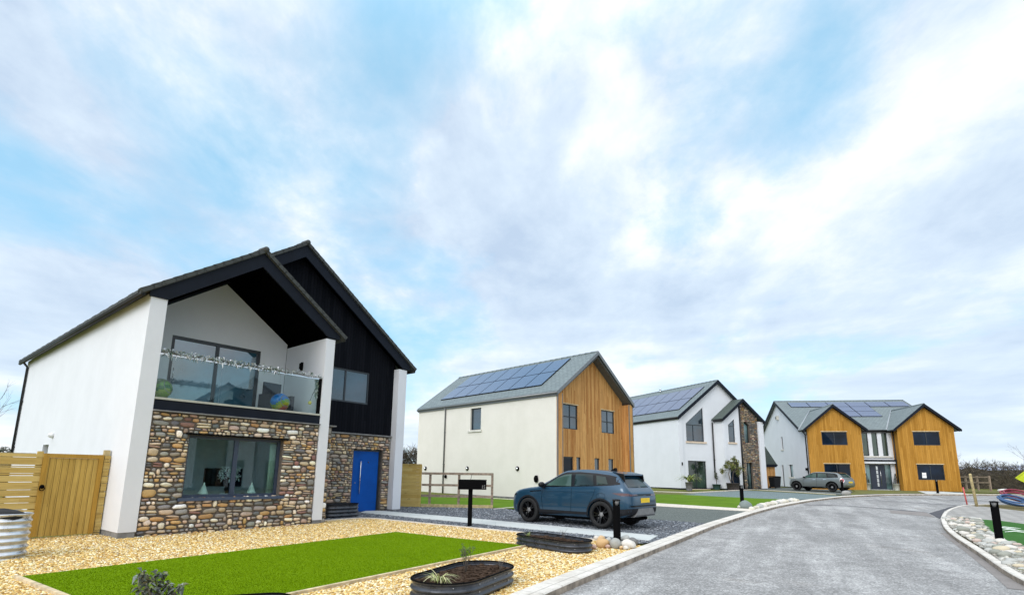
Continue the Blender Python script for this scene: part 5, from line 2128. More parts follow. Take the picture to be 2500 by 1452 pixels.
def seam(name, bvh, pts, parent, wd_=0.008, axis='side', sign=1, mat='black', eps=0.004):
    l, r = [], []
    p = [V(q) for q in pts]
    for i in range(len(p)):
        t = (p[min(i + 1, len(p) - 1)] - p[max(i - 1, 0)]).normalized()
        nn = V((-t.y, t.x)) * wd_ / 2
        l.append(tuple(p[i] + nn))
        r.append(tuple(p[i] - nn))
    return decal(name, bvh, l + r[::-1], axis, mat, parent, eps, 0.12, sign)


# blue sport utility car on the slate drive
fw, rw_ = G(1292, 1273.5), G(1474, 1291)
cd = (V(fw[:2]) - V(rw_[:2])).normalized()
left_n = V((-cd.y, cd.x))
ctr = (V(fw[:2]) + V(rw_[:2])) / 2 - left_n * 0.83
suv = empty('parked_car', (ctr.x, ctr.y, gz(ctr.y) + 0.012), math.atan2(cd.y, cd.x), 'dark blue sport utility car parked on slate chips beside the black letterbox', 'car')
WB = 1.34
P = dict(
    xs=[-2.19, -2.175, -2.15, -2.11, -2.06, -2.0, -1.94, -1.88, -1.82, -1.75, -1.66, -1.5, -1.3, -1.1, -0.9, -0.6, -0.3, 0.0, 0.2, 0.4, 0.6, 0.78, 0.92, 1.05, 1.2, 1.4, 1.6, 1.8, 1.95, 2.06, 2.13, 2.17, 2.19],
    top=[(-2.19, 0.80), (-2.175, 0.90), (-2.15, 0.985), (-2.11, 1.05), (-2.06, 1.11), (-2.0, 1.19), (-1.94, 1.27), (-1.88, 1.36), (-1.82, 1.46), (-1.75, 1.545), (-1.66, 1.585), (-1.3, 1.635), (-0.9, 1.668), (-0.5, 1.68), (-0.1, 1.668), (0.12, 1.62), (0.3, 1.54), (0.6, 1.36), (0.9, 1.18), (1.05, 1.125), (1.4, 1.085), (1.75, 1.03), (1.95, 0.955), (2.06, 0.89), (2.13, 0.82), (2.17, 0.74), (2.19, 0.66)],
    bot=[(-2.19, 0.50), (-2.15, 0.42), (-2.0, 0.33), (-1.7, 0.27), (1.7, 0.25), (2.0, 0.29), (2.15, 0.38), (2.19, 0.46)],
    wid=[(-2.19, 0.66), (-2.175, 0.74), (-2.15, 0.80), (-2.1, 0.855), (-2.0, 0.905), (-1.85, 0.935), (-1.5, 0.955), (-0.8, 0.945), (0.8, 0.94), (1.5, 0.95), (1.8, 0.925), (1.95, 0.885), (2.06, 0.82), (2.13, 0.74), (2.17, 0.64), (2.19, 0.52)],
    belt=[(-2.2, 1.13), (-1.2, 1.17), (0.2, 1.11), (1.0, 1.06), (2.2, 0.95)],
    roofw=[(-2.1, 0.70), (-1.8, 0.64), (-1.0, 0.66), (0.0, 0.66), (0.5, 0.70), (1.0, 0.80)])
RA = 0.435
def stretch_tail(D, x0, k):
    f = lambda x: x if x > x0 else x0 + (x - x0) * k
    return {key: [f(v) for v in val] if key == 'xs' else [(f(a), b) for a, b in val] for key, val in D.items()}


P = stretch_tail(P, -1.7, 1.2)
body, bvh = shell('body', P, [(WB, 0.37, RA, 0.55, 1.2), (-WB, 0.37, RA, 0.55, 1.2), (WB, 0.37, RA, -1.2, -0.55), (-WB, 0.37, RA, -1.2, -0.55)], 'suvblue', suv)
for sg in (1, -1):
    # black glasshouse band, then the panes
    band = [(0.86, 1.12), (0.56, 1.33), (0.27, 1.50), (0.02, 1.575), (-0.5, 1.59), (-1.1, 1.555), (-1.55, 1.505), (-1.86, 1.44), (-2.02, 1.255), (-1.70, 1.215), (-1.2, 1.185), (0.2, 1.13)]
    decal('window_band', bvh, band, 'side', 'blackgloss', suv, 0.004, 0.09, sg)
    decal('side_window', bvh, [(0.68, 1.16), (0.30, 1.42), (0.05, 1.505), (-0.20, 1.525), (-0.30, 1.165)], 'side', 'carglass2', suv, 0.009, 0.09, sg)
    decal('side_window', bvh, [(-0.42, 1.17), (-0.36, 1.53), (-0.98, 1.515), (-1.10, 1.205)], 'side', 'carglass', suv, 0.009, 0.09, sg)
    decal('side_window', bvh, [(-1.20, 1.22), (-1.10, 1.495), (-1.42, 1.455), (-1.56, 1.245)], 'side', 'carglass2', suv, 0.009, 0.09, sg)
    # black lower cladding and wheel arch lips
    decal('sill_cladding', bvh, [(WB - 0.43, 0.262), (WB - 0.43, 0.43), (-WB + 0.43, 0.43), (-WB + 0.43, 0.262)], 'side', 'greyplastic', suv, 0.006, 0.09, sg)
    for xc in (WB, -WB):
        outer = poly_arc(xc, 0.37, RA + 0.045, -8, 188, 24)
        inner_ = poly_arc(xc, 0.37, RA - 0.002, 188, -8, 24)
        decal('arch_trim', bvh, outer + inner_, 'side', 'greyplastic', suv, 0.007, 0.12, sg)
    seam('door_seam', bvh, [(0.78, 1.02), (0.80, 0.75), (0.74, 0.40)], suv, 0.009, 'side', sg)
    seam('door_seam', bvh, [(-0.33, 1.10), (-0.33, 0.75), (-0.30, 0.40)], suv, 0.009, 'side', sg)
    seam('door_seam', bvh, [(-1.17, 1.11), (-1.10, 0.90), (-0.97, 0.70), (-0.90, 0.45)], suv, 0.009, 'side', sg)
    seam('crease', bvh, [(0.75, 0.985), (-0.4, 1.005), (-1.2, 1.02)], suv, 0.012, 'side', sg, 'suvblue', 0.010)
    seam('door_handle', bvh, [(-0.02, 0.985), (-0.22, 0.99)], suv, 0.026, 'side', sg, 'suvblue', 0.012)
    seam('door_handle', bvh, [(-0.85, 1.0), (-1.05, 1.005)], suv, 0.026, 'side', sg, 'suvblue', 0.012)
    seam('fender_vent', bvh, [(1.28, 0.965), (1.0, 0.99), (0.82, 1.0)], suv, 0.03, 'side', sg, 'blackgloss', 0.006)
    decal('headlight', bvh, [(1.86, 0.90), (2.10, 0.84), (2.12, 0.78), (1.90, 0.82)], 'side', 'blackgloss', suv, 0.006, 0.06, sg)
    decal('tail_light', bvh, [(-2.24, 1.0), (-2.02, 1.01), (-1.72, 1.0), (-1.84, 0.965), (-2.0, 0.93), (-2.25, 0.93)], 'side', 'darklamp', suv, 0.008, 0.05, sg)
    decal('bumper_corner', bvh, [(-2.26, 0.58), (-2.20, 0.42), (-1.86, 0.34), (-1.82, 0.46), (-1.98, 0.56)], 'side', 'greyplastic', suv, 0.006, 0.05, sg)
    w = MB()                                                # door mirror on its arm
    w.ball((0.72, sg * 1.04, 1.19), (0.10, 0.125, 0.085), 14, 8)
    w.tube([(0.70, sg * 0.90, 1.11), (0.71, sg * 1.0, 1.10)], [0.03, 0.025], 8)
    w.build('door_mirror', 'blackgloss', suv)
    wheel(suv, WB, sg * 0.825, 0.385, 0.245, sg)
    wheel(suv, -WB, sg * 0.825, 0.385, 0.245, sg)
seam('fuel_flap', bvh, [(-1.36 + 0.15 * math.cos(t * 0.35), 0.90 + 0.09 * math.sin(t * 0.35)) for t in range(19)], suv, 0.006, 'side', 1)
decal('windscreen', bvh, [(0.95, -0.68), (0.22, -0.55), (0.22, 0.55), (0.95, 0.68)], 'top', 'carglass', suv, 0.006, 0.1)
decal('rear_window', bvh, [(-0.62, 1.16), (0.62, 1.16), (0.52, 1.42), (-0.52, 1.42)], 'end', 'carglass', suv, 0.008, 0.06, -1)
decal('tail_band', bvh, [(-0.78, 0.925), (0.78, 0.925), (0.78, 0.985), (-0.78, 0.985)], 'end', 'blackgloss', suv, 0.007, 0.06, -1)
decal('tail_light', bvh, [(0.40, 0.93), (0.80, 0.93), (0.80, 0.985), (0.44, 0.985)], 'end', 'darklamp', suv, 0.011, 0.06, -1)
decal('tail_light', bvh, [(-0.40, 0.93), (-0.80, 0.93), (-0.80, 0.985), (-0.44, 0.985)], 'end', 'darklamp', suv, 0.011, 0.06, -1)
decal('lower_bumper', bvh, [(-0.86, 0.36), (0.86, 0.36), (0.86, 0.58), (-0.86, 0.58)], 'end', 'greyplastic', suv, 0.006, 0.06, -1)
decal('bumper_slot', bvh, [(-0.84, 0.63), (0.84, 0.63), (0.80, 0.665), (-0.80, 0.665)], 'end', 'blackgloss', suv, 0.007, 0.06, -1)
w = MB()                                                    # roof spoiler, plate, skid plate, exhaust
w.prism([(-1.55, -0.60, 1.612), (-1.93, -0.585, 1.545), (-1.94, -0.585, 1.505), (-1.60, -0.60, 1.53)], (0, 1.18, 0))
for y_ in (-0.605, 0.575):
    w.prism([(-1.62, y_, 1.57), (-1.94, y_, 1.54), (-1.98, y_, 1.33), (-1.86, y_, 1.30)], (0, 0.03, 0), 1)
w.build('roof_spoiler', ['suvblue', 'blackgloss'], suv)
mbf = MB()
mbf.prism([(-1.15, -0.02, 1.64), (-1.33, -0.012, 1.73), (-1.38, -0.012, 1.72), (-1.40, -0.012, 1.62)], (0, 0.035, 0))
mbf.build('roof_aerial', 'blackgloss', suv)
w = MB()
w.box((-2.300, -0.26, 0.735), (-2.285, 0.26, 0.865), 0)
po_ = w.build('number_plate', 'yellowplate', suv)
w = MB()
w.prism([(-2.30, -0.58, 0.40), (-2.30, -0.44, 0.58), (-2.30, 0.44, 0.58), (-2.30, 0.58, 0.40), (-2.26, 0.64, 0.35), (-2.26, -0.64, 0.35)], (0.12, 0, -0.02))
w.build('skid_plate', 'satinplate', suv)
w = MB()
w.box((-1.95, -0.74, 0.20), (1.9, 0.74, 0.40))
w.box((-0.2, -0.5, 0.18), (0.5, 0.5, 0.25))
for y in (-0.45, 0.45):
    w.tube([(-1.5, y, 0.26), (-2.1, y, 0.27)], 0.035, 8)
w.build('underside', 'black', suv)

# small grey hatchback on the far drive
fm, rm = G(1944, 1197.0), G(2032, 1200.6)
cd = (V(fm[:2]) - V(rm[:2])).normalized()
left_n = V((-cd.y, cd.x))
ctr = (V(fm[:2]) + V(rm[:2])) / 2 - left_n * 0.76
mini = empty('parked_car', (ctr.x + 0.12, ctr.y - 0.25, gz(ctr.y) + 0.02), math.atan2(cd.y, cd.x) - math.radians(12), 'small grey green hatchback with black roof outside the golden timber house', 'car')
Q = dict(
    xs=[-2.03, -2.01, -1.97, -1.92, -1.85, -1.78, -1.7, -1.62, -1.52, -1.4, -1.2, -0.9, -0.5, -0.1, 0.15, 0.35, 0.55, 0.7, 0.85, 1.0, 1.2, 1.45, 1.65, 1.8, 1.88, 1.93, 1.95],
    top=[(-2.03, 0.70), (-2.01, 0.80), (-1.97, 0.89), (-1.92, 0.95), (-1.85, 1.03), (-1.78, 1.12), (-1.7, 1.23), (-1.62, 1.32), (-1.52, 1.36), (-1.2, 1.40), (-0.6, 1.43), (-0.1, 1.425), (0.15, 1.385), (0.35, 1.28), (0.6, 1.13), (0.85, 1.00), (1.0, 0.97), (1.45, 0.925), (1.65, 0.89), (1.8, 0.82), (1.88, 0.74), (1.93, 0.66), (1.95, 0.58)],
    bot=[(-2.03, 0.45), (-1.95, 0.34), (-1.6, 0.25), (1.6, 0.23), (1.85, 0.28), (1.95, 0.40)],
    wid=[(-2.03, 0.58), (-2.01, 0.66), (-1.97, 0.73), (-1.9, 0.79), (-1.7, 0.845), (-1.3, 0.862), (0.8, 0.862), (1.3, 0.862), (1.65, 0.82), (1.8, 0.74), (1.88, 0.66), (1.93, 0.56), (1.95, 0.44)],
    belt=[(-2.0, 0.98), (-1.0, 0.965), (1.0, 0.93), (2.0, 0.90)],
    roofw=[(-1.8, 0.60), (-1.2, 0.60), (0.0, 0.60), (0.6, 0.68), (1.0, 0.74)])
WBm = 1.27
RM = 0.37
mini.scale = (1.09, 1.06, 1.05)
Q = stretch_tail(Q, -1.5, 1.22)
body2, bvh2 = shell('body', Q, [(WBm, 0.32, RM, 0.5, 1.2), (-WBm, 0.32, RM, 0.5, 1.2), (WBm, 0.32, RM, -1.2, -0.5), (-WBm, 0.32, RM, -1.2, -0.5)], 'minigrey', mini, 'blackgloss', 1.33)
for sg in (1, -1):
    decal('window_band', bvh2, [(0.80, 0.985), (0.40, 1.22), (0.16, 1.335), (-0.1, 1.36), (-0.8, 1.36), (-1.45, 1.31), (-1.62, 1.22), (-1.72, 1.02), (-1.0, 0.99)], 'side', 'blackgloss', mini, 0.004, 0.09, sg)
    decal('side_window', bvh2, [(0.66, 1.01), (0.26, 1.235), (0.06, 1.30), (-0.16, 1.31), (-0.22, 1.01)], 'side', 'carglass2', mini, 0.009, 0.09, sg)
    decal('side_window', bvh2, [(-0.32, 1.01), (-0.27, 1.31), (-0.86, 1.305), (-0.96, 1.02)], 'side', 'carglass2', mini, 0.009, 0.09, sg)
    decal('side_window', bvh2, [(-1.04, 1.03), (-0.96, 1.295), (-1.36, 1.26), (-1.55, 1.05)], 'side', 'carglass', mini, 0.009, 0.09, sg)
    decal('sill_cladding', bvh2, [(WBm - 0.36, 0.24), (WBm - 0.36, 0.335), (-WBm + 0.36, 0.335), (-WBm + 0.36, 0.24)], 'side', 'black', mini, 0.006, 0.09, sg)
    for xc in (WBm, -WBm):
        decal('arch_trim', bvh2, poly_arc(xc, 0.32, RM + 0.065, -10, 190, 24) + poly_arc(xc, 0.32, RM - 0.002, 190, -10, 24), 'side', 'black', mini, 0.007, 0.12, sg)
    seam('door_seam', bvh2, [(0.72, 0.93), (0.74, 0.65), (0.68, 0.36)], mini, 0.010, 'side', sg)
    seam('door_seam', bvh2, [(-0.25, 0.96), (-0.25, 0.65), (-0.22, 0.36)], mini, 0.010, 'side', sg)
    seam('door_handle', bvh2, [(0.02, 0.855), (-0.16, 0.86)], mini, 0.03, 'side', sg, 'chrome', 0.014)
    seam('door_handle', bvh2, [(-0.72, 0.87), (-0.90, 0.875)], mini, 0.03, 'side', sg, 'chrome', 0.014)
    ring = [(-1.95 + 0.14 * math.cos(math.radians(t)), 0.80 + 0.18 * math.sin(math.radians(t))) for t in range(0, 360, 20)]
    core = [(-1.955 + 0.105 * math.cos(math.radians(t)), 0.80 + 0.145 * math.sin(math.radians(t))) for t in range(0, 360, 20)]
    ro_ = decal('tail_light', bvh2, ring, 'side', 'chrome', mini, 0.010, 0.05, sg)
    decal('lens', bvh2, core, 'side', 'redlamp', ro_, 0.018, 0.05, sg)
    w = MB()
    w.ball((0.60, sg * 0.94, 1.02), (0.075, 0.10, 0.065), 12, 8)
    w.tube([(0.60, sg * 0.80, 0.98), (0.60, sg * 0.9, 1.0)], 0.025, 6)
    w.build('door_mirror', 'blackgloss', mini)
    wheel(mini, WBm, sg * 0.755, 0.318, 0.2, sg, 'blackgloss', 6)
    wheel(mini, -WBm, sg * 0.755, 0.318, 0.2, sg, 'blackgloss', 6)
decal('windscreen', bvh2, [(0.80, -0.62), (0.24, -0.5), (0.24, 0.5), (0.80, 0.62)], 'top', 'carglass', mini, 0.006, 0.1)
decal('rear_window', bvh2, [(-0.54, 1.02), (0.54, 1.02), (0.46, 1.28), (-0.46, 1.28)], 'end', 'carglass2', mini, 0.008, 0.06, -1)
decal('tailgate_trim', bvh2, [(-0.36, 0.79), (0.36, 0.79), (0.36, 0.82), (-0.36, 0.82)], 'end', 'chrome', mini, 0.010, 0.06, -1)
decal('bumper_strip', bvh2, [(-0.6, 0.50), (0.6, 0.50), (0.6, 0.53), (-0.6, 0.53)], 'end', 'chrome', mini, 0.010, 0.06, -1)
w = MB()
w.box((-2.16, -0.25, 0.635), (-2.145, 0.25, 0.745))
w.build('number_plate', 'yellowplate', mini)
w = MB()
w.box((-1.75, -0.65, 0.2), (1.7, 0.65, 0.36))
w.build('underside', 'black', mini)
w = MB()
w.prism([(-1.45, -0.5, 1.385), (-1.72, -0.48, 1.335), (-1.74, -0.48, 1.315), (-1.5, -0.52, 1.34)], (0, 0.98, 0))
w.build('roof_spoiler', 'blackgloss', mini)


# ------------------------------------------------------------------ fences, gate
def T1(a, b, z=0.0):
    p = L1(a, b)
    return V((p.x, p.y, gz(p.y) + z))


fo = T1(0, 1.22)
fn = empty('slatted_fence', fo, rz_of(A1), 'pale timber fence of wide and narrow horizontal slats left of the gate', 'fence')
rf_ = random.Random(3)


def slats(mb, x0, x1, z0, z1, rnd, y=-0.02):
    z = z0
    while z < z1 - 0.03:
        h = rnd.choice([0.19, 0.19, 0.17, 0.045, 0.045, 0.06, 0.14])
        h = min(h, z1 - z)
        dz = rnd.uniform(-0.004, 0.004)
        mb.box((x0 + rnd.uniform(0, 0.01), y + rnd.uniform(-0.006, 0.006), z), (x1 - rnd.uniform(0, 0.01), y + 0.022, z + h - rnd.choice([0.008, 0.012, 0.02])))
        z += h


w = MB()
slats(w, -3.2, -1.272, 0.02, 1.86, rf_)
slats(w, -5.2, -3.22, 0.02, 1.86, rf_)
w.build('slats', 'fencewood', fn)
for x in (-1.325, -3.21, -5.2):
    w = MB()
    w.box((x - 0.05, 0.025, -0.1), (x + 0.05, 0.125, 1.915 if x > -2 else 1.84))
    w.build('post', 'fencewood', fn)
w = MB()
w.box((-5.2, 0.03, 1.80), (-1.4, 0.07, 1.865))
w.build('rail', 'palewood', fn)
gt = empty('garden_gate', fo, rz_of(A1), 'closed timber gate of vertical boards beside the white house wall', 'gate')
w = MB()
for x0, x1 in ((-1.275, -1.18), (-0.25, -0.16)):
    w.box((x0, -0.045, 0.04), (x1, 0.03, 1.87))
w.box((-1.18, -0.043, 1.775), (-0.25, 0.028, 1.868))
w.build('frame', 'gateframe', gt)
w = MB()
for i in range(8):
    x0 = -1.18 + i * 0.116
    w.box((x0 + 0.002, -0.022 + 0.003 * (i % 2), 0.04), (x0 + 0.114, 0.012, 1.773))
w.build('boards', 'gatewood', gt)
w = MB()
T = Matrix.Translation((-1.22, -0.047, 1.13)) @ Matrix.Rotation(math.pi / 2, 4, 'X')
w.lathe([(0.045, 0), (0.045, 0.012), (0.03, 0.02)], 14, 0, None, T)
w.tube([(-1.22 + 0.045 * math.sin(t), -0.075, 1.12 + 0.045 * math.cos(t) - 0.03) for t in [i * 0.45 for i in range(15)]], 0.009, 6)
w.build('ring_latch', 'black', gt)
fp = empty('fence_panel', fo, rz_of(A1), 'narrow slatted timber strip with a tall post between gate and white wall', 'fence')
w = MB()
slats(w, -0.145, -0.012, 0.02, 1.86, random.Random(5))
w.build('slats', 'fencewood', fp)
w = MB()
w.box((-0.15, 0.027, -0.1), (-0.03, 0.127, 1.99))
w.build('post', 'palewood', fp)

# panel and post-and-rail fence behind the slate drive
pA, pB, pC = G(960, 1236), G(1024, 1236.5), G(1203, 1240.5)
d1_ = V((pB - pA)[:2])
pn = empty('fence_panel', (pA.x, pA.y, pA.z), math.atan2(d1_.y, d1_.x), 'short solid panel of horizontal timber boards behind the slate drive', 'fence')
Ln = d1_.length
w = MB()
for i in range(12):
    w.box((0, -0.02 + 0.006 * (i % 2), i * 0.148), (Ln, 0.01, i * 0.148 + 0.145))
w.box((-0.02, -0.04, 1.776), (Ln + 0.02, 0.05, 1.805))
w.build('boards', 'fencewood', pn)
w = MB()
w.box((Ln - 0.06, -0.06, -0.1), (Ln + 0.04, 0.04, 1.774))
w.build('post', 'fencewood', pn)
d2v = V((pC - pB)[:2])
rl = empty('rail_fence', (pB.x, pB.y, pB.z), math.atan2(d2v.y, d2v.x), 'three rail timber fence in front of the cream house wall', 'fence')
Lr = d2v.length
for x in (0.13 * Lr, 0.53 * Lr, Lr - 0.05):
    w = MB()
    w.box((x - 0.045, 0.02, -0.1), (x + 0.045, 0.10, 1.44))
    w.build('post', 'railwood', rl)
for z, h in ((1.36, 0.10), (0.88, 0.095), (0.42, 0.10), (-0.02, 0.15)):
    w = MB()
    w.box((0.06, -0.022, z), (Lr, 0.018, z + h))
    w.build('rail' if z > 0 else 'gravel_board', 'railwood' if z > 0 else 'palewood', rl)
pA, pB = G(2330, 1194.5), G(2419, 1199)
d1_ = V((pB - pA)[:2])
rl2 = empty('rail_fence', (pA.x, pA.y, pA.z), math.atan2(d1_.y, d1_.x), 'weathered two rail fence right of the golden timber house by the hedge', 'fence')
Lr = d1_.length
for i in range(4):
    x = Lr * (0.02 + 0.96 * i / 3)
    w = MB()
    w.box((x - 0.07, 0.03, -0.1), (x + 0.07, 0.15, 1.32))
    w.build('post', 'railwood', rl2)
for z in (1.14, 0.66):
    w = MB()
    w.box((0.0, -0.02, z), (Lr, 0.028, z + 0.13))
    w.build('rail', 'railwood', rl2)

# timber post, red peg
p = G(2385, 1236)
tp = MB()
T = Matrix.Rotation(math.radians(-4), 4, 'Y')
tp.lathe([(0.065, -0.1), (0.065, 1.58), (0.06, 1.64), (0.03, 1.67)], 12, 0, None, T)
tag(tp.build('timber_post', 'palewood', None, loc=p), 'single pale timber post standing in bare soil beside the road', 'post')
p = G(2361.5, 1231.5)
w = MB()
w.tube([(0, 0, -0.05), (-0.10, 0, 0.92)], 0.035, 8)
M['redplastic'] = plain('faded_red_plastic', (0.62, 0.11, 0.10), 0.6, var=0.2)
tag(w.build('marker_peg', 'redplastic', None, loc=p), 'thin red marker peg leaning beside the timber post', 'peg')


# ------------------------------------------------------------------ bollard lamps
def bollard(label, p, h=1.0, r=0.085, rz=0.0, first=[]):
    root = empty('bollard_light', p, rz, label, 'bollard', 'black bollard lights along the road')
    if first:
        src = first[0]
        for ch in src.children:
            c = ch.copy()
            COL.objects.link(c)
            c.parent = root
        root.scale = (1, 1, h)
        return root
    w = MB()
    w.lathe([(r * 1.06, -0.12), (r * 1.06, 0.02), (r, 0.04), (r, 0.83), (r * 0.98, 0.845)], 24)
    for k in range(9):                                       # the hood left standing at the back
        a0 = math.radians(100 + k * 30)
    hood = MB()
    vs_, fs_ = [], []
    n = 16
    for i in range(n + 1):
        a = math.radians(70 + 220 * i / n)
        lo = 0.84 - 0.055 * abs(math.cos(a - math.pi)) ** 4
        for rr, z in ((r, lo), (r, 0.965), (r * 0.88, 0.965), (r * 0.88, lo)):
            vs_.append((rr * math.cos(a), rr * math.sin(a), z))
    for i in range(n):
        for k in range(4):
            fs_.append((i * 4 + k, i * 4 + (k + 1) % 4, (i + 1) * 4 + (k + 1) % 4, (i + 1) * 4 + k))
    fs_ += [(0, 1, 2, 3), (n * 4 + 3, n * 4 + 2, n * 4 + 1, n * 4)]
    w.add(vs_, fs_)
    w.build('post', 'black', root)
    w = MB()
    w.lathe([(r * 0.35, 0.846), (r * 0.6, 0.90), (r * 0.8, 0.962)], 16)
    w.build('lamp_cup', 'satinplate', root)
    w = MB()
    w.lathe([(r * 1.12, 0.966), (r * 1.14, 0.975), (r * 1.1, 0.99), (0.0, 1.0)], 24)
    w.build('cap', 'greyplastic', root)
    first.append(root)
    return root


bollard('black bollard light among boulders in front of the blue car', G(1507, 1325), 1.0, rz=math.radians(-60))
bollard('black bollard light at the corner of the neighbouring green lawn', G(1813, 1238), 1.02, rz=math.radians(-60))
bollard('black bollard light directly behind the small grey car', G(2058, 1204.5), 1.0, rz=math.radians(-90))
bollard('dark bollard light in front of the golden gable on the right', G(2290, 1204.5), 1.08, rz=math.radians(-100))
bollard('black bollard light in the cobble bed by the right kerb', G(2441, 1322), 1.02, rz=math.radians(-150))

# ------------------------------------------------------------------ letterbox on its post
p = G(1146.5, 1284.5)
lb = empty('letterbox', p, math.radians(2), 'black letterbox on a square post with number 15, before the blue car', 'letterbox')
w = MB()
w.box((-0.062, -0.062, -0.1), (0.062, 0.062, 1.06))
w.box((-0.11, -0.11, -0.05), (0.11, 0.11, 0.012))
w.build('post', 'black', lb)
w = MB()
x0, x1 = -0.355, 0.465
w.box((x0, -0.16, 1.062), (x1, 0.16, 1.335))
w.prism([(x0 - 0.01, -0.175, 1.338), (x0 - 0.01, 0.175, 1.338), (x0 - 0.01, 0.0, 1.352)], (x1 - x0 + 0.02, 0, 0))
w.build('box', 'black', lb)
w = MB()
w.tube([(-0.005, -0.02, 1.34), (0.03, -0.05, 1.50)], [0.008, 0.006], 6)
w.build('flag_rod', 'black', lb)
fc = bpy.data.curves.new('house_number', 'FONT')
fc.body = '15'
fc.size = 0.15
fc.extrude = 0.002
fc.align_x = 'RIGHT'
fo_ = bpy.data.objects.new('tmp_text', fc)
COL.objects.link(fo_)
bpy.context.view_layer.update()
nme = bpy.data.meshes.new_from_object(fo_.evaluated_get(bpy.context.evaluated_depsgraph_get()))
bpy.data.objects.remove(fo_)
M['number'] = plain('grey_numerals', (0.20, 0.20, 0.20), 0.5)
nme.materials.clear()
nme.materials.append(M['number'])
no = bpy.data.objects.new('house_number', nme)
COL.objects.link(no)
no.parent = lb
no.location = (0.44, -0.165, 1.09)
no.rotation_euler = (math.pi / 2, 0, 0)
no.scale = (0.8, 1, 1)


# ------------------------------------------------------------------ raised planters
def stadium(hl, r, n=14):
    pts = [(hl + r * math.cos(math.radians(-90 + 180 * i / n)), r * math.sin(math.radians(-90 + 180 * i / n))) for i in range(n + 1)]
    pts += [(-hl + r * math.cos(math.radians(90 + 180 * i / n)), r * math.sin(math.radians(90 + 180 * i / n))) for i in range(n + 1)]
    return pts


M['compost'] = ground_mat('bark_compost', [(0.3, (0.035, 0.024, 0.018)), (0.55, (0.085, 0.055, 0.038)), (0.75, (0.16, 0.11, 0.08))], 6, 60, bump=1.0, bd=0.03)


def planter(name, label, p, rz, hl, r, h, ribs, mat='ribmetal', cat='planter', fill='compost', rim='black', z0=-0.04):
    root = empty(name, p, rz, label, cat)
    w = MB()
    n = ribs * 8
    rows = []
    for i in range(n + 1):
        z = z0 + (h - z0) * i / n
        off = 0.018 * math.cos(2 * math.pi * i / 8)
        rows.append([(x, y, z) for x, y in stadium(hl, r + off)])
    k = len(rows[0])
    vs_ = [q for rr in rows for q in rr]
    fs_ = [(i * k + j, i * k + (j + 1) % k, (i + 1) * k + (j + 1) % k, (i + 1) * k + j) for i in range(n) for j in range(k)]
    w.add(vs_, fs_, 0, None, True)
    inn = [(x, y, h) for x, y in stadium(hl, r - 0.012)]
    inn2 = [(x, y, h - 0.16) for x, y in stadium(hl, r - 0.012)]
    top = [(x, y, h) for x, y in stadium(hl, r + 0.018)]
    w.add(top + inn + inn2, [(j, (j + 1) % k, k + (j + 1) % k, k + j) for j in range(k)] + [(k + j, k + (j + 1) % k, 2 * k + (j + 1) % k, 2 * k + j) for j in range(k)], 0, None, False)
    w.build('wall', mat, root, uv=False)
    w = MB()
    pts = [V((x, y, h + 0.004)) for x, y in stadium(hl, r + 0.004)]
    pts.append(pts[0])
    w.tube(pts, 0.013, 8)
    w.build('rim', rim, root, uv=False)
    if mat == 'ribmetal':
        w = MB()
        for zb in [z0 + (h - z0) * (i + 0.5) / ribs for i in range(ribs)]:
            for (x, y) in ((-hl * 0.9, -r), (0, -r), (hl * 0.9, -r), (hl + r * 0.75, -r * 0.66), (-hl - r * 0.75, -r * 0.66)):
                w.ball((x, y - 0.0 if abs(x) < hl else y, zb), 0.008, 6, 4)
        w.build('bolts', 'chrome', root, uv=False)
    # heaped compost with bark pieces
    w = MB()
    rr_ = random.Random(int(hl * 100))
    zc = h - 0.055
    w.prism([(x, y, zc - 0.1) for x, y in stadium(hl, r - 0.016)], (0, 0, 0.1))
    for _ in range(int(520 * (2 * hl + 2 * r) * r)):
        x, y = rr_.uniform(-hl - r, hl + r), rr_.uniform(-r, r)
        if abs(x) > hl and math.hypot(abs(x) - hl, y) > r - 0.05:
            continue
        if abs(y) > r - 0.05:
            continue
        s = rr_.uniform(0.012, 0.03)
        Tm = Matrix.Translation((x, y, zc + rr_.uniform(0, 0.02))) @ Matrix.Rotation(rr_.uniform(0, 6), 4, 'Z') @ Matrix.Rotation(rr_.uniform(-0.7, 0.7), 4, 'X')
        w.box((-s * 1.6, -s * 0.7, -s * 0.25), (s * 1.6, s * 0.7, s * 0.25), 0, None, Tm)
    w.build('compost', fill, root)
    return root


a_, b_ = G(1012, 1450), G(1250, 1400)
pf = planter('raised_planter', 'dark ribbed oval planter at the bottom edge, with pale grass tuft, beside the kerb gravel', (-0.60, 7.52, 0), math.radians(65), 0.47, 0.45, 0.235, 3)
pm = planter('raised_planter', 'dark ribbed oval planter beside the boulders and bollard, nearly bare compost', (0.92, 11.72, 0), math.radians(-50), 0.60, 0.38, 0.225, 3)
q = L1(6.55, 1.35)
pdr = planter('raised_planter', 'black ribbed planter against the stone wall by the blue door', (q.x, q.y, gz(q.y)), rz_of(A1), 0.32, 0.38, 0.43, 4)
pt = planter('raised_planter', 'galvanised round ribbed tank at the left edge beside the timber fence', (-9.06, 9.5, 0), 0.3, 0.18, 0.36, 0.74, 7, 'galv', 'planter', 'compost', 'galv')
p = G(600, 1462)
pe = planter('raised_planter', 'grey planter rim just showing at the bottom edge on the front lawn', (-2.66, 5.50, 0), math.radians(20), 0.22, 0.26, 0.28, 3)
# dark liner bulging over the tank
w = MB()
w.ball((0, 0, 0.70), (0.52, 0.36, 0.14), 20, 8, jit=0.06, rnd=random.Random(2))
ln = w.build('tank_liner', 'rubber', None, loc=(-9.06, 9.5, 0))
tag(ln, 'dark crumpled liner heaped over the galvanised tank', 'liner')


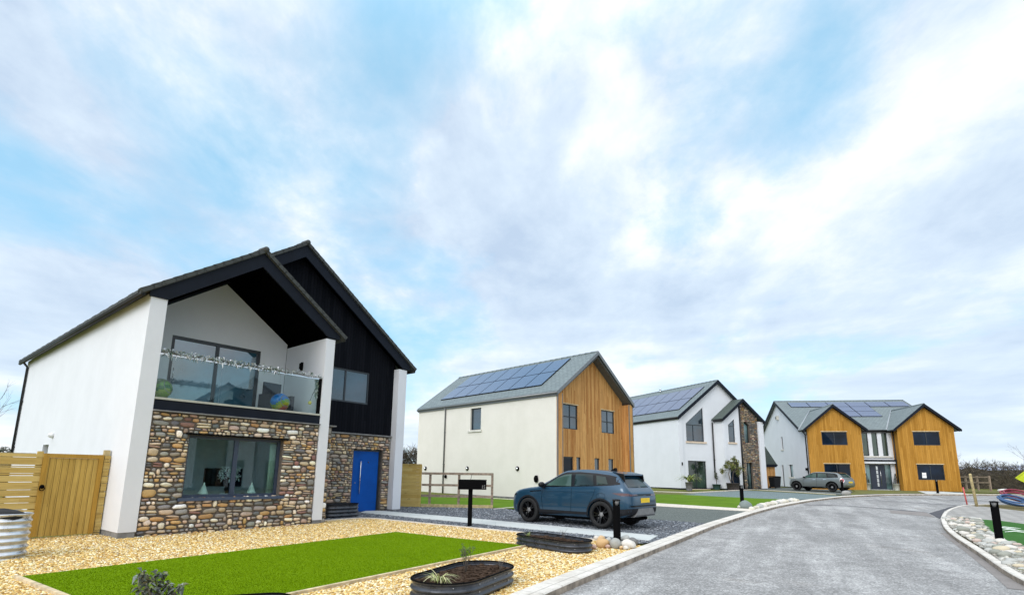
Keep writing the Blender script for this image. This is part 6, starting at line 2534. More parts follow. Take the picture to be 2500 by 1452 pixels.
# ------------------------------------------------------------------ plants
M['leaf'] = attr_mat('leaf', 0.6, 0.0, 8, 0.1, 0.4)
M['bark'] = plain('grey_bark', (0.13, 0.105, 0.085), 0.9, var=0.25, vscale=15, bump=0.4)


def leaf(mb, p, d, L, wd_, c, rnd, droop=0.3):
    d = d.normalized()
    s = d.cross(V((0, 0, 1)))
    s = s.normalized() if s.length > 0.1 else V((1, 0, 0))
    s = (s * math.cos(rnd.uniform(-0.8, 0.8)) + d.cross(s) * math.sin(rnd.uniform(-0.8, 0.8))).normalized()
    m = p + d * L * 0.5 + V((0, 0, L * 0.08))
    e = p + d * L - V((0, 0, L * droop))
    mb.add([p, m + s * wd_ * 0.5, e, m - s * wd_ * 0.5], [(0, 1, 2, 3)], 0, c)


def strap_leaf(mb, p, d, L, wd_, c, bend, seg=6):
    d = V(d).normalized()
    s = d.cross(V((0, 0, 1))).normalized()
    pts = []
    cur = V(p)
    dirv = (d * 0.6 + V((0, 0, 0.9))).normalized()
    for i in range(seg + 1):
        ww = wd_ * (1 - (i / seg) ** 2) * 0.5 + 0.0008
        pts.append((cur + s * ww, cur - s * ww))
        cur = cur + dirv * L / seg
        dirv = (dirv - V((0, 0, bend / seg)) + d * bend * 0.3 / seg).normalized()
    vs_ = [q_ for pr in pts for q_ in pr]
    mb.add(vs_, [(2 * i, 2 * i + 1, 2 * i + 3, 2 * i + 2) for i in range(seg)], 0, c, True)


def rdir(rnd, up=0.0):
    a = rnd.uniform(0, 2 * math.pi)
    z = rnd.uniform(-1, 1)
    r = math.sqrt(1 - z * z)
    v = V((r * math.cos(a), r * math.sin(a), z + up))
    return v.normalized()


def tuft(name, label, p, n, L, pal, wd_, rnd, bend=(1.2, 2.4), cat='plant', spread=0.05):
    w = MB()
    for _ in range(n):
        a = rnd.uniform(0, 2 * math.pi)
        strap_leaf(w, V((rnd.uniform(-spread, spread), rnd.uniform(-spread, spread), 0)), (math.cos(a), math.sin(a), 0), L * rnd.uniform(0.6, 1.1), wd_, tuple(V(rnd.choice(pal)) * rnd.uniform(0.8, 1.15)), rnd.uniform(*bend))
    return tag(w.build(name, 'leaf', None, uv=False, recalc=False, loc=p), label, cat)


def bush(name, label, p, stems, leaves, rnd, H, R_, pal, ll, lw_, cat='plant', parent_loc=None, stem_r=0.008, crown_z=0.45, trunk_mat='bark', nodes=None):
    """a plant of bare stems that fork, carrying separate leaves"""
    root = empty(name, p, 0, label, cat)
    w, lf_ = MB(), MB()
    tips = []
    for _ in range(stems):
        a = rnd.uniform(0, 2 * math.pi)
        top = V((math.cos(a) * R_ * rnd.uniform(0.2, 0.9), math.sin(a) * R_ * rnd.uniform(0.2, 0.9), H * rnd.uniform(0.65, 1.0)))
        mid = V((top.x * 0.25, top.y * 0.25, top.z * 0.5)) + V((rnd.uniform(-0.02, 0.02), rnd.uniform(-0.02, 0.02), 0))
        w.tube([(0, 0, -0.02), mid, top], [stem_r, stem_r * 0.7, stem_r * 0.3], 6)
        tips += [(mid.lerp(top, rnd.random()), top) for _ in range(4)]
        for _ in range(3):
            b = mid.lerp(top, rnd.uniform(0.1, 0.8))
            e = b + rdir(rnd, 0.5) * R_ * 0.45
            w.tube([b, e], [stem_r * 0.45, stem_r * 0.2], 5)
            tips.append((b.lerp(e, 0.6), e))
            tips.append((b, e))
    for _ in range(leaves):
        b, e = rnd.choice(tips)
        q_ = b.lerp(e, rnd.uniform(0.2, 1.05)) + rdir(rnd) * R_ * 0.08
        leaf(lf_, q_, rdir(rnd, 0.25), ll * rnd.uniform(0.6, 1.2), lw_ * rnd.uniform(0.7, 1.2), tuple(V(rnd.choice(pal)) * rnd.uniform(0.75, 1.2)), rnd)
    w.build('stem', trunk_mat, root, uv=False)
    lf_.build('foliage', 'leaf', root, uv=False, recalc=False)
    return root


CREAMG = [(0.62, 0.60, 0.30), (0.50, 0.52, 0.22), (0.72, 0.70, 0.42), (0.34, 0.40, 0.13)]
rp = random.Random(21)
tuft('grass_tuft', 'pale cream arching grass tuft in the nearest ribbed planter', (-0.90, 7.03, 0.18), 40, 0.36, CREAMG, 0.012, rp)
bush('evergreen_shrub', 'wispy green shrub standing in the nearest ribbed planter', (-0.61, 7.73, 0.18), 7, 300, rp, 0.42, 0.14, [(0.06, 0.10, 0.03), (0.09, 0.13, 0.04), (0.14, 0.17, 0.06)], 0.035, 0.010, stem_r=0.005)
bush('bare_twigs', 'bare brown twigs at the right end of the nearest planter', (-0.14, 7.80, 0.18), 6, 6, rp, 0.24, 0.16, [(0.13, 0.10, 0.05)], 0.02, 0.008, stem_r=0.003)
tuft('grass_tuft', 'small green tuft at the left end of the planter by the bollard', (0.42, 12.25, 0.17), 26, 0.16, [(0.35, 0.42, 0.15), (0.22, 0.30, 0.10), (0.45, 0.48, 0.2)], 0.008, rp, (0.4, 1.2))
bush('bare_twigs', 'thin bare twigs in the middle of the planter by the bollard', (1.15, 11.75, 0.17), 6, 4, rp, 0.24, 0.15, [(0.15, 0.15, 0.12)], 0.02, 0.006, stem_r=0.003)
bush('leafy_shrub', 'dark leafy shrub with silvery leaves at the bottom edge of the lawn', (-3.62, 5.72, 0.0), 9, 280, random.Random(7), 0.52, 0.28, [(0.05, 0.065, 0.05), (0.10, 0.12, 0.08), (0.24, 0.27, 0.25), (0.03, 0.04, 0.025), (0.18, 0.19, 0.10)], 0.10, 0.034, stem_r=0.006)


def pot(name, label, p, r0, r1, h, mat, cat='plant pot'):
    root = empty(name, p, 0, label, cat)
    w = MB()
    w.lathe([(r0, 0), (r1, h), (r1 * 1.06, h), (r1 * 1.06, h + 0.03), (r1 * 0.92, h + 0.03), (r1 * 0.9, h - 0.04)], 20, 0, None, None, True, False)
    w.lathe([(r1 * 0.91, h - 0.05), (0.0, h - 0.03)], 20, 1, None, None, True, False)
    w.build('vessel', [mat, 'compost'], root, uv=False)
    return root


M['potgrey'] = plain('grey_stone_pot', (0.22, 0.21, 0.22), 0.8, var=0.15)
M['potteal'] = plain('teal_glazed_pot', (0.05, 0.11, 0.115), 0.3, var=0.15)
M['pottub'] = plain('dark_wooden_tub', (0.055, 0.045, 0.045), 0.7, var=0.25, vscale=10)
M['potwhite'] = plain('off_white_pot', (0.55, 0.56, 0.52), 0.7, var=0.1)
p = G(1683, 1197.5)
pot('plant_pot', 'grey pot holding a spiky palm outside the glazed doors', p, 0.20, 0.27, 0.62, 'potgrey')
w = MB()
rr2 = random.Random(31)
for _ in range(70):
    a = rr2.uniform(0, 2 * math.pi)
    strap_leaf(w, V((0, 0, 0)), (math.cos(a), math.sin(a), 0), rr2.uniform(0.9, 1.6), 0.065, tuple(V(rr2.choice([(0.22, 0.28, 0.04), (0.16, 0.21, 0.035), (0.32, 0.34, 0.07), (0.10, 0.15, 0.03)])) * rr2.uniform(0.8, 1.2)), rr2.uniform(1.0, 2.6))
tag(w.build('spiky_palm', 'leaf', None, uv=False, recalc=False, loc=(p.x, p.y, p.z + 0.62)), 'yellow green spiky palm in the grey pot by glazed doors', 'palm')
p = O3 + V((math.sin(A3), math.cos(A3), 0)) * 3.38 + V((-math.cos(A3), math.sin(A3), 0)) * -0.42
pot('plant_pot', 'teal glazed pot with a small topiary below the black downpipe', p, 0.24, 0.34, 0.40, 'potteal')
bush('potted_shrub', 'small upright shrub in the teal pot below the downpipe', (p.x, p.y, p.z + 0.38), 5, 420, random.Random(41), 1.15, 0.30, [(0.045, 0.065, 0.035), (0.07, 0.09, 0.05), (0.11, 0.12, 0.07)], 0.09, 0.04, stem_r=0.02)
p = O3 + V((math.sin(A3), math.cos(A3), 0)) * 3.92 + V((-math.cos(A3), math.sin(A3), 0)) * -1.62
pot('plant_pot', 'dark wooden tub with a leaning evergreen tree by the porch', p, 0.42, 0.50, 0.52, 'pottub')
root = empty('potted_tree', (p.x, p.y, p.z + 0.5), 0, 'leaning evergreen tree with two pale trunks in the dark tub', 'tree')
w, lf_ = MB(), MB()
rr3 = random.Random(51)
w.tube([(-0.1, 0, -0.05), (-0.22, 0.0, 0.35), (-0.30, 0, 0.75), (-0.2, 0, 1.15), (0.1, 0.1, 1.5)], [0.045, 0.04, 0.035, 0.028, 0.015], 8)
w.tube([(0.12, 0, -0.05), (0.0, 0, 0.3), (0.05, -0.05, 0.9), (0.35, -0.1, 1.3)], [0.035, 0.03, 0.025, 0.012], 8)
ends = [V((-0.75, 0.1, 1.0)), V((-0.55, -0.2, 1.35)), V((-0.2, 0.25, 1.65)), V((0.15, -0.1, 1.95)), V((0.45, 0.1, 1.65)), V((0.62, -0.1, 1.2)), V((0.2, 0.2, 1.25)), V((-0.1, -0.3, 1.4)), V((0.5, 0.0, 0.9))]
for e in ends:
    b = V((-0.2, 0, 1.1)) if e.x < 0 else V((0.15, -0.05, 1.2))
    w.tube([b, b.lerp(e, 0.6) + V((0, 0, 0.05)), e], [0.02, 0.013, 0.006], 6)
    for _ in range(150):
        q_ = e + rdir(rr3) * rr3.uniform(0, 0.27)
        leaf(lf_, q_, rdir(rr3, 0.3), rr3.uniform(0.10, 0.19), rr3.uniform(0.05, 0.08), tuple(V(rr3.choice([(0.13, 0.16, 0.03), (0.20, 0.22, 0.04), (0.08, 0.11, 0.03), (0.27, 0.26, 0.08), (0.15, 0.13, 0.05)])) * rr3.uniform(0.75, 1.2)), rr3)
w.build('trunk', 'bark', root, uv=False)
lf_.build('crown', 'leaf', root, uv=False, recalc=False)


def cone_plant(label, p, rnd):
    root = empty('topiary_cone', (p.x, p.y, p.z + 0.52), 0, label, 'topiary', 'clipped cones at the far front door')
    lf_ = MB()
    for _ in range(420):
        t = rnd.random() ** 0.7
        a = rnd.uniform(0, 6.283)
        r = 0.24 * t * rnd.uniform(0.75, 1.05)
        leaf(lf_, V((r * math.cos(a), r * math.sin(a), 0.95 * (1 - t))), rdir(rnd, 0.2), 0.07, 0.04, tuple(V((0.02, 0.03, 0.018)) * rnd.uniform(0.7, 1.8)), rnd)
    lf_.build('foliage', 'leaf', root, uv=False, recalc=False)
    w = MB()
    w.tube([(0, 0, -0.1), (0, 0, 0.5)], 0.02, 6)
    w.build('stem', 'bark', root, uv=False)


h4X, h4Y = V((math.sin(A4), math.cos(A4), 0)), V((-math.cos(A4), math.sin(A4), 0))
for x, lab in ((4.72, 'left'), (7.05, 'right')):
    p = O4 + h4X * x + h4Y * 0.62
    pot('plant_pot', 'off white square sided pot %s of the far dark front door' % lab, p, 0.22, 0.26, 0.55, 'potwhite')
    cone_plant('dark clipped cone in the off white pot %s of the far front door' % lab, p, random.Random(61))

# wheelie bin
p = G(1893, 1191.5)
bn = empty('wheelie_bin', p, math.radians(15), 'black wheelie bin between the two white houses', 'bin')
w = MB()
w.add([(-0.28, -0.30, 0.08), (0.28, -0.30, 0.08), (0.28, 0.30, 0.08), (-0.28, 0.30, 0.08), (-0.36, -0.38, 1.0), (0.36, -0.38, 1.0), (0.36, 0.38, 1.0), (-0.36, 0.38, 1.0)],
      [(0, 3, 2, 1), (4, 5, 6, 7), (0, 1, 5, 4), (1, 2, 6, 5), (2, 3, 7, 6), (3, 0, 4, 7)])
w.build('body', 'greyplastic', bn)
w = MB()
w.prism([(-0.38, -0.42, 1.0), (-0.38, 0.42, 1.03), (-0.38, 0.3, 1.09), (-0.38, -0.3, 1.07)], (0.76, 0, 0))
w.tube([(-0.3, 0.42, 0.98), (0.3, 0.42, 0.98)], 0.02, 8)
w.build('lid', 'black', bn)
for x in (-0.3, 0.3):
    w = MB()
    w.lathe([(0.1, -0.03), (0.1, 0.03)], 16, 0, None, Matrix.Translation((x, 0.3, 0.1)) @ Matrix.Rotation(math.pi / 2, 4, 'Y'))
    w.build('wheel', 'rubber', bn)


# ------------------------------------------------------------------ boulders and cobbles
def cobble_mesh(name, seed, flat, c):
    rnd = random.Random(seed)
    bm = bmesh.new()
    bmesh.ops.create_icosphere(bm, subdivisions=3, radius=1.0)
    from mathutils import noise as nz
    off = V((seed * 7.3, seed * 3.1, seed * 1.7))
    for v in bm.verts:
        d = v.co.normalized()
        k = 1 + 0.22 * nz.noise(d * 1.1 + off) + 0.06 * nz.noise(d * 3.0 + off)
        v.co = V((d.x * k, d.y * k * 0.78, d.z * k * flat))
    for f in bm.faces:
        f.smooth = True
    me = bpy.data.meshes.new(name)
    bm.to_mesh(me)
    bm.free()
    ca = me.color_attributes.new('Col', 'FLOAT_COLOR', 'POINT')
    ca.data.foreach_set('color', np.tile(np.array([*c, 1], np.float32), len(me.vertices)))
    me.materials.append(M['cobble'])
    return me


M['cobble'] = attr_mat('smooth_cobble', 0.75, 0.25, 14, 0.25)


def stone_at(name, me, p, s, rz, label, group, sink=0.25, zoff=0.0, tilt=0.0):
    o = bpy.data.objects.new(name, me)
    COL.objects.link(o)
    o.location = (p.x, p.y, p.z + s * (0.6 - sink) + zoff)
    o.scale = (s, s, s)
    o.rotation_euler = (tilt, tilt * 0.6, rz)
    return tag(o, label, 'boulder' if s > 0.1 else 'cobble', group)


TAN, TAN2, GREY, GRY2, WHT, DRK, PINK = (0.56, 0.36, 0.17), (0.66, 0.46, 0.26), (0.36, 0.36, 0.33), (0.46, 0.46, 0.43), (0.66, 0.62, 0.56), (0.17, 0.17, 0.17), (0.52, 0.36, 0.30)
big = [(1471, 1336, 0.155, TAN, 'large orange tan boulder left of the front bollard'), (1503, 1337, 0.165, GREY, 'large grey boulder at the foot of the front bollard'),
       (1534, 1338, 0.15, WHT, 'pale speckled boulder right of the front bollard'), (1468, 1320, 0.10, TAN2, 'light tan boulder on top behind the orange one'),
       (1545, 1330, 0.13, DRK, 'dark slate boulder tilted behind the pale speckled one'), (1527, 1322, 0.12, GRY2, 'long grey stone lying behind the front bollard'),
       (1450, 1340, 0.075, PINK, 'small pinkish stone nearest the ribbed planter'), (1484, 1338, 0.055, PINK, 'small reddish brown stone between the two largest boulders'),
       (1517, 1340, 0.05, TAN2, 'small flat tan stone under the pale boulder'), (1528, 1342, 0.06, WHT, 'small cream egg shaped stone nearest the kerb'),
       (1457, 1318, 0.075, WHT, 'small white stone touching the planter rim'), (1486, 1322, 0.08, GRY2, 'rough grey stone just left of the bollard post'), (1497, 1331, 0.06, TAN2, 'small buff stone wedged beside the grey boulder')]
for i, (x, y, s, c, lab) in enumerate(big):
    me = cobble_mesh('boulder', 100 + i, 0.72, c)
    stone_at('boulder', me, G(x, y), s, i * 1.3, lab, 'boulders round the front bollard', 0.18, 0.02, 0.2 if c is DRK else 0.0)
me = cobble_mesh('boulder', 140, 0.8, (0.20, 0.24, 0.23))
stone_at('boulder', me, G(1822, 1240.5), 0.30, 0.4, 'large dark green grey boulder beside the lawn corner bollard', 'stones along the lawn kerb', 0.2)
me = cobble_mesh('boulder', 141, 0.5, WHT)
stone_at('boulder', me, G(1808, 1240), 0.17, 0.4, 'small white stone left of the lawn corner bollard', 'stones along the lawn kerb')
me = cobble_mesh('boulder', 142, 0.6, (0.33, 0.32, 0.30))
stone_at('boulder', me, G(2066, 1207.5), 0.33, 0.2, 'grey stone heap at the bollard behind the small grey car', 'stones by the far bollards', 0.25)
rows_ = random.Random(17)
pale = [cobble_mesh('cobble', 200 + k, rows_.uniform(0.5, 0.75), tuple(V(c) * rows_.uniform(0.9, 1.1))) for k, c in enumerate([WHT, (0.62, 0.57, 0.46), (0.70, 0.66, 0.56), GRY2, (0.58, 0.54, 0.46)])]
LABP = 'pale rounded stone in the row along the kerb of the neighbouring lawn'
for i in range(34):
    t = i / 33
    q_ = G(1835 + 112 * t, 1243.5 - 21.5 * t - 3 * math.sin(t * 3) + rows_.uniform(-1.2, 0.6))
    stone_at('cobble', rows_.choice(pale), q_, rows_.uniform(0.10, 0.20) * (0.8 + 0.35 * math.sin(t * 3.1)), rows_.uniform(0, 6), LABP, 'stones along the lawn kerb', 0.3)
LABS = [(WHT, 'white rounded cobble in the pebble bed by the right kerb'), (GRY2, 'light grey cobble in the pebble bed by the right kerb'), ((0.27, 0.27, 0.24), 'dark grey cobble in the pebble bed by the right kerb'),
        ((0.58, 0.50, 0.36), 'buff yellow cobble in the pebble bed by the right kerb'), ((0.30, 0.305, 0.26), 'mossy green grey cobble in the pebble bed by the right kerb'), ((0.56, 0.44, 0.38), 'pinkish cobble in the pebble bed by the right kerb')]
cm = [[cobble_mesh('cobble', 300 + 10 * k + j, rows_.uniform(0.4, 0.6), tuple(V(c) * rows_.uniform(0.9, 1.1))) for j in range(3)] for k, (c, l) in enumerate(LABS)]
bx_, by_ = scatter(pb[:-4] + pb[-4:], 260, (), 0.9)
placed = []
for x, y in sorted(zip(bx_, by_), key=lambda t: -t[1]):
    if len(placed) >= 175:
        break
    s = rows_.choice([0.06, 0.075, 0.09, 0.10, 0.12, 0.15]) * rows_.uniform(0.85, 1.15)
    if any(math.hypot(x - a, y - b) < (s + r) * 0.72 for a, b, r in placed):
        continue
    # keep clear of the kerb itself
    if min((V((x, y)) - k_).length for k_ in KRs) < 0.16 + s:
        continue
    placed.append((x, y, s))
    k = rows_.choices(range(6), [5, 5, 3, 2, 2, 1])[0]
    stone_at('cobble', cm[k][rows_.randrange(3)], V((x, y, gz(y))), s, rows_.uniform(-0.5, 0.5) - 0.4, LABS[k][1], 'cobbles by the right kerb', 0.3)

# ------------------------------------------------------------------ skip, pipe coils, roadside bits
M['lime'] = plain('lime_yellow_skip_paint', (0.50, 0.58, 0.008), 0.5, var=0.15, vscale=3)
sk = empty('skip', (43.6, 42.6, gz(42.0)), math.radians(-48), 'lime yellow waste skip at the right edge beyond the road', 'skip')
w = MB()
prof = [(-1.15, 0.0), (1.15, 0.0), (1.95, 1.05), (1.85, 1.45), (-1.85, 1.45), (-1.95, 1.05)]
prof = [(-1.0, 0.10), (1.0, 0.10), (1.35, 0.55), (2.35, 1.25), (1.75, 1.75), (-1.75, 1.75), (-2.35, 1.25), (-1.35, 0.55)]
w.prism([(x, -0.9, z) for x, z in prof], (0, 1.8, 0))
for z0, z1, xa, xb in ((1.70, 1.79, -1.8, 1.8),):
    w.box((xa, -0.95, z0), (xb, -0.90, z1))
w.prism([(2.35, -0.94, 1.28), (1.75, -0.94, 1.80), (1.75, -0.94, 1.70), (2.25, -0.94, 1.25)], (0, 0.04, 0))
w.prism([(-2.35, -0.94, 1.28), (-1.75, -0.94, 1.80), (-1.75, -0.94, 1.70), (-2.25, -0.94, 1.25)], (0, 0.04, 0))
w.prism([(-1.35, -0.93, 0.55), (-1.40, -0.93, 0.62), (1.40, -0.93, 0.62), (1.35, -0.93, 0.55)], (0, 0.03, 0))
w.build('body', 'lime', sk)
fc = bpy.data.curves.new('skip_lettering', 'FONT')
fc.body = 'NY'
fc.size = 0.42
fc.extrude = 0.004
fo_ = bpy.data.objects.new('tmp_text', fc)
COL.objects.link(fo_)
bpy.context.view_layer.update()
nme = bpy.data.meshes.new_from_object(fo_.evaluated_get(bpy.context.evaluated_depsgraph_get()))
bpy.data.objects.remove(fo_)
nme.materials.clear()
nme.materials.append(M['black'])
no = bpy.data.objects.new('lettering', nme)
COL.objects.link(no)
no.parent = sk
no.location = (-1.25, -0.905, 0.90)
no.rotation_euler = (math.pi / 2, 0, 0)


def coil(label, p, r, c, name, n=4, tube=0.05, z=0.05):
    M[name] = plain(name, c, 0.5, var=0.15, vscale=4)
    w = MB()
    rnd = random.Random(len(label))
    pts = []
    for i in range(n * 28 + 1):
        a = 2 * math.pi * i / 28
        t = i / (n * 28)
        rr = r * (1 - 0.12 * math.sin(a * 0.37 + 1) - 0.08 * (i // 28) / n)
        pts.append((rr * math.cos(a), rr * math.sin(a), z + 0.17 * (i / 28) / n * n * 0.42 + 0.03 * math.sin(a * 1.5)))
    w.tube(pts, tube, 8)
    o = w.build('pipe_coil', name, None, uv=False, loc=p + V((0, 0, r * 0.32)))
    o.rotation_euler = (math.radians(20), 0, 0)
    return tag(o, label, 'pipe coil', 'coiled service pipes on the bare soil')


coil('coil of red plastic pipe lying on the soil at right', G(2496, 1229), 0.85, (0.22, 0.018, 0.04), 'red_pipe', 3, 0.05)
coil('coil of blue plastic pipe lying in front of the red one', G(2478, 1237), 0.62, (0.04, 0.10, 0.22), 'blue_pipe', 3, 0.045, 0.03)
w = MB()
w.ball((0, 0, 0.1), (0.55, 0.3, 0.16), 12, 8, 0, None, 0.15, random.Random(3))
tag(w.build('boulder', plain('white_stone', (0.75, 0.74, 0.7), 0.8), None, uv=False, loc=G(2453, 1200)), 'single white stone on the grass before the right hedge', 'boulder')
M['rope'] = plain('white_tape', (0.75, 0.78, 0.76), 0.6)
for i, (x, y, l) in enumerate([(2453, 1294, 0.22), (2461, 1292, 0.30), (2474, 1298, 0.22), (2487, 1303, 0.30)]):
    w = MB()
    rr4 = random.Random(i)
    w.tube([(-l, 0.1, 0.02), (-l * 0.3, 0.03, 0.05), (l * 0.4, -0.05, 0.03), (l, -0.12, 0.02)], [0.008, 0.016, 0.014, 0.006], 6)
    tag(w.build('white_strip', 'rope', None, uv=False, loc=G(x, y) + V((0, 0, 0.03))), 'short white strip lying on the dark green lawn behind the right bollard', 'strip', 'white strips on the lawn')


# ------------------------------------------------------------------ the house across the road (mirrored in the windows)
def copy_tree(o, parent=None):
    c = o.copy()
    COL.objects.link(c)
    if parent is not None:
        c.parent = parent
    for ch in o.children:
        copy_tree(ch, c)
    return c


ho = copy_tree(h3)
ho.location = (26.0, 11.0, 0.1)
ho.rotation_euler = (0, 0, math.radians(-105))
ho['label'] = 'white house across the road, seen only mirrored in the wide stone framed window'


# ------------------------------------------------------------------ things on the balcony and in the window
def h1p(x, y, z):
    q_ = L1(x, y)
    return V((q_.x, q_.y, z))


RZ1 = rz_of(A1)
M['frost'] = attr_mat('frosted_sprig', 0.8, 0.0, 8, 0.05)
rg = random.Random(77)
gar = empty('garland', h1p(0, 0.1, 0), RZ1, 'frosted fir garland wound along the balcony handrail', 'garland')
w = MB()
path_ = []
for i in range(45):
    x = 0.40 + 4.33 * i / 44
    path_.append(V((x, 0.02 * math.sin(i * 1.7), 4.40 + 0.025 * math.sin(i * 0.9))))
w.tube(path_, 0.012, 6)
w.build('wire_stem', 'bark', gar, uv=False)
w = MB()
for p_ in resample([V((0.40, 0, 4.40)), V((4.72, 0, 4.40))], 0.0135):
    dens = 3 if p_.x < 3.4 else (2 if p_.x < 4.0 else 1)
    for _ in range(dens):
        d = rdir(rg, 0.25)
        q_ = p_ + V((0, rg.uniform(-0.02, 0.02), rg.uniform(-0.015, 0.05)))
        L = rg.uniform(0.07, 0.17)
        c = rg.choice([(0.60, 0.63, 0.66), (0.42, 0.48, 0.50), (0.20, 0.26, 0.23), (0.12, 0.17, 0.14), (0.40, 0.46, 0.46), (0.85, 0.86, 0.88)])
        leaf(w, q_, d, L, L * 0.28, c, rg)
for k in range(150):                                         # the tail hanging at the right post
    t = rg.random()
    leaf(w, V((4.66 + rg.uniform(-0.03, 0.03), 0.02, 4.36 - t * 0.55)), rdir(rg, -0.3), rg.uniform(0.05, 0.11), 0.03, rg.choice([(0.25, 0.33, 0.28), (0.45, 0.52, 0.48), (0.14, 0.20, 0.16)]), rg)
w.build('sprigs', 'frost', gar, uv=False, recalc=False)


def band_ball(name, label, p, r, cols, face_dir, opening):
    root = empty(name, p, RZ1, label, 'ornament', 'painted glass globes on the balcony')
    w = MB()
    n, rings = 28, 18
    base = MB()
    vs_, fs_ = [], []
    base.ball((0, 0, r), r, n, rings)
    for i, f in enumerate(base.f):
        c = sum((V(base.v[k]) for k in f), V()) / len(f) - V((0, 0, r))
        a = c.z / r + 0.35 * math.sin(math.atan2(c.y, c.x) * 2.0 + 1.0)
        base.c[i] = cols[min(len(cols) - 1, max(0, int((a + 1.1) / 2.2 * len(cols))))]
    base.build('globe', 'globe', root, uv=False)
    w = MB()
    Tm = Matrix.Translation((0, 0, r)) @ V(face_dir).to_track_quat('Z', 'Y').to_matrix().to_4x4()
    w.lathe([(r * 0.66, r * 0.72), (r * 0.62, r * 0.82), (r * 0.56, r * 0.80)], 28, 0, None, Tm, True, False)
    w.lathe([(r * 0.57, r * 0.815), (r * 0.3, r * 0.93), (0.0, r * 0.97)], 28, 1, None, Tm, True, False)
    w.build('porthole', ['satinplate', opening], root, uv=False)
    return root


M['globe'] = attr_mat('painted_glass', 0.12, 0.0, 3, 0.05, 0.6)


def blotch(name, c1, c2, c3):
    m, nt, b = newmat(name)
    k = NT(nt)
    n_ = k.noise(k.coord('Object'), 11, 3, 0.5)
    k.put(b.inputs['Base Color'], k.ramp(n_, [(0.38, c1), (0.5, c2), (0.62, c3)]))
    b.inputs['Roughness'].default_value = 0.08
    return m


M['scene1'] = blotch('painted_red_green', (0.35, 0.05, 0.03), (0.10, 0.16, 0.05), (0.30, 0.36, 0.22))
M['scene2'] = blotch('painted_leaf_green', (0.02, 0.05, 0.02), (0.12, 0.30, 0.06), (0.30, 0.42, 0.20))
band_ball('glass_globe', 'blue and yellow glass globe with red porthole at the right of the balcony', h1p(3.72, 0.46, 3.276), 0.27,
          [(0.45, 0.06, 0.03), (0.45, 0.40, 0.03), (0.20, 0.32, 0.05), (0.02, 0.16, 0.50), (0.03, 0.22, 0.62), (0.02, 0.14, 0.42)], (0.25, -0.95, 0.15), 'scene1')
band_ball('glass_globe', 'green striped glass globe at the left end of the balcony', h1p(0.60, 0.46, 3.276), 0.26,
          [(0.25, 0.34, 0.06), (0.35, 0.40, 0.10), (0.06, 0.16, 0.05), (0.20, 0.34, 0.10), (0.22, 0.26, 0.16), (0.30, 0.34, 0.26)], (0.55, -0.7, 0.25), 'scene2')
ch = empty('garden_chair', h1p(4.0, 1.25, 3.276), RZ1 + 0.15, 'dark grey woven garden chair at the back of the balcony', 'chair')
M['rattan'] = plain('dark_rattan', (0.055, 0.058, 0.075), 0.8, var=0.25, vscale=40, bump=0.4)
w = MB()
w.box((-0.30, 0.22, 0.30), (0.30, 0.29, 0.98))
w.build('backrest', 'rattan', ch)
w = MB()
w.box((-0.30, -0.30, 0.28), (0.30, 0.22, 0.42))
w.build('seat', 'rattan', ch)
for sx in (-1, 1):
    w = MB()
    w.box((sx * 0.36 - 0.055, -0.32, 0.0), (sx * 0.36 + 0.055, 0.28, 0.58))
    w.build('armrest', 'rattan', ch)
w = MB()
w.ball((0, 0, -0.02), (0.055, 0.055, 0.06), 14, 8)
M['yellowlamp'] = plain('yellow_lantern', (0.75, 0.62, 0.12), 0.5, var=0.1)
wl = empty('hanging_lantern', h1p(4.50, 0.16, 3.62), RZ1, 'small yellow lantern hanging from the garland tail on the balcony', 'lantern')
w.build('shade', 'yellowlamp', wl, uv=False)
w = MB()
w.tube([(0, 0, 0.03), (0.06, -0.02, 0.25), (0.13, -0.05, 0.42)], 0.006, 6)
w.build('cord', 'black', wl, uv=False)
# window sill and living room
M['felt'] = plain('cream_felt', (0.92, 0.92, 0.74), 0.9, var=0.06)
for x, lab in ((1.90, 'left'), (3.15, 'right')):
    w = MB()
    prof = []
    for i in range(6):
        z0 = 0.045 * i
        r0 = 0.125 * (1 - i / 6.3)
        prof += [(r0, z0), (r0 * 0.86, z0 + 0.043)]
    w.lathe(prof + [(0.012, 0.30)], 20)
    tag(w.build('cone_tree', 'felt', None, uv=False, loc=h1p(x, 0.50, 0.93)), 'cream tiered cone tree on the %s of the wide window sill' % lab, 'ornament', 'cream cone trees in the window')
w = MB()
w.box((0.40, 0.36, 0.86), (4.72, 0.66, 0.905))
w.build('window_board', 'interior', h1)
sb = empty('table_plant', h1p(2.72, 0.95, 0.93), RZ1, 'white flowering plant in a dark vase behind the wide window', 'plant')
w = MB()
w.lathe([(0.06, -0.03), (0.10, 0.10), (0.07, 0.26), (0.06, 0.30)], 18)
w.build('vase', 'black', sb, uv=False)
w = MB()
for _ in range(170):
    c = V((rg.choice([-0.17, -0.2, 0.2, 0.17, 0.0]), 0, rg.choice([0.42, 0.66, 0.62, 0.45, 0.55])))
    leaf(w, c + rdir(rg) * rg.uniform(0, 0.11), rdir(rg, 0.2), 0.09, 0.05, rg.choice([(0.72, 0.76, 0.74), (0.55, 0.62, 0.58), (0.80, 0.82, 0.80)]), rg)
w.build('flowers', 'leaf', sb, uv=False, recalc=False)
tv = empty('television', h1p(3.62, 3.50, 1.32), RZ1, 'black wall television seen through the wide window', 'television')
w = MB()
w.box((-0.56, -0.02, -0.28), (0.60, 0.03, 0.29))
w.build('screen', 'blackgloss', tv)
w = MB()
w.box((-0.2, 0.031, -0.2), (0.2, 0.045, 0.2))
w.build('bracket', 'black', tv)
w = MB()
n = 40
cv = []
for i in range(n + 1):
    cv.append((3.54 + 0.34 * i / n, 0.42 + 0.028 * math.sin(i * 1.25)))
